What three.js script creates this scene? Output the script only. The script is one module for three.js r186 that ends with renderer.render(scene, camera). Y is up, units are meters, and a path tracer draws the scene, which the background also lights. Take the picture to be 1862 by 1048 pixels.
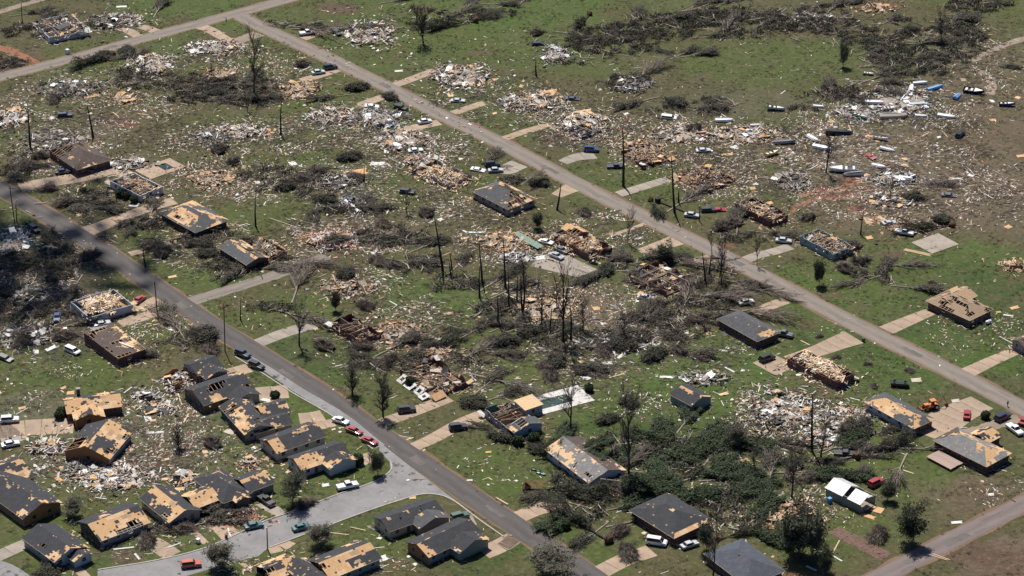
import * as THREE from 'three';
import { Sky } from 'three/addons/objects/Sky.js';
import { MarchingCubes } from 'three/addons/objects/MarchingCubes.js';
import { mergeGeometries } from 'three/addons/utils/BufferGeometryUtils.js';

// ---------------------------------------------------------------- camera, sky, sun, exposure
const scene = new THREE.Scene();
const camera = new THREE.PerspectiveCamera(12.245, 1862 / 1048, 5, 9000);
camera.position.set(0, 355, 682);
camera.lookAt(0, 0, 0);
const SUN = new THREE.Vector3(-0.13, 0.87, -0.48).normalize();
const sky = new Sky();
sky.scale.setScalar(8000); sky.name = 'sky'; sky.userData = { kind: 'structure', label: 'clear blue daylight sky', category: 'sky' };
sky.material.uniforms.sunPosition.value.copy(SUN);
sky.material.uniforms.turbidity.value = 3; sky.material.uniforms.rayleigh.value = 0.65;
sky.material.uniforms.mieCoefficient.value = 0.004;
scene.add(sky);
scene.environmentIntensity = 0.1;
const sun = new THREE.DirectionalLight(new THREE.Color(1, 0.94, 0.84), 5.0);
sun.position.copy(SUN).multiplyScalar(900); sun.castShadow = true;
sun.shadow.mapSize.set(4096, 4096);
Object.assign(sun.shadow.camera, { left: -260, right: 260, top: 260, bottom: -260, near: 1, far: 1800 });
scene.add(sun); scene.add(sun.target);
const renderer = new THREE.WebGLRenderer({ antialias: true });
renderer.toneMapping = THREE.LinearToneMapping;
renderer.toneMappingExposure = 1.06;
renderer.shadowMap.enabled = true;

// ---------------------------------------------------------------- random numbers and noise
function mulberry(a) { return () => { a |= 0; a = a + 0x6D2B79F5 | 0; let t = Math.imul(a ^ a >>> 15, 1 | a); t = t + Math.imul(t ^ t >>> 7, 61 | t) ^ t; return ((t ^ t >>> 14) >>> 0) / 4294967296; }; }
let R = mulberry(77);
const rr = (a, b) => a + (b - a) * R();
const pick = l => l[Math.floor(R() * l.length)];
const hash = (x, y) => { let h = Math.imul(x, 374761393) + Math.imul(y, 668265263) | 0; h = Math.imul(h ^ h >>> 13, 1274126177); return ((h ^ h >>> 16) >>> 0) / 4294967296; };
function vn(x, y) { const xi = Math.floor(x), yi = Math.floor(y), fx = x - xi, fy = y - yi, u = fx * fx * (3 - 2 * fx), v = fy * fy * (3 - 2 * fy); const a = hash(xi, yi), b = hash(xi + 1, yi), c = hash(xi, yi + 1), d = hash(xi + 1, yi + 1); return a + (b - a) * u + (c - a) * v + (a - b - c + d) * u * v; }
const fbm = (x, y, n = 4) => { let s = 0, a = 0.5, t = 0; for (let i = 0; i < n; i++) { s += a * vn(x, y); t += a; a *= 0.55; x = x * 2.03 + 17.1; y = y * 2.03 + 9.7; } return s / t; };
const lerp = (a, b, t) => a + (b - a) * t, clamp = (v, a, b) => Math.min(b, Math.max(a, v));
const sstep = (a, b, v) => { const t = clamp((v - a) / (b - a), 0, 1); return t * t * (3 - 2 * t); };

// ---------------------------------------------------------------- textures and materials
const toS = v => 255 * (v <= 0.0031308 ? 12.92 * v : 1.055 * Math.pow(v, 1 / 2.4) - 0.055);
function tex(n, fn, srgb = true, rep = 1) {   // fn(u, v) -> linear grey or [r, g, b]
  const d = new Uint8Array(n * n * 4);
  for (let j = 0; j < n; j++) for (let i = 0; i < n; i++) { const c = fn(i / n, j / n), k = (j * n + i) * 4; for (let q = 0; q < 3; q++) { const v = clamp(c.length ? c[q] : c, 0, 1); d[k + q] = srgb ? toS(v) : v * 255; } d[k + 3] = 255; }
  const t = new THREE.DataTexture(d, n, n); t.wrapS = t.wrapT = THREE.RepeatWrapping; t.magFilter = THREE.LinearFilter; t.minFilter = THREE.LinearMipmapLinearFilter; t.generateMipmaps = true;
  if (srgb) t.colorSpace = THREE.SRGBColorSpace; t.repeat.set(rep, rep); t.needsUpdate = true; return t;
}
const tileN = (u, v, p, s) => { // periodic value noise
  const x = u * p, y = v * p, xi = Math.floor(x), yi = Math.floor(y), fx = x - xi, fy = y - yi, m = k => ((k % p) + p) % p, h = (a, b) => hash(m(a) + s * 131, m(b) + s * 57);
  const a = fx * fx * (3 - 2 * fx), b = fy * fy * (3 - 2 * fy); return lerp(lerp(h(xi, yi), h(xi + 1, yi), a), lerp(h(xi, yi + 1), h(xi + 1, yi + 1), a), b); };
const T = {
  speck: tex(256, (u, v) => 0.62 + 0.2 * tileN(u, v, 12, 1) + 0.18 * tileN(u, v, 64, 2), true, 1 / 6),
  shingle: tex(256, (u, v) => { const row = Math.floor(v * 24), c = hash(Math.floor(u * 20 + (row % 2) * 0.5) , row + 900); return 0.55 + 0.22 * c + 0.23 * tileN(u, v, 6, 3); }, true, 1 / 5),
  wood: tex(256, (u, v) => 0.62 + 0.2 * tileN(u, v * 0.25 % 1, 24, 4) + 0.18 * tileN(u, v, 48, 5), true, 1 / 3),
  brick: tex(256, (u, v) => { const row = Math.floor(v * 16), uu = u * 8 + (row % 2) * 0.5, m = (v * 16 % 1) < 0.14 || (uu % 1) < 0.06; const c = hash(Math.floor(uu) % 8, row); return m ? [0.9, 0.9, 0.88] : [0.55 + 0.4 * c, 0.5 + 0.35 * c, 0.48 + 0.35 * c]; }, true, 1 / 1.2),
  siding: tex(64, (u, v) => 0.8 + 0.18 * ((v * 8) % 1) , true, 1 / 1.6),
  asphalt: tex(512, (u, v) => 0.55 + 0.2 * tileN(u, v, 5, 6) + 0.14 * tileN(u, v, 23, 7) + 0.16 * tileN(u, v, 170, 8), true, 1 / 22),
  road: tex(512, (u, v) => 0.6 + 0.16 * (0.5 + 0.5 * Math.cos((u - 0.28) * 12.566)) * (0.6 + 0.4 * tileN(u, v, 6, 21)) + 0.1 * tileN(u, v, 7, 22) + 0.08 * tileN(u * 1, v, 40, 23) - (Math.abs(u - 0.5 + 0.01 * (tileN(0, v, 14, 24) - 0.5)) < 0.006 ? 0.14 : 0) - (tileN(u, v, 5, 25) > 0.8 ? 0.12 : 0), true, 1),
  bump: tex(256, (u, v) => 0.5 * tileN(u, v, 24, 9) + 0.5 * tileN(u, v, 90, 10), false, 1 / 9),
};
T.road.repeat.set(1 / 6.3, 1 / 26);
const M = {};
function mat(key, c, rough = 0.9, map = null, extra = {}) {
  if (!M[key]) { M[key] = new THREE.MeshStandardMaterial({ color: new THREE.Color().setRGB(...c), roughness: rough, map, metalness: 0, side: THREE.DoubleSide, ...extra }); M[key].name = key; }
  return M[key];
}
mat('asphalt_brown', [0.285, 0.243, 0.208], 0.95, T.road); mat('asphalt_grey', [0.128, 0.116, 0.110], 0.95, T.road);
mat('asphalt_worn', [0.235, 0.190, 0.182], 0.95, T.road); mat('shoulder', [0.21, 0.135, 0.085], 1, T.asphalt); mat('concrete_road', [0.280, 0.272, 0.275], 0.92, T.asphalt); mat('concrete', [0.47, 0.345, 0.25], 0.92, T.asphalt); mat('concrete_b', [0.42, 0.315, 0.232], 0.92, T.asphalt); mat('concrete_grey_b', [0.36, 0.31, 0.265], 0.92, T.asphalt); mat('road_patch', [0.165, 0.147, 0.135], 0.95, T.asphalt); mat('concrete_grey', [0.40, 0.345, 0.29], 0.92, T.asphalt); mat('concrete_white', [0.72, 0.70, 0.66], 0.9, T.speck);
mat('red_dirt', [0.30, 0.14, 0.08], 1, T.asphalt); mat('kerb', [0.5, 0.45, 0.4], 0.9, T.speck); mat('soil', [0.20, 0.125, 0.098], 1, T.speck);
mat('gravel_lane', [0.32, 0.25, 0.195], 1, T.asphalt);
mat('shingle_dark', [0.052, 0.054, 0.062], 0.9, T.shingle); mat('shingle_grey', [0.105, 0.108, 0.116], 0.9, T.shingle); mat('shingle_brown', [0.115, 0.085, 0.072], 0.9, T.shingle); mat('shingle_pale', [0.25, 0.245, 0.245], 0.9, T.shingle); mat('shingle_blue', [0.085, 0.098, 0.125], 0.85, T.shingle);
mat('plywood', [0.72, 0.44, 0.22], 0.85, T.wood); mat('plywood_pale', [0.80, 0.55, 0.32], 0.85, T.wood); mat('plywood_dull', [0.50, 0.34, 0.21], 0.9, T.wood); mat('old_deck', [0.37, 0.265, 0.175], 0.9, T.wood);
mat('lumber', [0.72, 0.53, 0.36], 0.85, T.wood); mat('lumber_grey', [0.42, 0.36, 0.30], 0.9, T.wood);
mat('osb', [0.36, 0.19, 0.085], 0.9, T.wood); mat('drywall', [0.62, 0.52, 0.43], 0.9, T.speck); mat('drywall_white', [0.78, 0.77, 0.75], 0.9, T.speck); mat('floor_brown', [0.23, 0.14, 0.09], 0.9, T.wood); mat('floor_tan', [0.40, 0.31, 0.23], 0.9, T.speck);
mat('brick_dark', [0.17, 0.085, 0.07], 0.95, T.brick); mat('brick_brown', [0.20, 0.13, 0.10], 0.95, T.brick); mat('brick_tan', [0.34, 0.25, 0.19], 0.95, T.brick);
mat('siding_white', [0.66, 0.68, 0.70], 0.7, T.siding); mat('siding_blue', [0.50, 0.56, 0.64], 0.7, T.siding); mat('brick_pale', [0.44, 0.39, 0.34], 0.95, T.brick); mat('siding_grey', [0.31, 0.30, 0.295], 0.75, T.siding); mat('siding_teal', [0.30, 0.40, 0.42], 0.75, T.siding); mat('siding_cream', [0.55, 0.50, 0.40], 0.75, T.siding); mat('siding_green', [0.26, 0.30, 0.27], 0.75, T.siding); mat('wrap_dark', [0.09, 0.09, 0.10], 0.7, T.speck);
mat('trim', [0.72, 0.68, 0.62], 0.7); mat('trim_dull', [0.30, 0.28, 0.26], 0.7); mat('trim_tan', [0.60, 0.48, 0.35], 0.8); mat('glass', [0.02, 0.024, 0.028], 0.12); mat('door_brown', [0.17, 0.09, 0.05], 0.6); mat('door_white', [0.68, 0.67, 0.65], 0.5);
mat('sheet_metal', [0.72, 0.71, 0.69], 0.5, T.speck, { metalness: 0.15 }); mat('green_metal', [0.05, 0.17, 0.11], 0.5, T.speck); mat('teal_wall', [0.04, 0.17, 0.16], 0.7, T.speck);
mat('bark', [0.075, 0.06, 0.052], 0.95, T.speck); mat('bark_pale', [0.33, 0.28, 0.235], 0.95, T.speck); mat('charred', [0.035, 0.032, 0.03], 0.95, T.speck); mat('root_clay', [0.17, 0.085, 0.05], 1, T.speck); mat('twig', [0.175, 0.145, 0.118], 0.95); mat('twig_dark', [0.075, 0.062, 0.05], 0.95);
const leafM = (k, c) => { M[k] = new THREE.MeshPhysicalMaterial({ color: new THREE.Color().setRGB(...c), roughness: 0.95, transmission: 0.3, thickness: 0, side: THREE.DoubleSide }); M[k].name = k; };
leafM('leaf_dark', [0.045, 0.064, 0.026]); leafM('leaf_green', [0.045, 0.076, 0.024]); leafM('leaf_brown', [0.052, 0.052, 0.028]); leafM('leaf_olive', [0.10, 0.115, 0.062]); leafM('leaf_grey', [0.088, 0.08, 0.055]);
mat('tyre', [0.018, 0.018, 0.019], 0.9); mat('rim', [0.4, 0.4, 0.42], 0.4, null, { metalness: 0.6 }); mat('lamp_clear', [0.75, 0.75, 0.72], 0.2); mat('lamp_red', [0.35, 0.02, 0.02], 0.3); mat('dark_plastic', [0.03, 0.03, 0.032], 0.6);
mat('pool_water', [0.035, 0.075, 0.065], 0.08); mat('orange_paint', [0.62, 0.19, 0.05], 0.5); mat('rust', [0.24, 0.10, 0.05], 0.9, T.speck); mat('pole_wood', [0.10, 0.08, 0.065], 0.95, T.wood);
const paint = (k, c) => { M[k] = new THREE.MeshPhysicalMaterial({ color: new THREE.Color().setRGB(...c), roughness: 0.4, clearcoat: 0.5, clearcoatRoughness: 0.15, side: THREE.DoubleSide }); M[k].name = k; };
for (const [k, c] of Object.entries({ white: [0.8, 0.8, 0.8], silver: [0.5, 0.52, 0.55], black: [0.012, 0.013, 0.016], navy: [0.012, 0.02, 0.055], blue: [0.02, 0.045, 0.16], red: [0.36, 0.025, 0.028], teal: [0.035, 0.14, 0.155], green: [0.06, 0.12, 0.09], grey: [0.13, 0.135, 0.145], orange_red: [0.48, 0.09, 0.05], maroon: [0.1, 0.015, 0.02], sky_blue: [0.12, 0.34, 0.62], yellow: [0.65, 0.5, 0.08], beige: [0.45, 0.4, 0.33], mint: [0.45, 0.62, 0.54] })) paint('paint_' + k, c);

// ---------------------------------------------------------------- builders of geometry and things
const V = (x, y, z) => new THREE.Vector3(x, y, z);
class GB {   // collects flat-shaded triangles with uv in metres
  constructor() { this.p = []; this.u = []; }
  tri(a, b, c, ua = [a.x, a.z], ub = [b.x, b.z], uc = [c.x, c.z]) { this.p.push(a.x, a.y, a.z, b.x, b.y, b.z, c.x, c.y, c.z); this.u.push(...ua, ...ub, ...uc); return this; }
  quad(a, b, c, d, ua, ub, uc, ud) { this.tri(a, b, c, ua, ub, uc); return this.tri(a, c, d, ua, uc, ud); }
  fan(pts, uvs) { for (let i = 1; i + 1 < pts.length; i++) this.tri(pts[0], pts[i], pts[i + 1], uvs?.[0], uvs?.[i], uvs?.[i + 1]); return this; }
  prism(top, bot, uvs) { this.fan(top, uvs); this.fan([...bot].reverse(), uvs && [...uvs].reverse()); for (let i = 0; i < top.length; i++) { const j = (i + 1) % top.length; this.quad(bot[i], bot[j], top[j], top[i], uvs?.[i], uvs?.[j], uvs?.[j], uvs?.[i]); } return this; }
  box(cx, cy, cz, sx, sy, sz, ry = 0, rz = 0, rx = 0) { const q = new THREE.Matrix4().compose(V(cx, cy, cz), new THREE.Quaternion().setFromEuler(new THREE.Euler(rx, ry, rz)), V(sx / 2, sy / 2, sz / 2)); const c = [[-1, -1], [1, -1], [1, 1], [-1, 1]]; const t = c.map(([x, z]) => V(x, 1, -z).applyMatrix4(q)), b = c.map(([x, z]) => V(x, -1, -z).applyMatrix4(q)); return this.prism(t, b); }
  tube(a, b, ra, rb, n = 5) { const d = b.clone().sub(a).normalize(), s = Math.abs(d.y) < 0.9 ? V(0, 1, 0) : V(1, 0, 0), x = s.cross(d).normalize(), y = d.clone().cross(x); const ring = (c, r) => Array.from({ length: n }, (_, i) => { const t = i / n * 6.2832; return c.clone().addScaledVector(x, r * Math.cos(t)).addScaledVector(y, r * Math.sin(t)); }); const A = ring(a, ra), B = ring(b, rb); for (let i = 0; i < n; i++) { const j = (i + 1) % n; this.quad(A[i], A[j], B[j], B[i]); } if (rb > 0.02) this.fan(B); return this; }
  geo() { const g = new THREE.BufferGeometry(); g.setAttribute('position', new THREE.Float32BufferAttribute(this.p, 3)); g.setAttribute('uv', new THREE.Float32BufferAttribute(this.u, 2)); g.computeVertexNormals(); return g; }
}
const used = {};
function numbered(n) { used[n] = (used[n] ?? -1) + 1; return used[n] ? `${n}_${String(used[n]).padStart(3, '0')}` : n; }
function mesh(name, geo, m, parent) { const o = new THREE.Mesh(geo.p ? geo.geo() : geo, typeof m === 'string' ? M[m] : m); o.name = name; o.castShadow = o.receiveShadow = true; parent.add(o); return o; }
function tag(o, label, category, group, kind) { o.userData = { label, category }; if (group) o.userData.group = group; if (kind) o.userData.kind = kind; return o; }
function thing(name, label, category, x, z, turn = 0, group, y = 0) { const o = new THREE.Group(); o.name = numbered(name); o.position.set(x, y, z); o.rotation.y = turn; scene.add(o); return tag(o, label, category, group); }
function struct(name, label, geo, m) { const o = mesh(numbered(name), geo, m, scene); return tag(o, label, name.replace(/_/g, ' ').split(' ').slice(-2).join(' '), null, 'structure'); }
const marks = [];   // landmarks that labels may refer to
function near(x, z) { let best, bd = 1e9; for (const m of marks) { const d = Math.hypot(m.x - x, m.z - z); if (d < bd) { bd = d; best = m; } } const dx = x - best.x, dz = z - best.z; const rel = bd < best.r * 0.5 ? 'at' : Math.abs(dz) > Math.abs(dx) * 1.2 ? (dz > 0 ? 'in front of' : 'behind') : dx > 0 ? 'right of' : 'left of'; return `${rel} the ${best.ref}`; }
const mark = (ref, x, z, r = 8) => marks.push({ ref, x, z, r });
function inst(name, geo, m, list, parent, label, category) {  // list of {m: Matrix4, c: [r, g, b]}
  const o = new THREE.InstancedMesh(geo, m, list.length); o.name = parent === scene ? numbered(name) : name; o.castShadow = o.receiveShadow = true; const c = new THREE.Color();
  list.forEach((e, i) => { o.setMatrixAt(i, e.m); if (e.c) o.setColorAt(i, c.setRGB(...e.c)); });
  parent.add(o); o.userData = { kind: 'stuff' }; if (label) Object.assign(o.userData, { label, category }); return o;
}
const spills = [];   // x, z, radius, count, palette: debris thrown out around the ruins
const _q = new THREE.Quaternion(), _e = new THREE.Euler();
const xf = (x, y, z, rx, ry, rz, sx, sy, sz) => new THREE.Matrix4().compose(V(x, y, z), _q.setFromEuler(_e.set(rx, ry, rz, 'YXZ')).clone(), V(sx, sy, sz));
const unitBox = new THREE.BoxGeometry(1, 1, 1);
// a torn sheet and a broken chunk, so that scraps are not plain boxes
const scrapSheet = (() => { const g = new GB(), t = [[-0.5, -0.42], [0.1, -0.5], [0.5, -0.3], [0.38, 0.05], [0.5, 0.5], [-0.2, 0.42], [-0.46, 0.5]]; const P = (y, w) => t.map(([x, z], i) => V(x, y + w * Math.sin(i * 2.1) * 0.5, -z)); return g.prism(P(0.5, 4), P(-0.5, 4)).geo(); })();
const scrapChunk = (() => { const g = new GB(), t = [[-0.5, -0.3], [-0.1, -0.5], [0.4, -0.42], [0.5, 0.2], [0.1, 0.5], [-0.42, 0.35]]; return g.prism(t.map(([x, z], i) => V(x * 0.7 + 0.05, 0.5 - (i % 3) * 0.13, -z * 0.7)), t.map(([x, z]) => V(x, -0.5, -z))).geo(); })();
const scrapMat = new THREE.MeshStandardMaterial({ color: 0xffffff, roughness: 0.9, side: THREE.DoubleSide }); scrapMat.name = 'scrap';
const PAL = {   // r, g, b, share
  white: [[0.80, 0.78, 0.74, 4.5], [0.52, 0.48, 0.43, 2], [0.60, 0.44, 0.30, 2.5], [0.07, 0.06, 0.055, 4], [0.22, 0.18, 0.15, 3.5], [0.34, 0.17, 0.12, 1]],
  wood: [[0.62, 0.44, 0.28, 4], [0.42, 0.29, 0.19, 4], [0.74, 0.62, 0.48, 2], [0.22, 0.14, 0.09, 3.5], [0.07, 0.055, 0.045, 3]],
  timber: [[0.78, 0.57, 0.37, 5], [0.58, 0.40, 0.25, 3], [0.84, 0.76, 0.65, 3], [0.20, 0.13, 0.085, 2.5], [0.05, 0.04, 0.035, 1]],
  brown: [[0.25, 0.15, 0.10, 4], [0.44, 0.31, 0.21, 4], [0.62, 0.47, 0.33, 2.5], [0.06, 0.05, 0.04, 4], [0.60, 0.57, 0.53, 1]],
  mixed: [[0.78, 0.74, 0.70, 5], [0.62, 0.50, 0.45, 2], [0.54, 0.40, 0.27, 3], [0.27, 0.21, 0.16, 4], [0.08, 0.07, 0.06, 4], [0.66, 0.50, 0.34, 2], [0.07, 0.09, 0.15, 0.5], [0.34, 0.10, 0.07, 0.5]],
  pink: [[0.72, 0.65, 0.61, 4], [0.58, 0.29, 0.25, 2], [0.60, 0.27, 0.15, 2], [0.18, 0.08, 0.07, 2.5], [0.54, 0.41, 0.29, 3], [0.08, 0.065, 0.06, 3]],
  grey: [[0.36, 0.34, 0.31, 4], [0.60, 0.57, 0.53, 2.5], [0.16, 0.14, 0.12, 4], [0.06, 0.055, 0.05, 4], [0.46, 0.35, 0.25, 2]],
  metal: [[0.72, 0.71, 0.70, 3.5], [0.42, 0.41, 0.41, 3], [0.13, 0.12, 0.12, 4], [0.05, 0.05, 0.055, 3], [0.10, 0.22, 0.42, 0.4], [0.40, 0.30, 0.21, 2.5]],
};
function tint(p) { const l = PAL[p]; let s = 0; for (const e of l) s += e[3]; let t = R() * s; for (const e of l) { t -= e[3]; if (t <= 0) { const k = rr(0.8, 1.12); return [e[0] * k, e[1] * k, e[2] * k]; } } return l[0]; }
function scrap(kind, x, y, z, pal, size = 1, tilt = 0.35, flow = null) {
  const ry = flow === null ? rr(0, 6.28) : flow + (R() + R() + R() - 1.5) * 1.1, c = tint(pal);
  if (kind === 'board') { const L = rr(0.9, 3.2) * size; return { m: xf(x, y + 0.05, z, 0, ry, rr(-tilt, tilt), L, rr(0.05, 0.1), rr(0.12, 0.26)), c }; }
  if (kind === 'sheet') return { m: xf(x, y + 0.04, z, rr(-tilt, tilt), ry, rr(-tilt, tilt), rr(0.5, 1.8) * size, 0.035, rr(0.4, 1.2) * size), c };
  return { m: xf(x, y + 0.1, z, rr(-tilt, tilt), ry, rr(-tilt, tilt), rr(0.25, 0.8) * size, rr(0.15, 0.45) * size, rr(0.2, 0.6) * size), c };
}
// heap of rubble as stuff: boards, torn sheets and chunks over an elliptic mound
function rubble(parent, cx, cz, rx, rz, hgt, n, pal, size = 1, base = 0, spill = 1, lay = false) {
  const B = [], S = [], C = [];
  for (let i = 0; i < n; i++) { const a = rr(0, 6.283), rag = 0.65 + 0.7 * vn(Math.cos(a) * 2.2 + cx + cz + n, Math.sin(a) * 2.2 + 40), d = (R() < 0.7 ? Math.pow(R(), 0.6) * rag : rr(0.5, spill) * rag), x = cx + Math.cos(a) * d * rx, z = cz + Math.sin(a) * d * rz, top = hgt * Math.max(0, 1 - d * d) * (0.45 + 0.8 * vn(x * 0.35 + 31, z * 0.35)); const y = base + top * Math.sqrt(R()); const k = R();
    if (lay) { (k < 0.72 ? B : S).push(scrap(k < 0.72 ? 'board' : 'sheet', x, y, z, pal, size * 1.25, 0.16)); continue; }
    if (k < 0.46) B.push(scrap('board', x, y, z, pal, size, 0.5)); else if (k < 0.78) S.push(scrap('sheet', x, y, z, pal, size, 0.6)); else C.push(scrap('chunk', x, y, z, pal, size, 0.5)); }
  if (B.length) inst('broken_boards', unitBox, scrapMat, B, parent); if (S.length) inst('torn_sheets', scrapSheet, scrapMat, S, parent); if (C.length) inst('rubble_chunks', scrapChunk, scrapMat, C, parent);
}

// ---------------------------------------------------------------- ground: one sheet, colours of grass, dry thatch, clay and soil, plus painted cloud shade at left
const G = { green: [0.068, 0.096, 0.018], vivid: [0.063, 0.106, 0.016], dark: [0.045, 0.074, 0.014], olive: [0.080, 0.074, 0.029], dry: [0.125, 0.098, 0.060], tan: [0.140, 0.106, 0.072], clay: [0.200, 0.078, 0.048], soil: [0.108, 0.070, 0.046], pale: [0.105, 0.104, 0.060], shaded_soil: [0.048, 0.041, 0.029] };
const groundPatches = [   // x, z, radius x, radius z, colour, strength
  [-32.9,-193.4,50.1,38.3, 'green', 0.8], [5.7,-211.6,35.2,23.8, 'vivid', 0.7], [13.1,-178.4,22.8,24.8, 'green', 0.6], [76.2,-158.9,48.4,35.8, 'olive', 0.6], [84.4,-168.5,37.6,24.3, 'green', 0.7], [72.3,-131.1,30.8,13.6, 'pale', 0.5], [-118.5,-219.6,27.6,16.1, 'vivid', 0.7], [-99.1,-201.2,6.8,6.2, 'vivid', 0.8],
  [131.6,-75.6,56.5,52.5, 'tan', 0.7], [118.9,-83.7,51.8,28.7, 'dry', 0.6], [160.3,-149.5,22.1,56.4, 'dry', 0.7], [111.7,-214.2,29.4,13.3, 'olive', 0.7], [152.2,-109,21.3,25.9, 'soil', 0.3], [163.4,-193.4,17.3,20.4, 'olive', 0.6],
  [113.5,-15.3,36.8,21.2, 'green', 0.6], [130.1,-18.8,22.5,14.2, 'vivid', 0.6], [114.5,25.2,45.8,41.9, 'dark', 0.85], [95.2,5.4,25,23.6, 'green', 0.8], [124.8,37.8,24.1,15.6, 'vivid', 0.6], [87.2,-8.3,14.3,13.9, 'vivid', 0.55], [105.1,50.1,19.3,15.1, 'vivid', 0.5],
  [36.2,-44.4,23.2,18.8, 'olive', 0.7], [15.3,-79.6,10.3,8.1, 'green', 0.5], [49.9,-22.4,9.7,9, 'green', 0.7], [-10.5,-83.7,43.1,24.6, 'olive', 0.5],
  [26.1,15.4,11.6,16.4, 'tan', 0.8], [20.1,7.1,7.8,10.1, 'dry', 0.6],
  [-22,8.8,21.8,20, 'vivid', 0.75], [-36.6,-4.8,9.5,8.6, 'vivid', 0.7], [-7,-67.6,8.5,9.9, 'vivid', 0.6], [-51.3,37.8,22.6,18.7, 'dark', 0.8], [-63.5,15.4,17,13.2, 'green', 0.8], [-84.4,-8.3,12.7,10.4, 'vivid', 0.7], [-60.8,-87.8,12.1,10.3, 'green', 0.55], [-74.9,-48.2,15,15.2, 'green', 0.5], [-97.2,18.7,15.4,19.6, 'green', 0.8],
  [-18.9,73.6,13,11.4, 'olive', 0.7], [-4.3,101.2,16.7,13.3, 'green', 0.85], [31.9,65,29.1,23.4, 'vivid', 0.75], [22,53.1,11.8,12, 'olive', 0.5], [54.3,56.1,23.6,26.9, 'vivid', 0.75], [38.2,84.9,28.4,22.2, 'dark', 0.7], [15.8,136.7,18.6,14.5, 'green', 0.85], [81.4,79.3,28.6,22.5, 'green', 0.8], [98.6,101.2,22.2,18.6, 'green', 0.8], [76.4,126.9,21.5,17.4, 'green', 0.8], [65.9,93.1,11.2,13.6, 'olive', 0.5],
  [113.7,111.6,15.1,11.6, 'dry', 0.55], [113.7,111.6,8.2,7.8, 'soil', 0.55], [106.5,103.8,5.5,5.3, 'vivid', 0.5], [116.9,142.7,15.8,14.3, 'soil', 1], [121.1,133,8,5.4, 'tan', 0.6], [112.8,143.8,7.9,5.2, 'soil', 0.8], [108.5,146.2,5.2,4.7, 'tan', 0.5], [100.8,145,7.9,5.9, 'olive', 0.8],
  [-121.7,50.1,20.8,15.1, 'green', 0.65], [-126.3,67.9,13.1,11.6, 'pale', 0.8], [-89.6,84.9,27,22.2, 'pale', 0.75], [-87.9,87.6,8.5,8.3, 'soil', 0.4], [-72.5,84.9,8.5,11.1, 'green', 0.5], [-112.5,93.1,16.9,16.3, 'pale', 0.6], [-84.6,103.8,9.7,6.6, 'olive', 0.6], [-117,126.9,10.7,14.9, 'green', 0.8], [-91.3,139.1,15.9,9.6, 'dark', 0.5], [-82.6,134.2,8,7.3, 'green', 0.7], [-63,62,7.3,8.8, 'vivid', 0.8], [-53.4,73.6,5.8,5.7, 'vivid', 0.8], [-43.2,101.2,11.1,10.6, 'green', 0.9], [-31,126.9,17.5,12.4, 'dark', 0.5], [-33.4,134.2,16,12.2, 'green', 0.7], [-9.4,139.1,13.2,9.6, 'dark', 0.7],
  [-136.3,-15.3,25.6,31.8, 'shaded_soil', 0.65], [-135.2,12.1,21.7,19.9, 'shaded_soil', 0.6], [-142.9,-37,9.8,14.8, 'dark', 0.6], [-124,34.7,9.1,9.4, 'shaded_soil', 0.5],  // dark soil tones at left, with the cloud shade painted into them
  [-123.4,-131.1,47.1,31.7, 'olive', 0.5], [-141.8,-96.2,22.7,25.3, 'dry', 0.5], [-112.1,-96.2,22.7,16.8, 'olive', 0.6], [-125,-115.5,4.5,3.5, 'clay', 0.8], [-128.6,-122.1,10.8,6.2, 'soil', 0.5], [-89.8,-140.2,21.9,18.4, 'dry', 0.35], [-169.4,-168.5,9.4,14.6, 'soil', 0.7],
  [95.7,-62.8,9,5.9, 'clay', 1], [105.3,-72.3,5.2,3, 'clay', 0.8], [104.8,-52.5,4.2,3.5, 'clay', 1], [110.7,-66.2,5.1,2.5, 'clay', 0.6], [111.1,-21.6,5.7,3.6, 'soil', 0.8], [89.8,-54.4,5.5,3.9, 'soil', 0.5], [63.8,-27,3.7,3.2, 'clay', 0.5], [90.1,3.8,4.4,3.4, 'soil', 0.6], [82.4,21.4,4.7,4.1, 'soil', 0.4], [-85.1,92,6,4.1, 'soil', 0.45], [-92.2,139.8,4.3,3, 'soil', 0.7],
  [-60.8,-216.8,9.5,6.1, 'soil', 0.95], [-32,-215.5,5,3.4, 'soil', 0.5], [-9.2,-175.4,6.2,2.7, 'soil', 0.6], [130.9,-220.2,10,4.7, 'clay', 0.5], [24.9,15.6,6.6,9.1, 'tan', 0.5], [57.7,103.5,3.2,2.7, 'clay', 0.6], [115.8,107.5,8.7,4, 'dry', 0.4], [66.9,147,3,1.2, 'clay', 0.5], [-28,142.2,4.3,3, 'soil', 0.5], [-45.3,59.7,4.8,3, 'soil', 0.5], [6.1,106.2,2.4,2, 'clay', 0.4],
];
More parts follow.
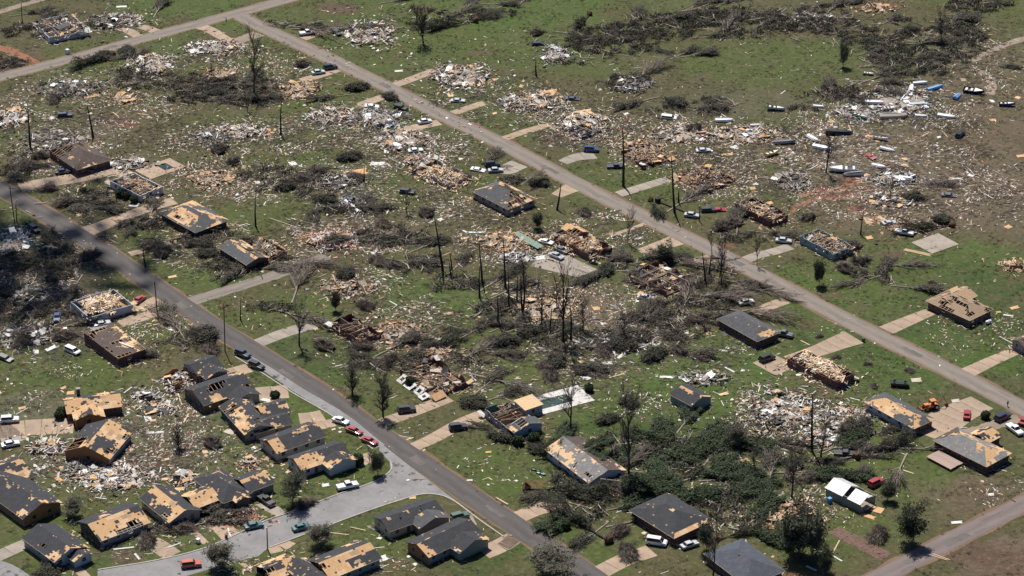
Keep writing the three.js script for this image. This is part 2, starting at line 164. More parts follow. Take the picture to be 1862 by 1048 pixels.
const litterZones = [   // x, z, radius x, radius z, pieces per m2
  [-140.9,-126.6,36.1,35.9, 0.5], [-94.7,-154.2,31.5,28.4, 0.55], [-141.7,-83.7,22.4,24.6, 0.7], [-120.1,-104.7,35.3,17.1, 0.35], [-79.6,-104.7,26.5,17.1, 0.7], [-51.8,-113.3,23.1,19.6, 0.75], [-29.9,-96.2,21,18.9, 0.8], [-5.6,-131.1,30.8,20.3, 0.5], [26.5,-113.3,23.1,21.8, 0.75], [56,-100.4,29.9,23.4, 0.8], [96.4,-100.4,33.4,29.7, 0.75], [127.9,-126.6,32.5,26.9, 0.75], [131,-71.6,34.1,36, 0.55], [158.9,-163.7,20.6,43.4, 0.35], [95.7,-59.8,26.9,19.5, 0.45], [71.1,-67.6,20.4,17.8, 0.7],
  [-87.1,-71.6,27.3,20, 0.55], [-117.4,-55.9,21.8,19.3, 0.8], [-56.4,-71.6,22.1,20, 0.7], [-47.8,-37,26.3,22.2, 0.6], [-21.9,-52,26.7,19.2, 0.5], [-1.8,-29.6,17.9,16.4, 0.9], [26.1,-37,18.1,16.7, 0.55], [10.7,8.8,21.8,20, 0.9], [38.6,12.1,20.2,18.2, 0.8], [-46.1,-4.8,17.4,13.8, 0.7], [-26.2,21.9,19.9,19.4, 0.6], [-10.6,47.1,17.9,15.2, 0.7], [17.8,40.9,21,15.5, 0.6], [49.5,37.8,19.6,15.6, 0.45], [70.4,73.6,17.3,20, 0.6], [32,62,23.4,14.7, 0.3],
  [-136.3,-15.3,24,28.3, 0.6], [-134.1,18.7,18.5,19.6, 0.7], [-101,25.2,16.8,19.3, 0.45], [-90.9,-26,22.7,21.7, 0.5], [-128.2,56.1,17.7,17.9, 0.25], [-95.2,73.6,15.8,17.1, 0.75], [-100.6,98.5,19.5,16.1, 0.9], [-77.7,90.4,15.5,16.4, 0.6], [-66.2,124.4,8.1,7.5, 0.6], [-84.2,131.8,22.7,14.7, 0.3], [-50.9,111.6,9.6,7.8, 0.25], [-48.7,143.8,26.3,9.5, 0.35],
  [53,116.8,16.3,15.3, 0.35], [74.8,116.8,16.3,12.8, 0.4], [121.8,103.8,8.3,15.9, 0.3], [129.7,25.2,16.8,16.1, 0.18], [25.9,111.6,20.6,15.5, 0.25], [9.7,90.4,16.9,16.4, 0.15], [-7.1,98.5,16.7,16.1, 0.1], [102.2,25.2,38.2,32.2, 0.05], [78,-158.9,46.6,38.2, 0.02], [-34.7,-188.4,47.9,30.3, 0.03], [-4.7,25.2,145.2,124.7, 0.05],
];
const wob = (x, z) => (fbm(x / 9, z / 9, 3) - 0.5) * 0.9 + (fbm(x / 2.2 + 50, z / 2.2, 2) - 0.5) * 0.35;
function litterAt(x, z) { let s = 0; for (const [a, b, rx, rz, w] of litterZones) { const d = Math.hypot((x - a) / rx, (z - b) / rz); if (d < 1.15) s = Math.max(s, w * (1 - sstep(0.55, 1.15, d))); } return s; }
const GN = 2048, GX = -205, GZ = -245, GS = 410;
const groundTex = (() => {
  const d = new Uint8Array(GN * GN * 4), cell = GS / GN, W = new Float32Array(GN * GN * 3), LIT = new Float32Array(128 * 128);
  for (let j = 0; j < 128; j++) for (let i = 0; i < 128; i++) LIT[j * 128 + i] = litterAt(GX + (i + 0.5) * GS / 128, GZ + (j + 0.5) * GS / 128);
  const WB = new Float32Array(512 * 512); for (let j = 0; j < 512; j++) for (let i = 0; i < 512; i++) WB[j * 512 + i] = wob(GX + i * GS / 512, GZ + j * GS / 512);
  const lerpC = (k, c, t) => { for (let q = 0; q < 3; q++) W[k + q] += (c[q] - W[k + q]) * t; };
  for (let j = 0; j < GN; j++) for (let i = 0; i < GN; i++) { const x = GX + i * cell, z = GZ + j * cell, k = (j * GN + i) * 3, n = fbm(x / 34, z / 34, 2); const a = sstep(0.3, 0.7, n); for (let q = 0; q < 3; q++) W[k + q] = lerp(G.olive[q], G.green[q], a * 0.75); }
  for (const [cx, cz, rx, rz, col, st] of groundPatches) { const c = G[col]; const i0 = Math.max(0, Math.floor((cx - rx * 1.5 - GX) / cell)), i1 = Math.min(GN - 1, Math.ceil((cx + rx * 1.5 - GX) / cell)), j0 = Math.max(0, Math.floor((cz - rz * 1.5 - GZ) / cell)), j1 = Math.min(GN - 1, Math.ceil((cz + rz * 1.5 - GZ) / cell));
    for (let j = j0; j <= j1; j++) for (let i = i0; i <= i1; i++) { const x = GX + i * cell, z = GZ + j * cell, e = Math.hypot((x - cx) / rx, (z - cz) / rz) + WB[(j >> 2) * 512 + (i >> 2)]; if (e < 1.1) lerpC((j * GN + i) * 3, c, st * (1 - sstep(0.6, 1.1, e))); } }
  for (let j = 0; j < GN; j++) for (let i = 0; i < GN; i++) { const x = GX + i * cell, z = GZ + j * cell, k = (j * GN + i) * 3, lit = LIT[(j >> 4) * 128 + (i >> 4)];
    const n2 = vn(x / 3.1 + 7, z / 3.1), n3 = vn(x / 0.8, z / 0.8), n4 = hash(i, j), n5 = vn(x / 11 + 90, z / 11);
    const dry = sstep(0.56, 0.85, n2 * 0.6 + n5 * 0.4 + 0.12 * n3 + lit * 0.12); lerpC(k, G.dry, dry * 0.26);
    const thatch = sstep(0.68 - lit * 0.3, 1.0, n3 * 0.55 + n4 * 0.45); lerpC(k, n4 > 0.8 ? [0.26, 0.21, 0.15] : G.tan, thatch * 0.42);
    const dk = sstep(0.35, 0.05, n3 * 0.5 + n2 * 0.5); lerpC(k, G.dark, dk * 0.28);
    const v = 0.64 + 0.28 * n3 + 0.24 * n4; const o = (j * GN + i) * 4; for (let q = 0; q < 3; q++) d[o + q] = toS(clamp(W[k + q] * v, 0, 1)); d[o + 3] = 255; }
  const t = new THREE.DataTexture(d, GN, GN); t.colorSpace = THREE.SRGBColorSpace; t.wrapS = t.wrapT = THREE.MirroredRepeatWrapping; t.magFilter = THREE.LinearFilter; t.minFilter = THREE.LinearMipmapLinearFilter; t.generateMipmaps = true; t.needsUpdate = true; return t;
})();
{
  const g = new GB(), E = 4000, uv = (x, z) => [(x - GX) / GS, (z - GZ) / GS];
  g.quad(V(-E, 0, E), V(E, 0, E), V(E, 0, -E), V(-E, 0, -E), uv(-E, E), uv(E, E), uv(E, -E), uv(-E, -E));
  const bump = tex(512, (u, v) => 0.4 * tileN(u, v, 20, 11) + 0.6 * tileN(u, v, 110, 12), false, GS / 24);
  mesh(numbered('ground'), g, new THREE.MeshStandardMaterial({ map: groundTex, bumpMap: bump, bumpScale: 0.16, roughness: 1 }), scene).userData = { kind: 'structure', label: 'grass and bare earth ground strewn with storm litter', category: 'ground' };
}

// ---------------------------------------------------------------- roads, drives, slabs
function ribbonPts(pts, n = 8) { const c = new THREE.CatmullRomCurve3(pts.map(([x, z]) => V(x, 0, z)), false, 'centripetal'); return c.getPoints(n * (pts.length - 1)); }
const roadLines = [], near2 = (x, z) => `on the road ${z > 60 ? 'in the foreground' : z < -100 ? 'at the top' : 'in the middle'}, ${x < -30 ? 'left' : x > 60 ? 'right' : 'centre'}`;
function ribbon(pts, w, y, jit = 0.12, hgt = 0) {   // flat band along a line; hgt > 0 makes it a raised strip
  const P = ribbonPts(pts), g = new GB(); let s = 0, prev;
  for (let i = 0; i < P.length; i++) { const a = P[Math.max(0, i - 1)], b = P[Math.min(P.length - 1, i + 1)], d = b.clone().sub(a).normalize(), nx = -d.z, nz = d.x; const wa = (Array.isArray(w) ? lerp(w[0], w[1], i / (P.length - 1)) : w) / 2; const j1 = (vn(i * 0.7, wa * 6 + 1) - 0.5) * jit * 2, j2 = (vn(i * 0.7, wa * 6 + 40) - 0.5) * jit * 2;
    if (i) s += P[i].distanceTo(P[i - 1]); const L = V(P[i].x - nx * (wa + j1), y + hgt, P[i].z - nz * (wa + j1)), Q = V(P[i].x + nx * (wa + j2), y + hgt, P[i].z + nz * (wa + j2)); const cur = [L, Q, [0, s], [2 * wa, s]];
    if (prev) { g.quad(prev[0], prev[1], cur[1], cur[0], prev[2], prev[3], cur[3], cur[2]); if (hgt) for (const q of [0, 1]) { const dn = v => V(v.x, y, v.z); g.quad(dn(prev[q]), dn(cur[q]), cur[q], prev[q]); } } prev = cur; }
  return g.geo();
}
const pair = a => { const o = []; for (let i = 0; i < a.length; i += 2) o.push([a[i], a[i + 1]]); return o; };
function road(name, label, m, w, y, line) { const pts = pair(line); roadLines.push({ pts: ribbonPts(pts, 6), w }); struct('road_shoulder', `worn dirt shoulder of the ${name.replace('_', ' ')}`, ribbon(pts, w + 1.5, 0.006, 0.55), 'shoulder'); return struct(name, label, ribbon(pts, w, y), m); }
road('residential_street', 'grey asphalt street running from the left edge down to the bottom', 'asphalt_grey', 6.6, 0.012, [-170.7,-81.7, -157.8,-66.8, -126.2,-31.1, -105.4,-5.1, -86,19.3, -51.6,59.7, -35.7,80.1, -15.5,105.7, 0.5,125.6, 18.4,147.6, 31.8,164.1]);
road('country_road', 'long brown grey road crossing the picture from top left to right edge', 'asphalt_brown', 6.3, 0.012, [-99.2,-213.2, -90.4,-201.7, -60.9,-168.5, -41.5,-145.3, -22.4,-121.7, -1.9,-98.3, 19.2,-71.2, 39.6,-46.7, 57.2,-26.3, 74.3,-5.1, 78.5,0, 97.6,24.2, 117.5,47.4, 134.9,69, 149.7,88.2]);
road('cross_road', 'brown grey road along the top left corner', 'asphalt_brown', 6.0, 0.016, [-187.2,-142.9, -172.6,-154.2, -155.7,-166.6, -125.4,-190.9, -98.1,-212.1, -82.8,-224.4, -66.3,-237]);
road('side_road', 'patched asphalt road in the bottom right corner', 'asphalt_worn', 5.6, 0.012, [149.2,98, 126.9,116, 101.2,137.1, 87.2,148.8, 66,166.8]);
struct('farm_lane', 'narrow gravel lane in the top left corner', ribbon(pair([-192.4,-202.7, -182.7,-213.7, -170.7,-225, -158.5,-237]), 3.4, 0.008, 0.3), 'gravel_lane');
struct('dirt_lane', 'red clay lane joining the cross road at the left edge', ribbon(pair([-183.2,-182.9, -173.7,-177.9, -167.2,-170.4, -161.4,-163.7]), [3.5, 5.5], 0.008, 0.5), 'red_dirt');
struct('farm_track', 'pale worn track in the meadow at upper right', ribbon(pair([185.5,-193.1, 178.3,-188, 169.6,-181.6, 161.5,-172.9, 157.4,-167.9]), 3.4, 0.008, 0.5), 'gravel_lane');
struct('worn_track', 'pale dirt track fading into the right hand field', ribbon(pair([157.7,-160.6, 160.7,-155.8, 161.4,-148.7, 159,-139.3]), 3.0, 0.008, 0.6), 'gravel_lane');
// concrete estate street with its wide flared mouth and the pale strip beside the asphalt street
{
  const poly = pair([-98.7,145.8, -84.3,141.3, -73.9,136.2, -60.8,124.3, -51.7,118.1, -43.1,111.6, -36.7,107.4, -32.9,103.9, -30.8,99.8, -31.2,95.8, -34,90.6, -34.2,86.1, -24.4,100.2, -15.3,112.6, -4.9,126.9, -0.4,133.1, -2.1,130.6, -8.7,122.1, -14.6,114.1, -17.8,111.6, -22.3,111.1, -29.1,114.7, -37.1,119.9, -45,125.6, -58.5,135.2, -60.9,139.5, -67.9,142.8, -81.6,150.6, -97.3,156.4]);
  const sh = new THREE.Shape(poly.map(([x, z]) => new THREE.Vector2(x, -z))), g = new THREE.ShapeGeometry(sh); g.rotateX(-Math.PI / 2); g.translate(0, 0.02, 0);
  const uv = g.attributes.uv, ps = g.attributes.position; for (let i = 0; i < uv.count; i++) uv.setXY(i, ps.getX(i), ps.getZ(i));
  struct('estate_street', 'pale concrete estate street curving into the asphalt street', g, 'concrete_road');
  roadLines.push({ pts: ribbonPts(pair([-91.8,148.2, -72.9,139.2, -59,129.7, -42.7,118.6, -29.4,107.5, -15.2,118]), 6), w: 9 });
  struct('street_strip', 'pale concrete strip along the asphalt street', ribbon(pair([-75.5,37.4, -65.5,48.5, -57.3,58.6, -45.4,72.1, -34.1,88.4]), [2.4, 3.4], 0.016), 'concrete_road');
  const kerb = (l, a) => struct('kerb', l, ribbon(pair(a), 0.35, 0.0, 0, 0.14), 'kerb');
  kerb('concrete kerb along the upper side of the estate street', [-98.7,145.5, -84.4,141, -73.9,135.8, -60.8,124, -51.7,117.8, -43.1,111.3, -36.7,107.1, -32.7,103.5, -30.6,99.5, -31,95.4]);
  kerb('concrete kerb around the lawn corner of the grey houses', [-58.5,135.7, -45,126, -37.1,120.3, -29.1,115.1, -22.3,111.5, -17.8,112, -14.6,114.5, -8.6,122.6, -2.1,130.9]);
  kerb('concrete kerb along the pale strip of the asphalt street', [-35.8,89.6, -46.7,73.3, -58.2,60.8, -66.4,51, -75.6,40.6]);
}
struct('estate_street', 'corner of a concrete street at the bottom left edge', ribbon(pair([-132.5,142.2, -121.9,145.8, -116.8,150.6]), 7, 0.012), 'concrete_road');
function drive(label, m, w, line) {   // poured slabs with open joints between them
  const pts = pair(line), wm = Array.isArray(w) ? Math.max(...w) : w; roadLines.push({ pts: ribbonPts(pts, 6), w: wm }); const o = new THREE.Group(); o.name = numbered('driveway'); scene.add(o); tag(o, label, 'driveway', null, 'structure');
  const c = new THREE.CatmullRomCurve3(pts.map(([x, z]) => V(x, 0, z)), false, 'centripetal'), L = c.getLength(), paved = m.startsWith('concrete'), n = paved ? Math.max(2, Math.round(L / 4.2)) : 1, wAt = t => Array.isArray(w) ? lerp(w[0], w[1], t) : w;
  for (let i = 0; i < n; i++) { const t0 = i / n + (i ? 0.05 / L : 0), t1 = (i + 1) / n - 0.05 / L, q = []; for (let k = 0; k <= 4; k++) { const p = c.getPointAt(clamp(lerp(t0, t1, k / 4), 0, 1)); q.push([p.x, p.z]); } const b = paved && hash(i, Math.round(L * 10)) > 0.55 ? m + '_b' : m; mesh(paved ? 'slab' : 'surface', ribbon(q, [wAt(t0), wAt(t1)], 0.008, paved ? 0.05 : 0.3), M[b] ? b : m, o); }
  return o; }
const D = (l, w, p, m = 'concrete') => drive(l, m, w, p);
D('tan drive beside the roofless white farmhouse', 4, [-129.6,-189.3, -134.2,-195, -138.6,-198.9]); D('second tan drive near the white farmhouse', 4, [-124.3,-194.1, -127.6,-197.6, -130.8,-199.6]);
D('tan drive off the cross road by the road fork', [5, 3.6], [-110.3,-200.2, -105.5,-195.7, -99.9,-188, -94.6,-182.9]); D('grey turnout at the fork of the two roads', [6, 5], [-88.7,-193.1, -92.2,-189.3, -96.2,-185.4], 'gravel_lane');
D('pink tan drive up to the topmost white rubble', 3.6, [-72.8,-188, -66.4,-194.4, -58.9,-200.2]); D('tan drive under the two green vehicles', 4, [-59.1,-160.6, -64,-156.4, -70.7,-151]);
D('pale drive to the rubble above the road bend', 4, [-39.2,-147.2, -33.4,-152.8, -26.1,-160]); D('tan drive opposite the pale one', 4, [-41.7,-138.1, -45.7,-134.7, -50.5,-130.1]); D('tan drive under the white car by the road', 4.4, [-23.6,-116.6, -29,-113.8, -36.5,-110]); D('tan drive to the low white rubble', 3.6, [-19.2,-123.9, -14.3,-128.4, -8.9,-132.4]);
D('tan drive to the tan roof panel ruin', 3.4, [-2.8,-103.5, 4.3,-109.4, 12.4,-114.9]); D('grey concrete apron by the black car', 7, [2.4,-84.6, -1.9,-80.4, -2.8,-81.5], 'concrete_grey'); D('pale drive below the blue car', [4, 6], [16,-85.6, 20,-89.3, 26.2,-91.4], 'concrete_grey'); D('short tan drive below the road bend', [6.5, 4], [19.1,-67.7, 16.1,-64.3, 13.5,-61.3], 'concrete'); D('long tan drive under the tall charred trunk', 4, [32.7,-62.3, 39.7,-67.2, 48.6,-73.3], 'concrete_grey'); D('narrow walk across a lawn', 1.6, [39.9,-41.9, 34.7,-37.7, 29.2,-33.7]); D('pale drive to the tan timber ruin', [6.5, 4.5], [48.9,-30.7, 43.3,-26.6, 37.8,-22.5]);
D('pale yard of the tan timber ruin', 17, [18.9,-18, 15.2,-14.4, 12.7,-10], 'concrete_grey'); D('tan drive hidden by broken branches', 5, [58.4,-18.9, 55.4,-17.1, 52.4,-14.4], 'concrete'); D('pale drive right of the road with a bent sign', 4, [68.5,-18, 72.4,-21.1, 75.7,-22.5, 82.2,-26.6], 'concrete_grey');
D('tan drive above the dark roofed house', 4, [77.8,7.6, 74.1,10.1, 67.8,15.6], 'concrete'); D('drive of the tan decked house', [5.5, 4], [104,25.4, 107.9,22.2, 117.9,14.3]); D('drive of the brick house with an open roof', [8, 4], [94.7,29.5, 90.5,32.3, 83.5,37.4, 75.1,42.2]); D('tan turning bay of the brick house', 9, [74.3,42.2, 71,45.3, 68.2,47.6]); D('tan drive at the right edge', [5, 3.6], [122.4,49.9, 129.3,44.1, 140.6,35.1]); D('wide tan drive with the red car', [8, 12], [124.4,65.6, 117.8,70.8, 112.2,76.5, 107.3,82.9]); D('worn gravel drive with the dark blue car', 4, [133,74, 127.9,76.2, 122.3,79.4, 117.6,81.5], 'gravel_lane');
D('pale drive by the brown hip roof', [7, 6], [-151.9,-67.2, -141.4,-71.8, -131.6,-75.8, -123.4,-82, -116.2,-87.7]); D('long drive beside the roofless white house', 5, [-120.1,-43.8, -116.7,-46.7, -110.7,-52.5, -103.2,-57.8], 'concrete'); D('drive mouth at the left street', [7, 5], [-127.4,-36.3, -123.3,-40, -119.7,-44.3]); D('narrow drive by the torn hip roof', 3, [-112.2,-21.6, -106.6,-25.2, -99.4,-30.7]); D('asphalt drive left of the multicoloured rubble', 5, [-91.1,8.5, -86.4,4.6, -78.9,-0.5, -65,-10.8, -58.6,-17.1, -54.3,-20.2], 'asphalt_brown');
D('tan drive beside the roofless blue house', 4.4, [-96.9,11.4, -101.6,16, -109.5,21.8]); D('second drive beside the red car', 5, [-100.3,7.2, -102.8,9.7, -105.6,12.7]); D('pale drive to the brick ruin in the middle', [4.6, 5], [-69.8,32.7, -63.3,27.1, -55.2,21.8], 'concrete_grey'); D('tan drive with a dark car by bare trees', 4.4, [-33.9,76.2, -27.8,71.9, -16.7,63.1]); D('curved tan drive with the dark blue car', [4, 5], [-25.1,88.5, -20.6,84.4, -13.2,76.5, -7.8,72.2]);
D('wide pale drive of the first dark roofed house', 5, [-71.2,46.8, -74.4,48.7, -78,50.6]); D('wide pale drive of the second dark roofed house', 7, [-59.7,59.7, -64.1,60.4, -68.4,61.2]); D('pale drive of the torn roof house', 5.6, [-49.6,72.4, -52.6,73.5, -55.8,74.1]); D('pale drive beside the white hatchback', 4, [-46.6,76.1, -48.7,77.1, -51.2,78]); D('pale drive beside the conifer shrub', 5, [-35.3,93, -37.7,94.8, -40.1,96.3]);
D('pale drive right of the green gabled house', [5, 6], [0.5,131.2, -3.5,135.5, -7.1,138]); D('small pale apron with the dark estate car', 5, [-9.3,123.1, -12.4,124, -15.1,125]); D('pale garage drive by the T shaped tan roof', 5, [-68.3,130.9, -71.4,126, -74.8,122.2], 'concrete'); D('garden path by the T shaped tan roof', 1.6, [-74.1,133.9, -76.2,130.6, -78.4,127.9]); D('pale apron in front of the tan hip house', 5, [-81.6,139.2, -85,135.5, -87.7,133.1]); D('pale drive at the left edge', 4.4, [-124.7,140.7, -120.7,136.8, -117.5,134], 'concrete_grey'); D('pale walk below the long dark roof', 2.4, [-105.8,142.8, -102.2,147, -100,150.6]); D('wide pale drive at the left edge', 8, [-135,80.8, -126,78.7, -114.2,77.6]); D('concrete yard at the left edge', 12, [-138.1,81.5, -132.6,82.2, -128.8,79.4], 'concrete_grey'); D('pale drive with the black pickup', 3.4, [-56.6,120.5, -59.6,118, -62.2,115.4], 'concrete_grey'); D('pale apron at the bottom left', 5, [-54.4,132.5, -56.2,134.9, -59.1,136.2], 'concrete');
D('pinkish drive of the uprooted tree lawn', 5, [1.9,121.8, 6.7,118.3, 12.6,116]); D('pink tan drive of the dark hip house', 5.2, [21,146.4, 27.2,141, 33.7,137.1]); D('pale walk end at the street', 4, [-1.1,133.1, 1.2,131.2, -2.1,135.5], 'concrete');
function slab(label, m, fr, y, name = 'concrete_slab') { const [x, z, phi, a, b] = fr; const o = thing(name, label, 'slab', x, z, phi); o.userData.kind = 'structure'; mesh('slab', new GB().box(a / 2, y / 2, -b / 2, a, y, b), m, o); return o; }
slab('bare grey concrete slab swept clean at the right', 'concrete_grey', [123.3,-21.6,0.61,10.8,9], 0.15);
slab('pale patio slab next to the left swimming pool', 'concrete', [-120.2,-74.3,1.26,11.5,4.7], 0.05);
// tilled garden plot: ragged bed of soil, each broken furrow ridge its own strip
{ const [x, z, phi, a, b] = [88.3,141.6,0.75,4.3,16.7]; const o = thing('garden_plot', 'tilled reddish garden plot near the bottom right road', 'garden plot', x, z, phi); const bed = new GB(), E = []; for (let i = 0; i < 40; i++) { const t = i / 40 * 4, k = Math.floor(t), f = t - k, j = 0.45 * (hash(i, 3) - 0.5); E.push(k === 0 ? V(a * f, 0.03, j) : k === 1 ? V(a + j, 0.03, -b * f) : k === 2 ? V(a * (1 - f), 0.03, -b + j) : V(j, 0.03, -b * (1 - f))); } bed.fan([V(a / 2, 0.05, -b / 2), ...E, E[0]]); mesh('soil_bed', bed, 'soil', o);
  const n = 5; for (let i = 0; i < n; i++) { const g = new GB(); for (let k = 0; k < 26; k++) { const xc = a * (i + 0.5) / n + 0.1 * (hash(i, 50) - 0.5), z0 = -b * k / 26 - 0.1, z1 = -b * (k + 1) / 26 - 0.1, w = 0.28 + 0.2 * hash(i, k), h = 0.1 + 0.16 * hash(k, i); g.quad(V(xc - w, 0.04, z0), V(xc, h, z0), V(xc + 0.06, h * 0.8, z1), V(xc - w, 0.04, z1)); g.quad(V(xc, h, z0), V(xc + w, 0.04, z0), V(xc + w, 0.04, z1), V(xc + 0.06, h * 0.8, z1)); } mesh('furrow', g, 'soil', o); } }
struct('dirt_track', 'curved red dirt track in the right middle yard', ribbon(pair([84.7,-49.6, 86.1,-53.4, 89.6,-56.9, 94.5,-58.8, 101.3,-59.5, 107.4,-60.8]), 1.6, 0.008, 0.5), 'red_dirt'); struct('dirt_track', 'red dirt track below the large white cruiser', ribbon(pair([87.9,-60.8, 95,-64.3, 102.1,-66.7, 107.9,-72.3]), 2.2, 0.008, 0.7), 'red_dirt');
for (const [x, z, l, w, d] of [[-93.4,10.8, 4.5, 2.2, -51], [-60.9,50.1, 6, 1.6, -50], [-24,95.3, 5, 2.4, -50], [-4.2,119.3, 7, 1.4, -50], [-42.5,-147.1, 5, 2, -50], [11.9,-80.5, 8, 1.6, -50], [65.6,-16, 5, 2.2, -50], [109.7,37.8, 7, 1.5, -50], [107.9,132.3, 8, 2, 39.5], [96.1,141, 5, 1.6, 39.5], [-139,-180.4, 5, 1.8, 39]]) { const c = Math.cos(d * Math.PI / 180), s = -Math.sin(d * Math.PI / 180); struct('road_patch', `dark asphalt repair patch ${near2(x, z)}`, ribbon([[x - c * l / 2, z - s * l / 2], [x, z], [x + c * l / 2, z + s * l / 2]], w, 0.024, 0.3), 'road_patch'); }

// ---------------------------------------------------------------- houses
const prismOn = (g, o, u, v, n, poly, t0, t1) => { const P = t => poly.map(([a, b]) => V(o.x + u.x * a + v.x * b + n.x * t, o.y + u.y * a + v.y * b + n.y * t, o.z + u.z * a + v.z * b + n.z * t)); g.prism(P(t1), P(t0), poly); };
function clip(poly, rect) { // convex polygon against [u0, v0, u1, v1]
  const half = (p, f) => { const o = []; for (let i = 0; i < p.length; i++) { const a = p[i], b = p[(i + 1) % p.length], fa = f(a), fb = f(b); if (fa >= 0) o.push(a); if (fa * fb < 0) { const t = fa / (fa - fb); o.push([a[0] + (b[0] - a[0]) * t, a[1] + (b[1] - a[1]) * t]); } } return o; };
  let p = poly; p = half(p, a => a[0] - rect[0]); if (p.length > 2) p = half(p, a => rect[2] - a[0]); if (p.length > 2) p = half(p, a => a[1] - rect[1]); if (p.length > 2) p = half(p, a => rect[3] - a[1]); return p.length > 2 ? p : null;
}
const area = p => { let s = 0; for (let i = 0; i < p.length; i++) { const a = p[i], b = p[(i + 1) % p.length]; s += a[0] * b[1] - b[0] * a[1]; } return Math.abs(s) / 2; };
let slopeSeed = 0;
function slope(root, pts, o) {   // pts: convex outline, first edge along the eave, normal upwards
  const sd = ++slopeSeed * 7.31; const O = pts[0], u = pts[1].clone().sub(O).normalize(), n = u.clone().cross(pts[pts.length - 1].clone().sub(O)).normalize(), v = n.clone().cross(u);
  const poly = pts.map(p => { const d = p.clone().sub(O); return [d.dot(u), d.dot(v)]; }); const us = poly.map(p => p[0]), vs = poly.map(p => p[1]), u0 = Math.min(...us), u1 = Math.max(...us), v1 = Math.max(...vs);
  const fr = (a, b) => [(a - u0) / (u1 - u0), b / v1]; const gone = (a, b) => o.gone ? o.gone(...fr(a, b)) : false; const bias = (a, b) => o.bias ? o.bias(...fr(a, b)) : 0;
  const roof = new THREE.Group(); roof.name = 'roof'; root.add(roof);
  // deck panels
  const panels = []; let row = 0; for (let b = 0; b < v1; b += 1.22, row++) for (let a = u0 - (row % 2) * 1.22; a < u1; a += 2.44) { const p = clip(poly, [a, b, a + 2.43, b + 1.21]); if (p && area(p) > 0.05) panels.push({ p, a, b, h: fbm((a + sd) / 4.5, b / 3 + sd, 2) + hash(Math.round(a * 3 + sd), row) * 0.12, gone: gone(a + 1.2, b + 0.6) }); }
  const hl = o.hole || (o.tear > 0.25 ? 0.035 : 0), q = [...panels].map(p => p.h).sort((a, b) => b - a), cut = hl ? q[Math.min(q.length - 1, Math.floor(q.length * hl))] : 9; for (const p of panels) p.hole = p.gone || p.h > cut;
  const open = (a, b) => { for (const p of panels) if (a >= p.a && a <= p.a + 2.44 && b >= p.b && b <= p.b + 1.22) return p.hole; return gone(a, b); };
  // shingle cells in rows, runs joined
  const cu = 0.52, cv = 0.46, cells = []; for (let j = 0; j * cv < v1; j++) for (let i = 0; u0 + i * cu < u1; i++) { const a = u0 + (i + 0.5) * cu, b = (j + 0.5) * cv; cells.push({ i, j, a, b, f: fbm((a + sd) / 4.6, b / 3.2 - sd, 2) + 0.2 * hash(Math.floor((a + 40) / 1.22) + Math.floor(sd), Math.floor((b + 20) / 0.92)) + 0.07 * hash(i + Math.floor(sd), j) + bias(a, b), r: hash(i * 7 + Math.floor(sd), j * 3) }); }
  const fs = cells.map(c => c.f).sort((a, b) => b - a), tearCut = o.tear > 0 ? (o.tear >= 1 ? -9 : fs[Math.floor(fs.length * o.tear)]) : 99; const on = new Map(); for (const c of cells) if ((c.f <= tearCut ? c.r > 0.012 * (o.tear > 0 ? 1 : 0) : c.r < 0.05 && o.tear < 0.97) && !open(c.a, c.b)) on.set(c.i + ',' + c.j, 1);
  const sg = new GB(); let any = false; for (let j = 0; j * cv < v1; j++) { let st = -1; const nI = Math.ceil((u1 - u0) / cu); for (let i = 0; i <= nI; i++) { const k = i < nI && on.has(i + ',' + j); if (k && st < 0) st = i; if (!k && st >= 0) { const p = clip(poly, [u0 + st * cu, j * cv, u0 + i * cu, (j + 1) * cv]); if (p) { prismOn(sg, O, u, v, n, p, 0.006, 0.034 + 0.012 * hash(j, st)); any = true; } st = -1; } } }
  const dg = new GB(); let dAny = false; for (const p of panels) { if (p.hole) continue; let bare = 0, tot = 0; for (let a = p.a + 0.3; a < p.a + 2.44; a += 0.5) for (let b = p.b + 0.2; b < p.b + 1.22; b += 0.4) { tot++; if (!on.has(Math.floor((a - u0) / cu) + ',' + Math.floor(b / cv))) bare++; }
    if (bare / tot > 0.25) { const g = new GB(); prismOn(g, O, u, v, n, p.p, -0.025, 0); mesh('deck_panel', g, o.deck ?? (hash(Math.round(p.a * 5), Math.round(p.b * 5)) > 0.6 ? 'plywood_pale' : hash(Math.round(p.a * 7), 3) > 0.82 ? 'plywood_dull' : 'plywood'), roof); } else { prismOn(dg, O, u, v, n, p.p, -0.025, 0); dAny = true; } }
  if (dAny) mesh('roof_deck', dg, 'plywood_dull', roof); if (any) mesh('shingles', sg, o.shingle ?? 'shingle_dark', roof);
  // rafters show where the deck is gone
  if (o.rafters ?? (hl || o.gone)) for (let a = u0 + 0.4; a < u1; a += 1.22) { const p = clip(poly, [a, -0.1, a + 0.09, 99]); if (p && !(o.goneRafters && gone(a, v1 * 0.4) && hash(Math.round(a * 9), 5) < o.goneRafters)) { const g = new GB(); prismOn(g, O, u, v, n, p, -0.2, -0.04); mesh('rafter', g, 'lumber', roof); } }
  if (o.fascia !== false) { const e = pts[1].clone().sub(pts[0]), L = e.length(); if (!o.gone && L > 1) { const c = pts[0].clone().add(pts[1]).multiplyScalar(0.5), g = new GB(); prismOn(g, O, u, v, n, [[0.02, -0.05], [L - 0.02, -0.05], [L - 0.02, -0.003], [0.02, -0.003]], -0.19, 0.02); mesh('fascia', g, o.trim ?? 'trim_tan', roof); } }
  return roof;
}
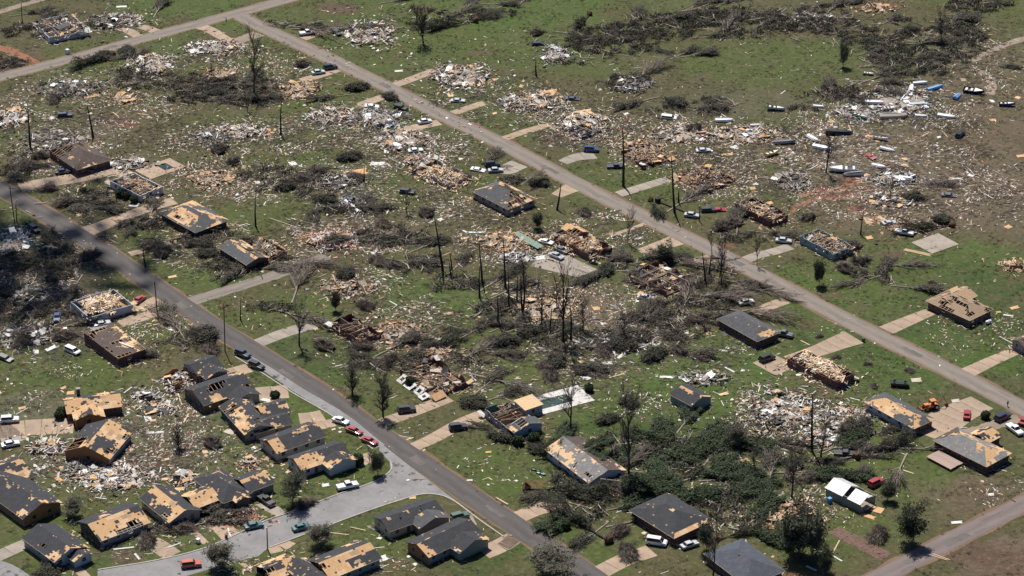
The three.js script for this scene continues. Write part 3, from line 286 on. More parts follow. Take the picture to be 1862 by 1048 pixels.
function wall(root, x0, z0, x1, z1, h, m, o = {}) {
  const L = Math.hypot(x1 - x0, z1 - z0), y0 = o.y0 ?? 0.16, s = new THREE.Shape(), t = o.t ?? 0.18; s.moveTo(0, y0); s.lineTo(L, y0);
  if (o.jag) { const n = Math.max(2, Math.round(L / 1.1)); for (let i = n; i >= 0; i--) { const f = i / n, gap = vn(f * L / 3.1 + x0 * 1.7 + z1, 7.7 + x1), k = Math.max(fbm(f * L / 2.2 + x0 * 3 + z0, x1 + o.jag * 9, 2), o.jag >= 0.3 && gap > 0.72 - o.jag * 0.25 ? 1.6 : 0); s.lineTo(f * L, Math.max(y0 + 0.25, h * (1 - (k > 1.5 ? Math.max(0.75, o.jag) : o.jag * clamp((k - 0.25) * 1.8, 0, 1))))); if (i && hash(i, Math.round(x0 * 7 + z1)) > 0.6) s.lineTo((f - 0.35 / n) * L, Math.max(y0 + 0.25, h * (1 - o.jag * clamp((k - 0.1) * 1.8, 0, 1)))); } }
  else if (o.gable) { s.lineTo(L, h); s.lineTo(L / 2, h + o.gable); s.lineTo(0, h); } else { s.lineTo(L, h); s.lineTo(0, h); }
  const ops = []; if (!o.jag || o.jag < 0.5) { if (o.door !== undefined && L > 3) ops.push([clamp(o.door * L, 0.7, L - 0.7), 1.0, 0.2, 2.1, 'door']); const nw = o.win ?? 0; for (let i = 0; i < nw; i++) { const c = L * (i + 0.5 + 0.2 * (hash(i, Math.round(L * 10)) - 0.5)) / nw; if (ops.every(p => Math.abs(p[0] - c) > 1.4) && c > 1 && c < L - 1 && h > 2.2) ops.push([c, 1.15, 0.95, 2.0, 'window']); } if (o.garage && L > 4.5) ops.push([L * o.garage, 3.6 > L - 1 ? L - 1 : 3.6, 0.18, 2.15, 'garage']); }
  for (const [c, w, a, b] of ops) { const p = new THREE.Path(); p.moveTo(c - w / 2, a); p.lineTo(c - w / 2, b); p.lineTo(c + w / 2, b); p.lineTo(c + w / 2, a); s.holes.push(p); }
  const g = new THREE.ExtrudeGeometry(s, { depth: t, bevelEnabled: false }); const ang = Math.atan2(-(z1 - z0), x1 - x0), tm = new THREE.Matrix4().makeRotationY(ang).setPosition(x0, 0, z0); g.translate(0, 0, -t); g.applyMatrix4(tm);
  const w = mesh('wall', g, m, root);
  for (const [c, ww, a, b, kind] of ops) { if (kind === 'window') { const f = new GB(); for (const [bx, by, sx, sy] of [[c, a - 0.04, ww + 0.16, 0.08], [c, b + 0.04, ww + 0.16, 0.08], [c - ww / 2 - 0.04, (a + b) / 2, 0.08, b - a - 0.005], [c + ww / 2 + 0.04, (a + b) / 2, 0.08, b - a - 0.005], [c, (a + b) / 2, ww - 0.01, 0.05]]) f.box(bx, by, 0.01, sx, sy, 0.06); const fg = f.geo(); fg.applyMatrix4(tm); const fm = mesh('window', fg, m.startsWith('brick') || m === 'osb' || m === 'wrap_dark' ? 'trim_dull' : 'trim', root); if (hash(Math.round(c * 10), Math.round(x0 + z0 * 3)) > 0.35) { const pg = new GB().box(c, (a + b) / 2, -0.09, ww - 0.01, b - a - 0.01, 0.02).geo(); pg.applyMatrix4(tm); mesh('pane', pg, 'glass', fm); } }
    else { const dg = new GB().box(c, (a + b) / 2, -0.08, ww - 0.02, b - a - 0.02, 0.05).geo(); dg.applyMatrix4(tm); mesh(kind === 'door' ? 'door' : 'garage_door', dg, kind === 'door' ? 'door_brown' : 'door_white', root); } }
  return w;
}
// one rectangular volume of a house: walls with openings, then its roof
function block(root, x0, x1, z0, z1, o) {
  const h = o.h ?? 2.5, wm = o.wall ?? 'siding_white', t = 0.18, skip = o.skip ?? '', sideM = o.sides ?? {}, pitch = o.pitch ?? 0.37, ax = o.axis ?? 'x', half = (ax === 'x' ? z1 - z0 : x1 - x0) / 2, rise = pitch * half, gab = o.roof === 'gable';
  const W = (k, a, b, c, d, extra) => { if (!skip.includes(k)) wall(root, a, b, c, d, h, sideM[k] ?? wm, { win: o.win ?? Math.max(1, Math.round(Math.hypot(c - a, d - b) / 3.4)), jag: o.jag, ...extra }); };
  const gx = gab && ax === 'z', gz = gab && ax === 'x', ge = o.gableWall;
  W('F', x0, z1, x1, z1, { gable: gx && !o.splitGable ? rise : 0, door: o.door, garage: o.garage }); W('B', x1, z0, x0, z0, { gable: gx ? rise : 0 }); W('L', x0, z0 + t, x0, z1 - t, { gable: gz && !ge ? rise - pitch * t : 0 }); W('R', x1, z1 - t, x1, z0 + t, { gable: gz ? rise - pitch * t : 0 });
  if (ge) { if (gz) { const g = new GB(); const tri = (x, d) => [V(x, h + 0.004, z0 + t), V(x, h + 0.004, z1 - t), V(x, h + rise - 0.03, (z0 + z1) / 2)]; g.prism(tri(x0 - 0.004), tri(x0 + 0.12)); mesh('gable', g, ge, root); } }
  if (o.splitGable) { const g = new GB(); const tri = z => [V(x0 + 0.02, h + 0.004, z), V(x1 - 0.02, h + 0.004, z), V((x0 + x1) / 2, h + rise - 0.04, z)]; g.prism(tri(z1 + 0.004), tri(z1 - 0.12)); mesh('gable', g, o.splitGable, root); }
  const ov = o.ov ?? 0.45, dr = pitch * ov, e = h - dr + 0.06, rt = h + rise + 0.06, S = (k, pts) => { if (!(o.noSlope ?? '').includes(k)) slope(root, pts, { tear: o.tear ?? 0, hole: o.hole ?? 0, ...o, ...(o[k] ?? {}) }); };
  if (gab && ax === 'x') { const zc = (z0 + z1) / 2, xo0 = x0 - ov, xo1 = x1 + ov; S('front', [V(xo0, e, z1 + ov), V(xo1, e, z1 + ov), V(xo1, rt, zc), V(xo0, rt, zc)]); S('back', [V(xo1, e, z0 - ov), V(xo0, e, z0 - ov), V(xo0, rt, zc), V(xo1, rt, zc)]); }
  if (gab && ax === 'z') { const xc = (x0 + x1) / 2, zo0 = z0 - (o.tuck ? 0 : ov), zo1 = z1 + ov; S('left', [V(x0 - ov, e, zo0), V(x0 - ov, e, zo1), V(xc, rt, zo1), V(xc, rt, zo0)]); S('right', [V(x1 + ov, e, zo1), V(x1 + ov, e, zo0), V(xc, rt, zo0), V(xc, rt, zo1)]); }
  if (o.roof === 'hip') { const A = x1 - x0 + 2 * ov, B = z1 - z0 + 2 * ov, a0 = x0 - ov, a1 = x1 + ov, b0 = z0 - ov, b1 = z1 + ov, r = Math.min(A, B) / 2, ry = e + pitch * r; let p, q2; if (A >= B) { p = V(a0 + r, ry, (b0 + b1) / 2); q2 = V(a1 - r, ry, (b0 + b1) / 2); } else { p = V((a0 + a1) / 2, ry, b0 + r); q2 = V((a0 + a1) / 2, ry, b1 - r); }
    const c = [V(a0, e, b1), V(a1, e, b1), V(a1, e, b0), V(a0, e, b0)]; if (A >= B) { S('front', [c[0], c[1], q2, p]); S('right', [c[1], c[2], q2]); S('back', [c[2], c[3], p, q2]); S('left', [c[3], c[0], p]); } else { S('front', [c[0], c[1], q2]); S('right', [c[1], c[2], p, q2]); S('back', [c[2], c[3], p]); S('left', [c[3], c[0], q2, p]); } }
  if (o.roof === 'flat') { S('top', [V(x0 - 0.2, h + 0.05, z1 + 0.2), V(x1 + 0.2, h + 0.05, z1 + 0.2), V(x1 + 0.2, h + 0.55, z0 - 0.2), V(x0 - 0.2, h + 0.55, z0 - 0.2)]); }
  if (o.rooms) {   // interior of a house whose roof is gone
    const m = o.room ?? 'drywall', ih = h * 0.92; const nx = Math.max(1, Math.round((x1 - x0) / 4)), nz = Math.max(1, Math.round((z1 - z0) / 4.2)); const midz = lerp(z0, z1, 0.5);
    const part = (a, b, c, d) => { const g = new GB(), L = Math.hypot(c - a, d - b), hh = ih * (o.jag > 0.5 ? rr(0.2, 0.6) : rr(0.7, 1)); if (L > 0.6) { g.box((a + c) / 2, 0.17 + hh / 2, (b + d) / 2, Math.abs(c - a) || 0.1, hh, Math.abs(d - b) || 0.1); mesh('partition', g, m, root); } };
    if (nz > 1) part(x0 + 0.2, midz, x1 - rr(0.3, 1.5), midz); for (let i = 1; i < nx; i++) { const x = lerp(x0, x1, i / nx) + rr(-0.4, 0.4); part(x, z0 + 0.2, x, midz - 0.07); part(x + 0.6, midz + 0.07, x + 0.6, z1 - 0.2); } if (x1 - x0 < z1 - z0) for (let i = 1; i < nz; i++) { const z = lerp(z0, z1, i / nz); if (Math.abs(z - midz) > 0.6) part(x0 + 0.2, z, x1 - 1.2, z); }
    mesh('floor', new GB().box((x0 + x1) / 2, 0.172, (z0 + z1) / 2, x1 - x0 - 0.4, 0.02, z1 - z0 - 0.4), o.floor ?? 'floor_brown', root);
  }
  if (o.joists) { const along = x1 - x0 < z1 - z0, n = Math.floor((along ? z1 - z0 : x1 - x0) / 0.9); for (let i = 0; i < n; i++) if (hash(i, Math.round(x1 * 5)) < o.joists) { const f = (i + 0.5) / n; const j = new THREE.Mesh(unitBox, hash(i, 4) > 0.5 ? M.lumber : M.lumber_grey); j.name = 'joist'; const sp = (along ? x1 - x0 : z1 - z0) * rr(0.45, 1); j.scale.set(along ? sp : 0.08, 0.16, along ? 0.08 : sp); j.position.set(along ? x0 + sp / 2 : lerp(x0, x1, f), h + 0.08 + rr(-0.5, 0.05) * (R() < 0.5 ? 1 : 0), along ? lerp(z0, z1, f) : z0 + sp / 2); j.rotation.y = R() < 0.6 ? rr(-0.06, 0.06) : rr(-0.5, 0.5); j.rotation[along ? 'z' : 'x'] = R() < 0.4 ? rr(-0.16, 0.16) : 0; j.castShadow = j.receiveShadow = true; root.add(j); } }
  if (o.rooms && !o.roof) {   // ceiling and wall panels thrown about inside and over the wall tops
    for (let i = 0, n = Math.round((x1 - x0) * (z1 - z0) / 11); i < n; i++) { const big = R() < 0.7, p = new THREE.Mesh(big ? scrapSheet : unitBox, M[pick(['plywood', 'drywall_white', 'plywood_dull', 'drywall', 'lumber', 'plywood_pale', 'shingle_grey'])]); p.name = big ? 'thrown_panel' : 'thrown_beam'; p.castShadow = p.receiveShadow = true; const edge = R() < 0.4; p.position.set(edge && R() < 0.5 ? pick([x0, x1]) + rr(-0.8, 0.8) : rr(x0, x1), Math.max(0.7, h * rr(0.35, 0.95)), edge ? pick([z0, z1]) + rr(-1, 1) : rr(z0, z1)); p.rotation.set(rr(-0.6, 0.6), rr(0, 6), rr(-0.6, 0.6)); if (big) p.scale.set(rr(1.4, 3.2), 0.06, rr(1, 2)); else p.scale.set(rr(2.5, 4.5), 0.15, 0.2); root.add(p); }
    for (const [ex, ez, rx, rz] of [[x0, (z0 + z1) / 2, 1.6, (z1 - z0) * 0.42], [x1, (z0 + z1) / 2, 1.8, (z1 - z0) * 0.42], [(x0 + x1) / 2, z1, (x1 - x0) * 0.42, 1.6], [(x0 + x1) / 2, z0, (x1 - x0) * 0.42, 2]]) if (R() < 0.75) rubble(root, ex + rr(-1, 1), ez + rr(-1, 1), rx * rr(0.8, 1.6), rz * rr(0.6, 1), rr(0.7, 1.6), 60, o.pal ?? 'wood', 0.9, 0.02, 1.6); }
  if (o.fill) { rubble(root, (x0 + x1) / 2, (z0 + z1) / 2, (x1 - x0) * 0.46, (z1 - z0) * 0.46, o.fillH ?? 1.2, o.fill, o.pal ?? 'wood', 0.8, o.fillY ?? 0.3, 1, (o.fillY ?? 0) >= 1.4); }
}
function house(name, ref, label, cat, fr, o) {
  const [x, z, phi, a, b] = fr, root = thing(name, label, cat, x, z, phi), c = Math.cos(phi), s = Math.sin(phi); R = mulberry(Math.round(x * 31 + z * 17) + 999);
  mark(ref, x + c * a / 2 - s * b / 2, z - s * a / 2 - c * b / 2, Math.max(a, b) / 2);
  mesh('foundation', new GB().box(a / 2, 0.08, -b / 2, a + 0.2, 0.16, b + 0.2), 'concrete_grey', root);
  const list = o.blocks ? o.blocks(a, b) : [[0, a, -b, 0, o]]; for (const [x0, x1, z0, z1, q] of list) { if (q !== o && (x0 < -0.01 || x1 > a + 0.01 || z1 > 0.01 || z0 < -b - 0.01)) mesh('foundation', new GB().box((x0 + x1) / 2, 0.07, (z0 + z1) / 2, x1 - x0 + 0.1, 0.14, z1 - z0 + 0.1), 'concrete_grey', root); block(root, x0, x1, z0, z1, q); }
  if (o.extra) o.extra(root, a, b); spills.push([x + c * a / 2 - s * b / 2, z - s * a / 2 - c * b / 2, phi, a / 2, b / 2, o.spill ?? (name === 'ruined_house' ? 110 : 36), o.pal ?? (name === 'ruined_house' ? 'wood' : 'mixed')]); return root;
}
const vents = (root, list) => { for (const [x, y, z] of list) mesh('roof_vent', new GB().box(x, y + 0.1, z, 0.35, 0.3, 0.35), 'dark_plastic', root); };
const chimney = (root, x, z, h, m = 'brick_dark') => { const c = mesh('chimney', new GB().box(x, h / 2, z, 0.9, h, 0.9), m, root); mesh('chimney_cap', new GB().box(x, h + 0.06, z, 1.1, 0.12, 1.1), 'concrete_grey', c); };
const SH = { ov: 0.4 };
// estate houses in the lower left, plain gables with cross gables
house('damaged_house', 'half collapsed grey house', 'grey roofed house with its left half collapsed into pale rubble', 'house', [-89.9,59.3,0.64,14.7,7.5], { blocks: (a, b) => [[0, a * 0.48, -b, 0, { wall: 'osb', h: 2.1, jag: 0.55, rooms: true, fill: 130, pal: 'white', fillH: 1.6, sides: { L: 'siding_white' }, win: 1 }], [a * 0.48 + 0.2, a, -b, 0, { roof: 'gable', axis: 'x', wall: 'siding_grey', shingle: 'shingle_dark', tear: 0.04, splitGable: null }], [a * 0.55, a * 0.98, -b * 0.3, 3.2, { roof: 'gable', axis: 'z', tuck: true, wall: 'siding_grey', tear: 0.1, skip: 'B', win: 1, h: 2.5 }]] });
house('damaged_house', 'dark gable with a torn corner', 'dark shingled house with a hole torn in its front corner', 'house', [-80.9,71,0.62,15,10.3], { blocks: (a, b) => [[0, a, -b, 0, { roof: 'gable', axis: 'x', wall: 'osb', shingle: 'shingle_dark', tear: 0.1, front: { hole: 0.16, bias: (u, v) => 0.5 * (1 - Math.abs(u - 0.3) * 3) * (1 - v) }, gableWall: 'osb', sides: { L: 'wrap_dark' } }], [a * 0.5, a * 0.98, -1, 3.6, { roof: 'gable', axis: 'z', tuck: true, wall: 'siding_cream', tear: 0.02, skip: 'B', garage: 0.5, win: 0 }]], extra: (r, a, b) => vents(r, [[a * 0.3, 4.6, -b * 0.45], [a * 0.55, 4.7, -b * 0.47]]) });
house('damaged_house', 'patchwork tan and dark roof', 'dark roofed house with large tan bare decking and a broken ridge', 'house', [-68.7,86,0.50,7.8,16], { blocks: (a, b) => [[0, a, -b, 0, { roof: 'gable', axis: 'z', wall: 'siding_grey', left: { tear: 0.5, hole: 0.18, bias: (u, v) => 0.4 * u }, right: { tear: 0.06, hole: 0.1 }, gableWall: 'osb', sides: { L: 'wrap_dark' } }], [a, a + 7, -b * 0.75, -b * 0.75 + 7, { roof: 'gable', axis: 'x', wall: 'siding_grey', tear: 0.3, skip: 'L', win: 1 }], [a * 0.35, a + 5, -b * 0.35, 0.5, { roof: 'gable', axis: 'x', wall: 'siding_grey', tear: 0.12, h: 2.3, win: 1 }]] });
house('damaged_house', 'cream house with a half stripped slope', 'cream sided gabled house with the left end of its roof stripped', 'house', [-59.7,95.5,0.63,14.3,8.3], { roof: 'gable', axis: 'x', wall: 'siding_cream', sides: { L: 'siding_cream' }, gableWall: 'osb', front: { tear: 0.3, bias: (u, v) => 0.9 * (u < 0.22 ? 1 : 0) + (v > 0.8 ? 0.35 : 0) }, back: { tear: 0.1 }, ov: 0.35, extra: (r, a, b) => vents(r, [[a * 0.6, 4.4, -b * 0.4]]) });
house('damaged_house', 'blue gabled corner house', 'corner house with a bare tan slope and a pale blue gable wing', 'house', [-52.8,103.6,0.60,13.6,7.1], { blocks: (a, b) => [[0, a, -b, 0, { roof: 'gable', axis: 'x', wall: 'siding_blue', gableWall: 'osb', front: { tear: 0.5, bias: (u, v) => (u < 0.46 ? 1.2 : -0.2) }, back: { tear: 0.05 }, door: 0.3 }], [a * 0.45, a, -1, 3.4, { roof: 'gable', axis: 'z', tuck: true, wall: 'siding_blue', splitGable: 'siding_blue', skip: 'B', win: 0, left: { tear: 0.5, hole: 0.12 }, right: { tear: 0.4, hole: 0.2 } }]] });
house('damaged_house', 'tan T roof house', 'house with an almost fully stripped tan T shaped roof', 'house', [-115.9,75.3,0.28,13.9,7.7], { blocks: (a, b) => [[0, a, -b, 0, { roof: 'gable', axis: 'x', wall: 'brick_brown', gableWall: 'osb', tear: 0.97, front: { tear: 0.93, hole: 0.03 }, back: { tear: 0.5 } }], [a * 0.1, a * 0.62, -1, 4.2, { roof: 'gable', axis: 'z', tuck: true, wall: 'osb', skip: 'B', splitGable: 'osb', left: { tear: 0.75, hole: 0.1 }, right: { tear: 0.82 }, win: 1 }]], extra: (r, a, b) => chimney(r, a * 0.28, -b - 0.6, 4.6, 'wrap_dark') });
house('damaged_house', 'twisted tan roof', 'twisted house with a blotched tan roof and an open front room', 'house', [-102.2,98,1.28,13.4,12.2], { blocks: (a, b) => [[0, a, -b, 0, { h: 2.5, roof: 'gable', axis: 'x', pitch: 0.42, wall: 'osb', sides: { F: 'siding_grey' }, front: { tear: 0.7, hole: 0.08 }, back: { tear: 0.25, gone: (u, v) => u > 0.55 && v < 0.62, goneRafters: 0.7 }, rooms: true, win: 1, fill: 70, pal: 'wood' }]] });
house('damaged_house', 'large dark roof at the left edge', 'large dark shingled house with an orange board gable at the left edge', 'house', [-119.3,126.3,0.73,10.6,21.1], { blocks: (a, b) => [[0, a, -b, 0, { roof: 'gable', axis: 'z', pitch: 0.4, wall: 'osb', left: { tear: 0.1 }, right: { tear: 0.05, bias: (u, v) => (u < 0.1 ? 0.8 : 0) }, splitGable: 'osb', win: 2 }], [0.5, a + 2, -b - 6, -b * 0.72, { roof: 'gable', axis: 'x', wall: 'siding_grey', tear: 0.35, win: 1 }]] });
house('damaged_house', 'long dark gable at the lower left', 'long dark gabled house with its front dormer smashed open', 'house', [-108.8,145.3,0.73,8.9,13.5], { blocks: (a, b) => [[0, a, -b, 0, { roof: 'gable', axis: 'z', pitch: 0.4, wall: 'siding_grey', left: { tear: 0.14, hole: 0.05, bias: (u, v) => (u > 0.7 ? 0.5 : 0) }, right: { tear: 0.06, bias: (u, v) => (u < 0.15 ? 0.6 : 0) }, win: 3, sides: { F: 'siding_blue' } }], [a * 0.42, a * 0.95, -2, 2.8, { roof: 'gable', axis: 'z', tuck: true, wall: 'siding_blue', tear: 0.25, h: 2.3, skip: 'B', win: 1 }]] });
house('damaged_house', 'tan hip house', 'low house with a stripped tan roof and a missing front corner', 'house', [-99.1,135.9,0.66,13,10.1], { blocks: (a, b) => [[0, a, -b, 0, { roof: 'gable', axis: 'x', pitch: 0.38, wall: 'siding_grey', gableWall: 'wrap_dark', front: { tear: 0.88, hole: 0.14, bias: (u, v) => 0.1 }, back: { tear: 0.1 }, sides: { L: 'wrap_dark' }, ov: 0.6, trim: 'trim' }]] });
house('damaged_house', 'T gabled tan and dark roof', 'house with a tan ridge, dark flank and a grey windowed front gable', 'house', [-83.4,127.9,0.66,8.5,13.4], { blocks: (a, b) => [[0, a, -b, 0, { roof: 'gable', axis: 'z', pitch: 0.4, wall: 'siding_cream', sides: { F: 'siding_grey' }, splitGable: 'siding_grey', left: { tear: 0.62, bias: (u, v) => 0.5 * v + 0.35 * u }, right: { tear: 0.08 }, win: 3, door: 0.75 }], [a, a + 6.5, -8.5, -1.5, { roof: 'gable', axis: 'x', wall: 'siding_grey', tear: 0.9, front: { tear: 0.95 }, back: { tear: 0.7 }, skip: 'L', win: 1, garage: 0.5 }]] });
house('damaged_house', 'rounded dark hip house', 'dark hipped house with tan torn patches over its front porch', 'house', [-71.1,119,0.64,7.7,13.6], { blocks: (a, b) => [[0, a, -b, 0, { roof: 'hip', pitch: 0.4, wall: 'siding_grey', tear: 0.06, win: 2, sides: { L: 'siding_cream' } }], [a * 0.35, a * 0.8, -3, 1.8, { roof: 'gable', axis: 'z', tuck: true, wall: 'wrap_dark', tear: 0.45, skip: 'B', win: 0, garage: 0.5 }], [a, a + 7, -8, -0.5, { roof: 'gable', axis: 'x', wall: 'siding_grey', front: { tear: 0.4, bias: (u, v) => 0.5 * v }, back: { tear: 0.1 }, skip: 'L', win: 1 }]] });
house('damaged_house', 'grey winged house by the street corner', 'dark shingled house with a grey gable wing and few tan scars', 'house', [-29.6,132,0.59,15.1,7.3], { blocks: (a, b) => [[0, a, -b, 0, { roof: 'gable', axis: 'x', wall: 'siding_cream', gableWall: 'brick_tan', front: { tear: 0.12, bias: (u, v) => (v > 0.7 && u < 0.5 ? 0.4 : 0) }, back: { tear: 0 }, door: 0.35 }], [a * 0.45, a, -1, 3, { roof: 'gable', axis: 'z', tuck: true, wall: 'siding_grey', shingle: 'shingle_grey', splitGable: 'siding_grey', tear: 0.06, skip: 'B', win: 0 }]], extra: (r, a, b) => vents(r, [[a * 0.3, 4.2, -b * 0.35], [a * 0.7, 4.3, -b * 0.4]]) });
house('damaged_house', 'green gabled house', 'dark roofed house with a grey green gable wing and tan scars', 'house', [-19.8,143.3,0.72,16,8.1], { blocks: (a, b) => [[0, a, -b, 0, { roof: 'gable', axis: 'x', wall: 'osb', gableWall: 'osb', sides: { F: 'siding_grey' }, front: { tear: 0.12, bias: (u, v) => (u < 0.15 ? 0.5 : 0) }, back: { tear: 0.03 } }], [a * 0.42, a * 0.97, -1, 3.6, { roof: 'gable', axis: 'z', tuck: true, wall: 'siding_green', splitGable: 'siding_green', left: { tear: 0.05 }, right: { tear: 0.22 }, skip: 'B', win: 0 }]] });
house('damaged_house', 'wide tan slope at the bottom', 'house with a wide bare tan slope at the bottom edge', 'house', [-42.7,152.5,0.65,14,9.2], { blocks: (a, b) => [[0, a, -b, 0, { roof: 'gable', axis: 'x', pitch: 0.4, wall: 'siding_green', gableWall: 'osb', front: { tear: 0.75, bias: (u, v) => (u > 0.45 && v < 0.55 ? -0.4 : 0.2) }, back: { tear: 0.1 }, trim: 'trim' }], [-6, 0, -b - 1, -b + 9, { roof: 'gable', axis: 'z', wall: 'siding_cream', tear: 0.08, skip: 'R', win: 1 }]] });
house('damaged_house', 'broken tan roof at the bottom edge', 'mostly collapsed house with tan roof scraps at the bottom edge', 'house', [-56.4,152.5,0.64,7.9,7.3], { roof: 'gable', axis: 'x', h: 2, wall: 'wrap_dark', tear: 0.7, hole: 0.25, rooms: true, win: 1, fill: 60, jag: 0.3 });
// houses across the street and in the middle strip
house('ruined_house', 'brown box house', 'brick house with a flat dark roof half torn open', 'house', [-106.8,46.2,0.67,8.8,17.8], { blocks: (a, b) => [[0, a, -b, 0, { h: 2.6, wall: 'brick_dark', roof: 'flat', shingle: 'shingle_brown', tear: 0.3, hole: 0.3, bias: (u, v) => 0.6 * u, rooms: true, fill: 90, pal: 'pink', fillY: 0.6, fillH: 2.2, skip: 'R', jag: 0, win: 1 }]], extra: (r, a, b) => { const g = new GB().box(a * 0.62, 3.0, -b * 0.25, 0.5, 0.1, 5, 0.3, 0.05); mesh('white_beam', g, 'drywall_white', r); } });
house('ruined_house', 'roofless pale blue house', 'pale blue walled house, roofless and heaped with tan timber', 'house', [-117.7,22.6,0.61,13.6,11.6], { h: 2.6, wall: 'siding_blue', jag: 0.1, rooms: true, fill: 620, pal: 'timber', fillH: 1.3, fillY: 2.15, win: 1, joists: 0.3, floor: 'floor_tan', extra: (r, a, b) => { const g = new GB().box(2, 0.2, 2.4, 6, 0.12, 4); mesh('fallen_porch', g, 'siding_grey', r); } });
house('ruined_house', 'brown hip roof by the drive', 'brick house with a brown hipped roof, left end ripped open', 'house', [-135.2,-75.4,0.66,11.7,17.4], { roof: 'hip', pitch: 0.42, wall: 'brick_dark', shingle: 'shingle_brown', rooms: true, left: { tear: 0.02, gone: (u, v) => u < 0.42 }, front: { tear: 0.04 }, right: { tear: 0.04, gone: (u, v) => u > 0.62 && v > 0.4 }, back: { tear: 0.1, gone: () => true }, fill: 40, pal: 'wood', goneRafters: 0.5 });
house('ruined_house', 'roofless white house', 'white walled house without a roof, rooms open to the sky', 'house', [-113.4,-56.4,0.79,9,14.8], { h: 2.6, wall: 'siding_white', rooms: true, room: 'plywood_dull', jag: 0.16, win: 3, joists: 0.6, fill: 240, pal: 'wood', fillH: 1.4, fillY: 1.4 });
house('ruined_house', 'torn grey hip roof', 'low house whose grey hip roof is torn to tan decking', 'house', [-93.8,-32,0.74,11.3,17.2], { roof: 'hip', pitch: 0.4, wall: 'brick_dark', shingle: 'shingle_grey', tear: 0.3, left: { tear: 0.42, bias: (u, v) => (Math.abs(u - 0.5) < 0.3 && Math.abs(v - 0.45) < 0.36 ? 0.7 : 0) }, front: { tear: 0.2 }, back: { tear: 0.75 }, right: { tear: 0.6 }, ov: 0.7 });
house('ruined_house', 'torn roof among fallen trees', 'house with torn tan and grey roof half buried in fallen trees', 'house', [-76.7,-10.7,0.68,14.5,14.2], { blocks: (a, b) => [[0, a * 0.5, -b, 0, { h: 2.2, roof: 'gable', axis: 'z', pitch: 0.3, wall: 'brick_brown', shingle: 'shingle_grey', left: { tear: 0.2, bias: (u, v) => (v > 0.75 ? 0.5 : 0) }, right: { tear: 0.5, hole: 0.3 }, win: 1 }], [a * 0.5 + 0.2, a, -b * 0.9, -1, { h: 1.7, jag: 0.5, wall: 'brick_brown', rooms: true, fill: 150, pal: 'timber', fillH: 1.6, fillY: 0.6 }]] });
house('ruined_house', 'roofless brick cells', 'brick house reduced to roofless rooms beside timber debris', 'house', [-42,35.2,0.67,7.5,14], { h: 2.4, wall: 'brick_dark', rooms: true, room: 'floor_tan', jag: 0.35, fill: 200, pal: 'brown', fillH: 1.5, win: 2, joists: 0.2 });
house('ruined_house', 'collapsed white panel ruin', 'collapsed house with white wall panels leaning outward', 'house', [-21.1,63.8,0.61,11.7,15.9], { h: 2.2, wall: 'brick_dark', rooms: true, jag: 0.6, fill: 260, pal: 'brown', fillH: 2, joists: 0.35, skip: 'L', extra: (r, a, b) => { [[-1.2, -b * 0.8, 2.6, 0.5], [-1.4, -b * 0.55, 3.2, 0.35], [-1.0, -b * 0.3, 2.8, 0.55], [-1.6, -b * 0.1, 2.4, 0.2]].forEach(([x, z, w, t]) => { const ry = rr(-0.3, 0.3), g = new GB(), q = (dx, dz, sx, sz) => g.box(x + dx, 0.6 + dx * t, z + dz, sx, 0.1, sz, 0, t); q(-0.9, 0, 0.8, w); q(0.9, 0, 0.8, w); q(0, w * 0.36, 1.0, w * 0.27); q(0, -w * 0.36, 1.0, w * 0.27); mesh('fallen_wall_panel', g, 'drywall_white', r); }); mesh('fallen_wall_panel', new GB().box(1.5, 0.9, 0.8, 4, 0.1, 2.2, 0.1, 0, 0.5), 'plywood', r); } });
house('ruined_house', 'roofless house by the pool', 'roofless brown roomed house with a grey gable end by the pool', 'house', [0.8,85.3,0.59,8.3,14.3], { blocks: (a, b) => [[0, a, -b, -3.6, { h: 2.6, wall: 'siding_grey', rooms: true, room: 'old_deck', jag: 0.35, fill: 120, pal: 'brown', joists: 0.6, win: 3 }], [0, a, -3.5, 0, { h: 2.6, roof: 'gable', axis: 'z', pitch: 0.3, wall: 'siding_blue', shingle: 'shingle_grey', left: { tear: 0.6, hole: 0.5 }, right: { tear: 0.05 }, win: 1 }], [a + 0.1, a + 5.6, -b + 1.5, -b + 6.5, { h: 2.6, wall: 'siding_teal', roof: 'flat', tear: 1, top: { tear: 1 }, deck: 'plywood_pale', win: 1 }]], extra: (r, a, b) => mesh('teal_room_wall', new GB().box(1.8, 1.7, -b + 0.5, 3.4, 2.9, 0.16), 'teal_wall', r) });
house('garden_shed', 'green grey shed on the lawn', 'small dark gabled shed with tan strips torn along its ridge', 'shed', [47.2,71.1,0.72,7.1,8], { h: 2.2, roof: 'gable', axis: 'z', pitch: 0.42, wall: 'siding_green', left: { tear: 0.16, bias: (u, v) => (v > 0.8 ? 0.6 : 0) + (u > 0.9 ? 0.6 : 0) }, right: { tear: 0.12, bias: (u, v) => (u < 0.12 ? 0.9 : 0) }, win: 0, ov: 0.25 });
house('damaged_house', 'brown roof under fallen trees', 'house with a brown roof pressed under a fallen leafy tree', 'house', [19.3,109.7,0.58,10.7,19], { roof: 'gable', axis: 'z', pitch: 0.35, wall: 'siding_white', shingle: 'shingle_brown', left: { tear: 0.35, shingle: 'shingle_pale', deck: 'plywood_pale' }, right: { tear: 0.14, deck: 'plywood_pale', bias: (u, v) => (v < 0.3 ? 0.3 : 0) } });
house('damaged_house', 'dark hip house at the bottom', 'dark hipped house with tan torn eaves beside a white van', 'house', [39.2,134.6,0.69,11.8,15.4], { roof: 'hip', pitch: 0.36, wall: 'brick_dark', shingle: 'shingle_dark', tear: 0.04, left: { tear: 0.04 }, front: { tear: 0.16, bias: (u, v) => (v < 0.2 ? 0.8 : 0) }, ov: 0.6 });
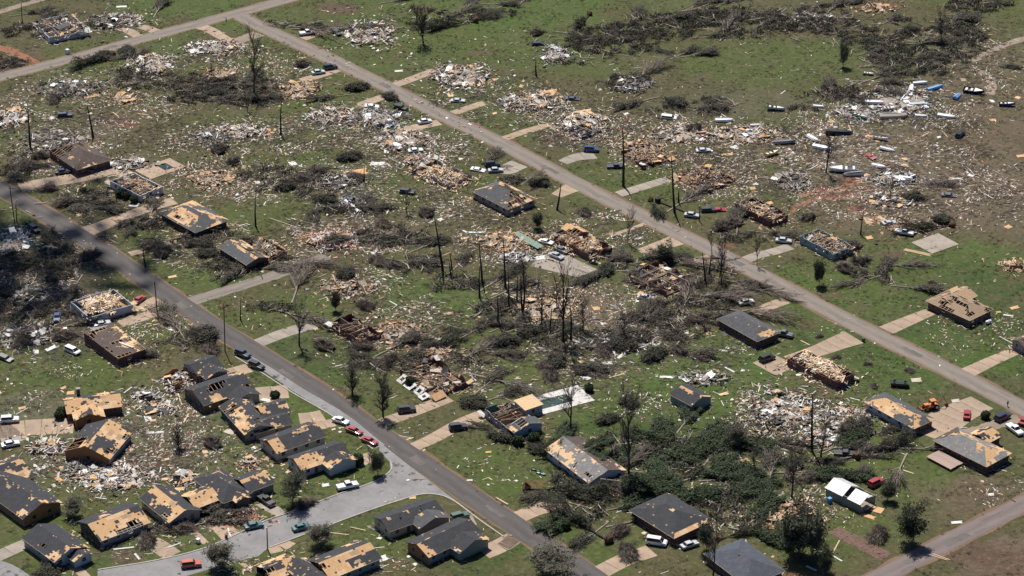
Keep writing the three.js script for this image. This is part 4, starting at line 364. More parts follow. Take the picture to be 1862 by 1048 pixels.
house('damaged_house', 'slate blue hip roof', 'intact slate blue hipped roof cut by the bottom edge', 'house', [55.1,155.1,0.58,10.5,15.6], { roof: 'hip', pitch: 0.4, wall: 'brick_brown', shingle: 'shingle_blue', tear: 0, ov: 0.6, extra: (r, a, b) => vents(r, [[a * 0.4, 4.2, -b * 0.55]]) });
house('ruined_house', 'pale brick house with a caved roof', 'pale brick house with a grey hip roof caved in at right', 'house', [-1.2,-47.2,0.71,10.7,16.3], { roof: 'hip', pitch: 0.4, wall: 'brick_pale', shingle: 'shingle_grey', left: { tear: 0.04 }, front: { tear: 0.5, hole: 0.72 }, right: { tear: 0.7, hole: 0.6 }, back: { tear: 0.2 }, rooms: true, fill: 60, pal: 'wood' });
house('ruined_house', 'tan timber ruin', 'large brick ruin with splintered tan timbers and a standing roof piece', 'house', [22.6,-16.7,0.69,8.9,17.7], { blocks: (a, b) => [[0, a, -b, 0, { h: 2.5, wall: 'brick_dark', rooms: true, room: 'plywood', jag: 0.45, fill: 520, pal: 'timber', fillH: 1.8, fillY: 1.0, joists: 0.5, win: 2 }], [a * 0.55, a, -b, -b * 0.62, { h: 2.7, roof: 'gable', axis: 'z', wall: 'brick_dark', pitch: 0.4, tear: 0.9, left: { tear: 1, hole: 0.45 }, right: { tear: 0.9 }, deck: 'plywood', win: 1 }]] });
house('ruined_house', 'brick ruin behind the branches', 'long brick ruin without roof behind a mass of broken branches', 'house', [44,5.6,0.73,11.5,15.4], { h: 2.4, wall: 'brick_dark', rooms: true, jag: 0.5, fill: 380, pal: 'brown', joists: 0.2, fillH: 1.8 });
house('damaged_house', 'dark hip house behind the shed', 'dark grey hipped house with a tan torn end below the road', 'house', [67.2,35.8,0.66,7.9,15.8], { roof: 'hip', pitch: 0.4, wall: 'brick_dark', shingle: 'shingle_grey', tear: 0.03, front: { tear: 0.5 }, left: { tear: 0.05, bias: (u, v) => (u > 0.85 ? 0.6 : 0) } });
house('ruined_house', 'open roofed brick house', 'long brick house, roof gone and ceiling timbers exposed', 'house', [86.6,58.9,0.74,7.1,17.8], { h: 2.5, wall: 'brick_dark', rooms: true, room: 'plywood_dull', jag: 0.22, joists: 0.7, fill: 420, pal: 'timber', fillH: 0.9, fillY: 2.0, win: 3 });
house('damaged_house', 'white house with a blotched tan roof', 'white sided house with a half stripped tan and grey hip roof', 'house', [103.9,82.6,0.67,6.9,17.1], { roof: 'hip', pitch: 0.38, wall: 'siding_white', shingle: 'shingle_grey', left: { tear: 0.68 }, front: { tear: 0.75 }, right: { tear: 0.06 }, back: { tear: 0.05 }, ov: 0.6, sides: { F: 'brick_brown' } });
house('damaged_house', 'brick house with a tan torn end', 'brown brick house with a pale grey roof torn tan at the right end', 'house', [119.7,101.6,0.73,9.1,16.8], { blocks: (a, b) => [[0, a, -b, 0, { roof: 'hip', pitch: 0.4, wall: 'brick_dark', shingle: 'shingle_pale', left: { tear: 0.08, shingle: 'shingle_pale' }, front: { tear: 0.8 }, right: { tear: 0.4 }, back: { tear: 0.1, shingle: 'shingle_brown' }, ov: 0.5, door: 0.3 }], [a, a + 5, -b * 0.75, -b * 0.42, { roof: 'gable', axis: 'x', wall: 'brick_dark', tear: 0.7, skip: 'L', win: 0 }]] });
house('ruined_house', 'tan decked hip house', 'house stripped to bare tan decking above a dark wall, by the right road', 'house', [127.3,23.4,0.73,9.3,14.9], { blocks: (a, b) => [[0, a, -b, 0, { roof: 'hip', pitch: 0.36, wall: 'brick_brown', deck: 'old_deck', tear: 0.93, shingle: 'shingle_brown', front: { tear: 1, hole: 0.3 }, left: { tear: 0.97, hole: 0.42 }, back: { tear: 1, hole: 0.2 }, right: { tear: 0.95, hole: 0.25 }, rooms: true, ov: 0.6 }], [a * 0.3, a + 3, -b, -b + 7, { roof: 'gable', axis: 'x', pitch: 0.36, wall: 'brick_brown', tear: 0.97, deck: 'plywood_dull', win: 1, hole: 0.1 }]] });
house('ruined_house', 'roofless teal grey house', 'teal grey house without a roof, ceiling joists bare', 'house', [93.8,-17.1,0.64,8,14.7], { h: 2.6, wall: 'siding_teal', rooms: true, room: 'floor_tan', jag: 0.24, joists: 0.6, fill: 260, pal: 'brown', fillH: 1.0, fillY: 1.8, win: 3 });
house('ruined_house', 'grey box room ruin', 'small grey box room left standing in rubble by the upper road', 'house', [22.3,-103,0.67,6.1,6.4], { h: 2.4, wall: 'siding_grey', jag: 0.45, rooms: true, fill: 90, pal: 'white', fillH: 1.2, win: 1 });
house('ruined_house', 'small brick box ruin', 'brick house open at the top with a pale floor', 'house', [77,-39.3,0.69,7.8,14.8], { h: 2.5, wall: 'brick_dark', rooms: true, jag: 0.25, fill: 260, pal: 'wood', fillY: 1.5, floor: 'plywood_dull', joists: 0.2, win: 2 });
house('ruined_house', 'house cut by the right edge', 'torn roofed house cut off by the right edge', 'house', [139.8,39,0.63,5.7,4.3], { roof: 'gable', axis: 'x', wall: 'siding_grey', shingle: 'shingle_brown', tear: 0.4, hole: 0.2, win: 1, rooms: true });
house('ruined_house', 'roofless white farmhouse', 'white walled farmhouse without a roof in the top left corner', 'house', [-160.4,-183.9,0.49,14.4,17.7], { h: 2.6, wall: 'siding_white', rooms: true, room: 'drywall', floor: 'floor_tan', jag: 0.4, fill: 300, pal: 'white', fillH: 2.2, fillY: 0.8, win: 4, joists: 0.25, extra: (r, a, b) => mesh('roof_piece', new GB().box(a * 0.5, 2.9, -b * 0.35, 5, 0.1, 3, 0.2, 0.1), 'shingle_grey', r) });
house('ruined_house', 'broken grey walled ruin', 'ruin of broken grey walls around brown rooms near the black car', 'house', [-19.4,-66.1,0.78,9.8,16.8], { h: 2.2, wall: 'siding_grey', rooms: true, jag: 0.75, fill: 460, pal: 'timber', fillH: 1.4, fillY: 0.5 });
house('ruined_house', 'low brick ruin by the tall trunk', 'low brick ruin with a pale wall beside the tall charred trunk', 'house', [40.5,-81.4,0.52,10.4,12], { h: 1.6, wall: 'brick_dark', rooms: true, jag: 0.75, fill: 380, pal: 'wood', fillH: 1.5 });
house('ruined_house', 'flattened brown ruin', 'flattened brown house heap right of the two charred trunks', 'house', [58.3,-63.2,0.63,13.5,13.1], { h: 1.4, wall: 'brick_dark', rooms: true, jag: 0.85, fill: 620, pal: 'brown', fillH: 2.4, spill: 260 });
// white metal barn with its roof half lifted
{ const fr = [86,120.3,0.77,5.8,11.3], [x, z, phi, a, b] = fr; mark('white metal barn', x, z, 8); const r = thing('metal_barn', 'white metal barn with half of its roof panels lifted off', 'barn', x, z, phi); mesh('foundation', new GB().box(a / 2, 0.07, -b / 2, a + 0.2, 0.14, b + 0.2), 'concrete_grey', r);
  block(r, 0, a, -b, 0, { h: 2.6, wall: 'siding_green', skip: 'F', win: 0 }); const half = a / 2, rise = 1.5; const panel = (z0, z1, side) => { const g = new GB(), x0 = side < 0 ? -0.4 : a + 0.4, pts = [V(x0, 2.5, z1), V(half, 2.6 + rise, z1), V(half, 2.6 + rise, z0), V(x0, 2.5, z0)], d = p => p.clone().add(V(0, -0.06, 0)); g.prism(pts, pts.map(d)); mesh('roof_panel', g, 'sheet_metal', r); };
  const n = 8; for (let i = 0; i < n; i++) { const z0 = -b + b * i / n, z1 = z0 + b / n - 0.03; if (i !== 4) panel(z0, z1, -1); if (i < 4) panel(z0, z1, 1); else if (i > 5) { const g = new GB().box(a * 0.62, 2.9 + 0.2 * i / n, (z0 + z1) / 2, a * 0.4, 0.06, b / n - 0.05, 0, -0.2); mesh('roof_panel', g, 'sheet_metal', r); } } for (let i = 0; i <= 4; i++) { const g = new GB(); const zz = -b + b * i / 4 - (i === 4 ? 0.3 : -0.3); g.tube(V(a, 2.5, zz), V(half, 2.5 + rise, zz), 0.07, 0.07, 4); mesh('rafter', g, 'lumber', r); }
  mesh('fallen_door', new GB().box(a * 0.7, 0.12, 2, 2.6, 0.08, 2.8, 0.3), 'plywood', r); }
// raised timber deck: separate boards
{ const [x, z, phi, a, b] = [110.9,100.7,0.70,4.8,8.2], r = thing('timber_deck', 'raised pinkish timber deck behind the brick house', 'deck', x, z, phi); const n = Math.round(a / 0.5); for (let i = 0; i < n; i++) { const m = new THREE.Mesh(unitBox, hash(i, 8) > 0.5 ? M.deck_a ?? mat('deck_a', [0.50, 0.36, 0.31], 0.9, T.wood) : mat('deck_b', [0.44, 0.33, 0.28], 0.9, T.wood)); m.name = 'board'; m.scale.set(a / n - 0.03, 0.06, b); m.position.set(a * (i + 0.5) / n, 0.7, -b / 2 + rr(-0.1, 0.1)); m.castShadow = m.receiveShadow = true; r.add(m); } for (const [px, pz] of [[0.3, -0.3], [a - 0.3, -0.3], [0.3, -b + 0.3], [a - 0.3, -b + 0.3]]) mesh('post', new GB().box(px, 0.33, pz, 0.14, 0.66, 0.14), 'lumber_grey', r); }
// swimming pools: coping slabs around sunken water
function pool(label, fr, m, inset, water, seg) { const [x, z, phi, a, b] = fr, r = thing('swimming_pool', label, 'pool', x, z, phi), [l, rt, f, k] = inset, y = 0.12; const S = (x0, x1, z0, z1, n, alongX) => { for (let i = 0; i < n; i++) { const p = alongX ? [lerp(x0, x1, i / n), lerp(x0, x1, (i + 1) / n) - 0.02, z0, z1] : [x0, x1, lerp(z0, z1, i / n), lerp(z0, z1, (i + 1) / n) - 0.02]; mesh('coping_slab', new GB().box((p[0] + p[1]) / 2, y / 2 + 0.004 * (i % 2), (p[2] + p[3]) / 2, p[1] - p[0], y, p[3] - p[2]), m, r); } };
  S(0, a, -f, 0, seg, true); S(0, a, -b, -b + k, seg, true); S(0, l, -b + k, -f, 3, false); S(a - rt, a, -b + k, -f, 3, false); mesh('water', new GB().box((l + a - rt) / 2, 0.015, (-b + k - f) / 2, a - rt - l - 0.02, 0.03, b - k - f - 0.02), water, r); return r; }
pool('swimming pool with murky green water and white deck slabs', [6.7,72.8,0.49,17.3,9.3], 'concrete_white', [0.8, 5, 2.4, 2.6], 'pool_water', 8); mark('murky green pool', 12,64);
pool('swimming pool with a pale concrete surround at the left', [-112.1,-73.1,0.74,13.5,8.8], 'concrete', [7, 3.2, 2, 2], 'pool_water', 7); mark('left swimming pool', -108.1,-81.5);
// green carport roof sheet leaning by the timber ruin
{ const [x, z, phi, a, b] = [7.8,-23.7,0.68,2,11.4], r = thing('carport_roof', 'long green metal carport roof sheet by the timber ruin', 'roof sheet', x, z, phi); for (let i = 0; i < 7; i++) mesh('metal_panel', new GB().box(a / 2, 0.75, -b * (i + 0.5) / 7, a, 0.06, b / 7 - 0.03, 0, 0, 0).geo().rotateZ(0.3), 'green_metal', r); for (let i = 0; i < 3; i++) mesh('post', new GB().box(0.3, 0.4, -b * (i + 0.5) / 3, 0.1, 0.8, 0.1), 'trim', r); }

// ---------------------------------------------------------------- vehicles
function bodyGeo(profile, w, bevel = 0.09) { const s = new THREE.Shape(profile.map(p => new THREE.Vector2(...p))); const g = new THREE.ExtrudeGeometry(s, { depth: w - 2 * bevel, bevelEnabled: true, bevelThickness: bevel, bevelSize: bevel * 0.6, bevelSegments: 2 }); g.translate(0, 0, -(w - 2 * bevel) / 2); return g; }
const frustum = (x0, x1, y0, tx0, tx1, y1, w0, w1) => new GB().prism([V(tx0, y1, w1), V(tx1, y1, w1), V(tx1, y1, -w1), V(tx0, y1, -w1)], [V(x0, y0, w0), V(x1, y0, w0), V(x1, y0, -w0), V(x0, y0, -w0)]);
const KINDS = {   // length, width, body profile, cabin [x0, x1, tx0, tx1, y0, y1], wheel x
  sedan: { L: 4.7, w: 1.8, prof: [[-2.3, 0.35], [2.28, 0.35], [2.34, 0.62], [2.1, 0.8], [0.95, 0.93], [-1.55, 0.95], [-2.28, 0.9], [-2.34, 0.6]], cab: [-1.7, 1.1, -1.1, 0.35, 0.93, 1.42], wx: 1.42 },
  suv: { L: 4.8, w: 1.9, prof: [[-2.35, 0.4], [2.3, 0.4], [2.38, 0.8], [2.2, 1.0], [1.0, 1.1], [-2.3, 1.1], [-2.4, 0.7]], cab: [-2.3, 1.1, -2.1, 0.45, 1.09, 1.75], wx: 1.45 },
  van: { L: 5.1, w: 1.95, prof: [[-2.5, 0.4], [2.45, 0.4], [2.52, 0.8], [2.3, 1.05], [1.5, 1.15], [-2.5, 1.15], [-2.55, 0.7]], cab: [-2.5, 1.7, -2.35, 0.9, 1.14, 1.95], wx: 1.6 },
  pickup: { L: 5.6, w: 1.95, prof: [[-2.75, 0.5], [2.7, 0.5], [2.78, 0.85], [2.6, 1.02], [1.2, 1.1], [-0.75, 1.1], [-0.8, 1.12], [-2.75, 1.12], [-2.8, 0.7]], cab: [-0.75, 1.3, -0.5, 0.65, 1.09, 1.78], wx: 1.75, bed: [-2.65, -0.85] },
};
const carCache = {};
function makeCar(kind, color) {
  const key = kind + color; const k = KINDS[kind]; if (!carCache[key]) {
    const c = carCache[key] = new THREE.Group(), pm = 'paint_' + color, hw = k.w / 2, [x0, x1, t0, t1, y0, y1] = k.cab;
    let bg = bodyGeo(k.prof, k.w); const cab = frustum(x0, x1, y0 - 0.02, t0, t1, y1, hw - 0.1, hw - 0.28).geo(), lid = new GB().box((t0 + t1) / 2, y1 + 0.03, 0, t1 - t0 + 0.1, 0.06, (hw - 0.28) * 2 + 0.06).geo(); bg = mergeGeometries([bg, cab, lid].map(g => { const q = g.index ? g.toNonIndexed() : g; return q; })); mesh('body', bg, pm, c);
    const pane = (a, b, d, e, nm) => { const ctr = a.clone().add(b).add(d).add(e).multiplyScalar(0.25), n = b.clone().sub(a).cross(e.clone().sub(a)).normalize().multiplyScalar(0.015); const sh = p => p.clone().lerp(ctr, 0.1).add(n), lo = p => p.clone().lerp(ctr, 0.1).sub(n); mesh(nm, new GB().prism([a, b, d, e].map(sh), [a, b, d, e].map(lo)), 'glass', c); };
    const P = (x, y, z) => V(x, y, z), a = hw - 0.1, b = hw - 0.28; pane(P(x1, y0, a), P(x1, y0, -a), P(t1, y1, -b), P(t1, y1, b), 'windshield'); pane(P(x0, y0, -a), P(x0, y0, a), P(t0, y1, b), P(t0, y1, -b), 'rear_window'); pane(P(x0, y0, a), P(x1, y0, a), P(t1, y1, b), P(t0, y1, b), 'side_window'); pane(P(x1, y0, -a), P(x0, y0, -a), P(t0, y1, -b), P(t1, y1, -b), 'side_window');
    if (k.bed) mesh('bed', new GB().box((k.bed[0] + k.bed[1]) / 2, 1.135, 0, k.bed[1] - k.bed[0], 0.02, k.w - 0.35), 'dark_plastic', c);
    for (const sx of [-1, 1]) for (const sz of [-1, 1]) { const t = new THREE.CylinderGeometry(0.34, 0.34, 0.22, 14); t.rotateX(Math.PI / 2); t.translate(sx * k.wx, 0.34, sz * (hw - 0.08)); const w = mesh('wheel', t, 'tyre', c); const rm = new THREE.CylinderGeometry(0.2, 0.2, 0.03, 10); rm.rotateX(Math.PI / 2); rm.translate(sx * k.wx, 0.34, sz * (hw + 0.045)); mesh('rim', rm, 'rim', w); }
    for (const sz of [-1, 1]) { mesh('headlight', new GB().box(k.L / 2 - 0.08, 0.72 + (kind === 'sedan' ? 0 : 0.15), sz * (hw - 0.32), 0.12, 0.14, 0.36), 'lamp_clear', c); mesh('taillight', new GB().box(-k.L / 2 + 0.06, 0.75 + (kind === 'sedan' ? 0 : 0.15), sz * (hw - 0.26), 0.1, 0.16, 0.26), 'lamp_red', c); }
    for (const x of [k.L / 2 - 0.02, -k.L / 2 + 0.02]) mesh('bumper', new GB().box(x, 0.48, 0, 0.14, 0.2, k.w - 0.2), kind === 'pickup' ? 'rim' : 'dark_plastic', c);
  }
  return carCache[key].clone();
}
function car(kind, color, x, z, deg, label, o = {}) { const c = makeCar(kind, color); c.name = numbered(o.name ?? (o.wreck ? 'wrecked_car' : kind === 'pickup' ? 'pickup_truck' : kind === 'van' ? 'van' : 'car')); c.position.set(x, o.y ?? 0, z); c.rotation.order = 'YXZ'; c.rotation.y = deg * Math.PI / 180; if (o.wreck) { c.scale.y = o.flat ?? 0.78; c.rotation.x = o.roll ?? 0.06; c.rotation.z = o.tip ?? 0.03; c.position.y = o.y ?? 0.02; } if (o.over) { c.rotation.x = Math.PI - 0.12; c.position.y = 1.45; c.scale.y = 0.85; } if (o.side) { c.rotation.x = Math.PI / 2 * 0.95; c.position.y = 0.95; } scene.add(c); tag(c, label, kind === 'pickup' ? 'truck' : kind === 'van' ? 'van' : 'car', o.group ?? 'cars in the storm struck neighbourhood'); return c; }
const W1 = { wreck: true }, W2 = { wreck: true, flat: 0.62, roll: 0.12, tip: -0.06 };
const cars = [
  ['suv', 'navy', -145.9,-121.3, 8, 'wrecked dark blue car in the upper left field', W1], ['pickup', 'white', -71.6,-192.1, 22, 'white pickup parked by the fallen tree at the top road', {}], ['suv', 'green', -61.2,-192.5, -60, 'dark green wreck left of the topmost white rubble', W1],
  ['sedan', 'mint', -65.5,-157, 20, 'pale green car on the tan drive by the upper road', {}], ['suv', 'black', -61.7,-161.2, 22, 'black car behind the pale green car', {}], ['sedan', 'white', -46.1,-128.9, -4, 'flattened white car on the tan drive end', W2], ['suv', 'black', -36.4,-127.2, -30, 'black wreck under branches beside the upper road', W1], ['sedan', 'white', -28.3,-116.1, 22, 'white sedan on the tan drive by the upper road', {}], ['sedan', 'silver', -17.8,-133.2, -6, 'silver wreck in the yard above the road', W1], ['sedan', 'grey', -38.4,-107.6, 25, 'grey wreck in the debris left of the road', W2],
  ['sedan', 'navy', 20.1,-135.1, -8, 'dark blue wreck behind the white rubble heaps', W2], ['suv', 'black', 9.2,-182.6, 12, 'black wreck beside the far debris patch', W2], ['van', 'white', 51.1,-119.7, -10, 'crumpled white van in the far debris field', W2], ['sedan', 'white', 75.2,-104.3, -55, 'white wreck standing in brown debris', W2],
  ['sedan', 'navy', -140.1,-77.6, 18, 'dark blue car left of the black one at the brown roof', {}], ['suv', 'black', -132.8,-78.1, 14, 'black car in the shade of the brown hip roof', {}], ['suv', 'black', -142.6,-36.8, -50, 'black car on the grass left of the street', {}],
  ['sedan', 'blue', -49.2,-57.8, 12, 'blue wreck in the wreckage of the middle tree line', W2], ['suv', 'black', -32.1,-63.1, -18, 'black wreck alone on the lawn left of the pale brick house', W1], ['sedan', 'white', -30.6,-93.8, 10, 'white car amid rubble at the centre top', W1], ['suv', 'black', -6.2,-82.7, 12, 'black car on the apron beside the road', {}], ['sedan', 'silver', -5.1,-78.6, 8, 'silver car in front of the black car', {}], ['sedan', 'white', -10.6,-79.4, -20, 'white wreck left of the silver car', W2],
  ['suv', 'blue', 25.2,-94, -6, 'bright blue car on the pale drive right of the road', {}], ['pickup', 'navy', 32.5,-81.7, 4, 'dark blue pickup wreck left of the tall trunk', W1], ['sedan', 'silver', 60.7,-93.8, 6, 'silver wreck behind the flattened brown ruin', W1], ['sedan', 'silver', 54.3,-46.5, -14, 'silver sedan on the grass below the charred trunks', {}], ['suv', 'black', 59.6,-50.3, 5, 'black wreck left of the red one', W1], ['sedan', 'red', 62.6,-50.7, 8, 'red wreck beside the small brick ruin', W2], ['sedan', 'white', 10.1,-28.7, -30, 'white car under the broken garage timber', W1], ['sedan', 'silver', 13.1,-19.2, -42, 'silver car parked nearest on the timber ruin yard', {}], ['sedan', 'grey', 14.6,-23, -40, 'grey car between the silver car and the brick wall', {}],
  ['sedan', 'silver', 80.4,-29.3, -10, 'silver sedan left of the roofless teal house', {}], ['pickup', 'white', 116.8,-34.6, -22, 'white pickup beside the bare concrete slab', {}], ['sedan', 'silver', 113.2,-41.9, 20, 'pale silver wreck behind the white pickup', W2], ['sedan', 'grey', 133.9,-61, -8, 'grey wreck alone in the brown field', W2], ['sedan', 'red', 113.2,-89.3, -60, 'small red wreck in the far field', { wreck: true, flat: 0.5, roll: 0.2, tip: 0.1 }],
  ['sedan', 'red', -105.7,8.2, 62, 'red car beside the roofless pale blue house', {}], ['sedan', 'blue', -127.4,18.9, -85, 'blue car on the grass left of the pale blue house', {}], ['sedan', 'silver', -114.3,22.2, 22, 'silver sedan against the pale blue wall', W1], ['van', 'white', -120.2,38.1, -40, 'white van wreck left of the brown box house', W1], ['suv', 'navy', -73.5,40.2, -36, 'dark blue car on the left kerb of the street', {}], ['suv', 'black', -69.2,46.8, -36, 'black car behind the dark blue car on the street', {}], ['suv', 'white', -131.2,75.7, 8, 'long white car by the drive at the left edge', {}], ['suv', 'black', -137.9,42.2, -35, 'crushed dark wreck at the left edge', W2],
  ['suv', 'black', -27.7,70.4, 12, 'black car on the tan drive behind two bare trees', {}], ['suv', 'navy', -14,79.5, 14, 'dark blue car on the curved tan drive', {}], ['sedan', 'white', -44.7,76.2, -30, 'white hatchback on the kerb of the street', {}], ['sedan', 'red', -40.9,81.4, -35, 'red car behind the white hatchback', {}], ['sedan', 'red', -36.7,86.5, -38, 'red car nearest the street corner', {}],
  ['sedan', 'silver', 37.9,7, -14, 'silver sedan left of the branch covered brick ruin', {}], ['sedan', 'white', 66.3,9.7, 20, 'white car under broken branches by the upper road', {}], ['suv', 'black', 69.4,42.5, 35, 'black car on the tan turning bay', {}], ['pickup', 'grey', 75.1,28.8, -22, 'dark grey pickup beside the dark hip house', {}], ['suv', 'black', 103.7,56.9, -8, 'overturned black wreck on the green lawn', { over: true }],
  ['sedan', 'red', 119.3,72.9, 78, 'red car on the wide tan drive', {}], ['suv', 'navy', 128.3,74.4, 38, 'dark blue car on the gravel drive at right', {}], ['pickup', 'white', 130.5,80.8, -62, 'white pickup on the grass at the right edge', {}], ['sedan', 'red', 133.8,76.2, 60, 'red car cut by the right edge', {}],
  ['sedan', 'white', -129,88, 22, 'white car at the end of the left concrete yard', {}], ['sedan', 'teal', -63.1,126.8, 22, 'teal car with debris around it by the estate street', {}], ['suv', 'orange_red', -76.6,144, 12, 'orange red car on the estate street', {}], ['pickup', 'white', -41.2,108.5, 22, 'white pickup on the kerb of the estate street', {}], ['pickup', 'black', -61,115.4, -48, 'black pickup on the narrow garage drive', {}], ['sedan', 'teal', -51.4,127.5, 26, 'teal car by the leafy bush on the estate street', {}], ['suv', 'green', -12.9,122.7, 28, 'dark green car beside the grey winged house', {}],
  ['van', 'white', 35,134.3, -16, 'white van in front of the dark hip house', {}], ['sedan', 'silver', 42.9,135.4, 30, 'silver car at the shaded wall of the dark hip house', {}], ['suv', 'red', 91.3,107, 40, 'red jeep behind the white metal barn', {}], ['pickup', 'black', 85.2,92.6, -10, 'black truck wreck below the rubble tail', W1], ['suv', 'black', 143.9,-105.8, 60, 'burnt black wreck alone in the right field', { wreck: true, flat: 0.9 }],
];
for (const [k, c, x, z, d, l, o] of cars) car(k, c, x, z, d, l, o);
// ---------------------------------------------------------------- boats and tanks scattered in the far yard
function hullGeo(L, w, h) { const g = new GB(), n = 12, ring = i => { const t = i / n, k = t < 0.55 ? 1 : Math.sqrt(Math.max(0, 1 - Math.pow((t - 0.55) / 0.45, 2.2))); const hw = w / 2 * Math.max(k, 0.02), x = (t - 0.5) * L, sheer = h * (1 + 0.18 * t * t); return [V(x, sheer, hw), V(x, h * 0.35 + 0.1 * h * t, hw * 0.82), V(x, 0.02 + (t > 0.7 ? (t - 0.7) * h * 1.2 : 0), 0), V(x, h * 0.35 + 0.1 * h * t, -hw * 0.82), V(x, sheer, -hw)]; }; let p = ring(0); g.fan(p); for (let i = 1; i <= n; i++) { const q = ring(i); for (let k = 0; k < 4; k++) g.quad(p[k], q[k], q[k + 1], p[k + 1]); p = q; } return g.geo(); }
const hullG = [hullGeo(6.5, 2.3, 1.1), hullGeo(9.5, 2.8, 1.4), hullGeo(5, 1.9, 0.9)];
function boat(x, z, deg, v, color, over, label) { const o = thing('boat', label, 'boat', x, z, deg * Math.PI / 180, 'boats thrown across the far yard'); o.rotation.order = 'YXZ'; o.rotation.x = (hash(Math.round(x * 9), 1) - 0.5) * 0.5; o.rotation.z = (hash(Math.round(z * 9), 2) - 0.5) * 0.22; o.position.y = 0.12; o.scale.setScalar(0.72 + 0.36 * hash(Math.round(x * 5), 3)); const L = [6.5, 9.5, 5][v], w = [2.3, 2.8, 1.9][v], h = [1.1, 1.4, 0.9][v]; const hm = mesh('hull', hullG[v], 'paint_' + color, o); if (over) { hm.rotation.x = Math.PI - 0.1; hm.position.y = h * 1.1; mesh('keel', new GB().box(-L * 0.12, h * 1.1 + 0.04, 0, L * 0.55, 0.1, 0.12), 'trim', o); } else { mesh('deck', new GB().prism([V(L * 0.03, h * 1.06, w * 0.44), V(L * 0.44, h * 1.16, 0.05), V(L * 0.44, h * 1.16, -0.05), V(L * 0.03, h * 1.06, -w * 0.44)], [V(L * 0.03, h, w * 0.42), V(L * 0.43, h * 1.05, 0.04), V(L * 0.43, h * 1.05, -0.04), V(L * 0.03, h, -w * 0.42)]), 'paint_white', o); mesh('cockpit_floor', new GB().box(-L * 0.22, h * 0.55, 0, L * 0.48, 0.05, w * 0.78), 'dark_plastic', o); mesh('windshield', new GB().box(L * 0.02, h + 0.3, 0, 0.05, 0.5, w * 0.7, 0, 0.4), 'glass', o); for (const s of [-0.35, -0.1]) mesh('seat', new GB().box(L * s, h * 0.8, 0, 0.7, 0.4, w * 0.6), 'trim', o); } return o; }
for (const [x, z, d, v, c, ov, l] of [
  [136.9,-148.1, 5, 2, 'white', true, 'small white upturned hull beside the blue hull'], [119.6,-131.8, -4, 0, 'white', true, 'white upturned hull alone left in the yard row'], [133.4,-130.7, 14, 0, 'white', true, 'white upturned hull in the middle of the yard'], [123.8,-126.9, 14, 0, 'white', false, 'white open boat above the beige hull'], [124.4,-120.8, 6, 1, 'beige', true, 'long beige upturned hull'], [113.4,-120.2, -28, 0, 'mint', false, 'pale green open boat left of the beige hull'], [105.2,-107.3, 4, 1, 'black', true, 'long black upturned hull'], [96.5,-103.1, -62, 2, 'white', true, 'white hull standing at a slant left of the black one'], [118.1,-102.6, -30, 0, 'white', false, 'white boat with a dark cockpit right of the black hull'], [141.3,-144, 24, 0, 'sky_blue', true, 'bright blue upturned hull'], [147.6,-137.2, 62, 2, 'sky_blue', true, 'small light blue hull at a slant'], [141.8,-120.8, -18, 0, 'white', true, 'white hull right of the long beige hull'], [100.9,-128.7, -14, 2, 'white', true, 'small white hull at the meadow edge'], [163,-129.9, -6, 0, 'blue', false, 'blue boat wreck far right of the yard'], [133.3,-144, 75, 2, 'white', true, 'white hull standing upright below the blue hull'], [153.7,-140.7, -20, 0, 'navy', false, 'dark blue boat frame at right of the yard'],
  [103.5,-78.9, 176, 1, 'white', false, 'large white cruiser boat with a pointed bow below the yard'], [106.2,-75.8, 184, 0, 'grey', true, 'grey hull against the large white cruiser'], [119.2,-94.5, -22, 0, 'white', true, 'white hull lying alone in the brown field'], [98.7,-95.9, -30, 0, 'white', true, 'white hull beside the forked bare tree'], [120.1,-72.8, -52, 0, 'white', true, 'white hull among twisted metal'], [122.3,-73.3, -20, 2, 'white', true, 'second small white hull by twisted metal'], [115.1,-82, -40, 2, 'white', true, 'tiny white hull right of the large cruiser'], [82.4,-91.1, 30, 2, 'yellow', false, 'yellow boat wreck left of the forked bare tree'], [87.1,-99.9, 0, 0, 'grey', true, 'grey hull at the left of the boat yard'], [69,-117.5, 4, 0, 'white', true, 'white hull at the meadow corner'], [79,-113.5, 6, 2, 'white', true, 'small white hull in the ditch debris'], [120.4,-156, -12, 2, 'white', false, 'small white boat below the hedge'], [86.6,-126.5, -8, 0, 'silver', false, 'silver open boat at the meadow edge'], [133.5,-121.3, -8, 2, 'white', true, 'small flat white hull at the yard front'],
]) boat(x, z, d, v, c, ov, l);
mark('boat yard', 127.5,-134.7, 30); mark('large white cruiser', 104.3,-78.9, 6);
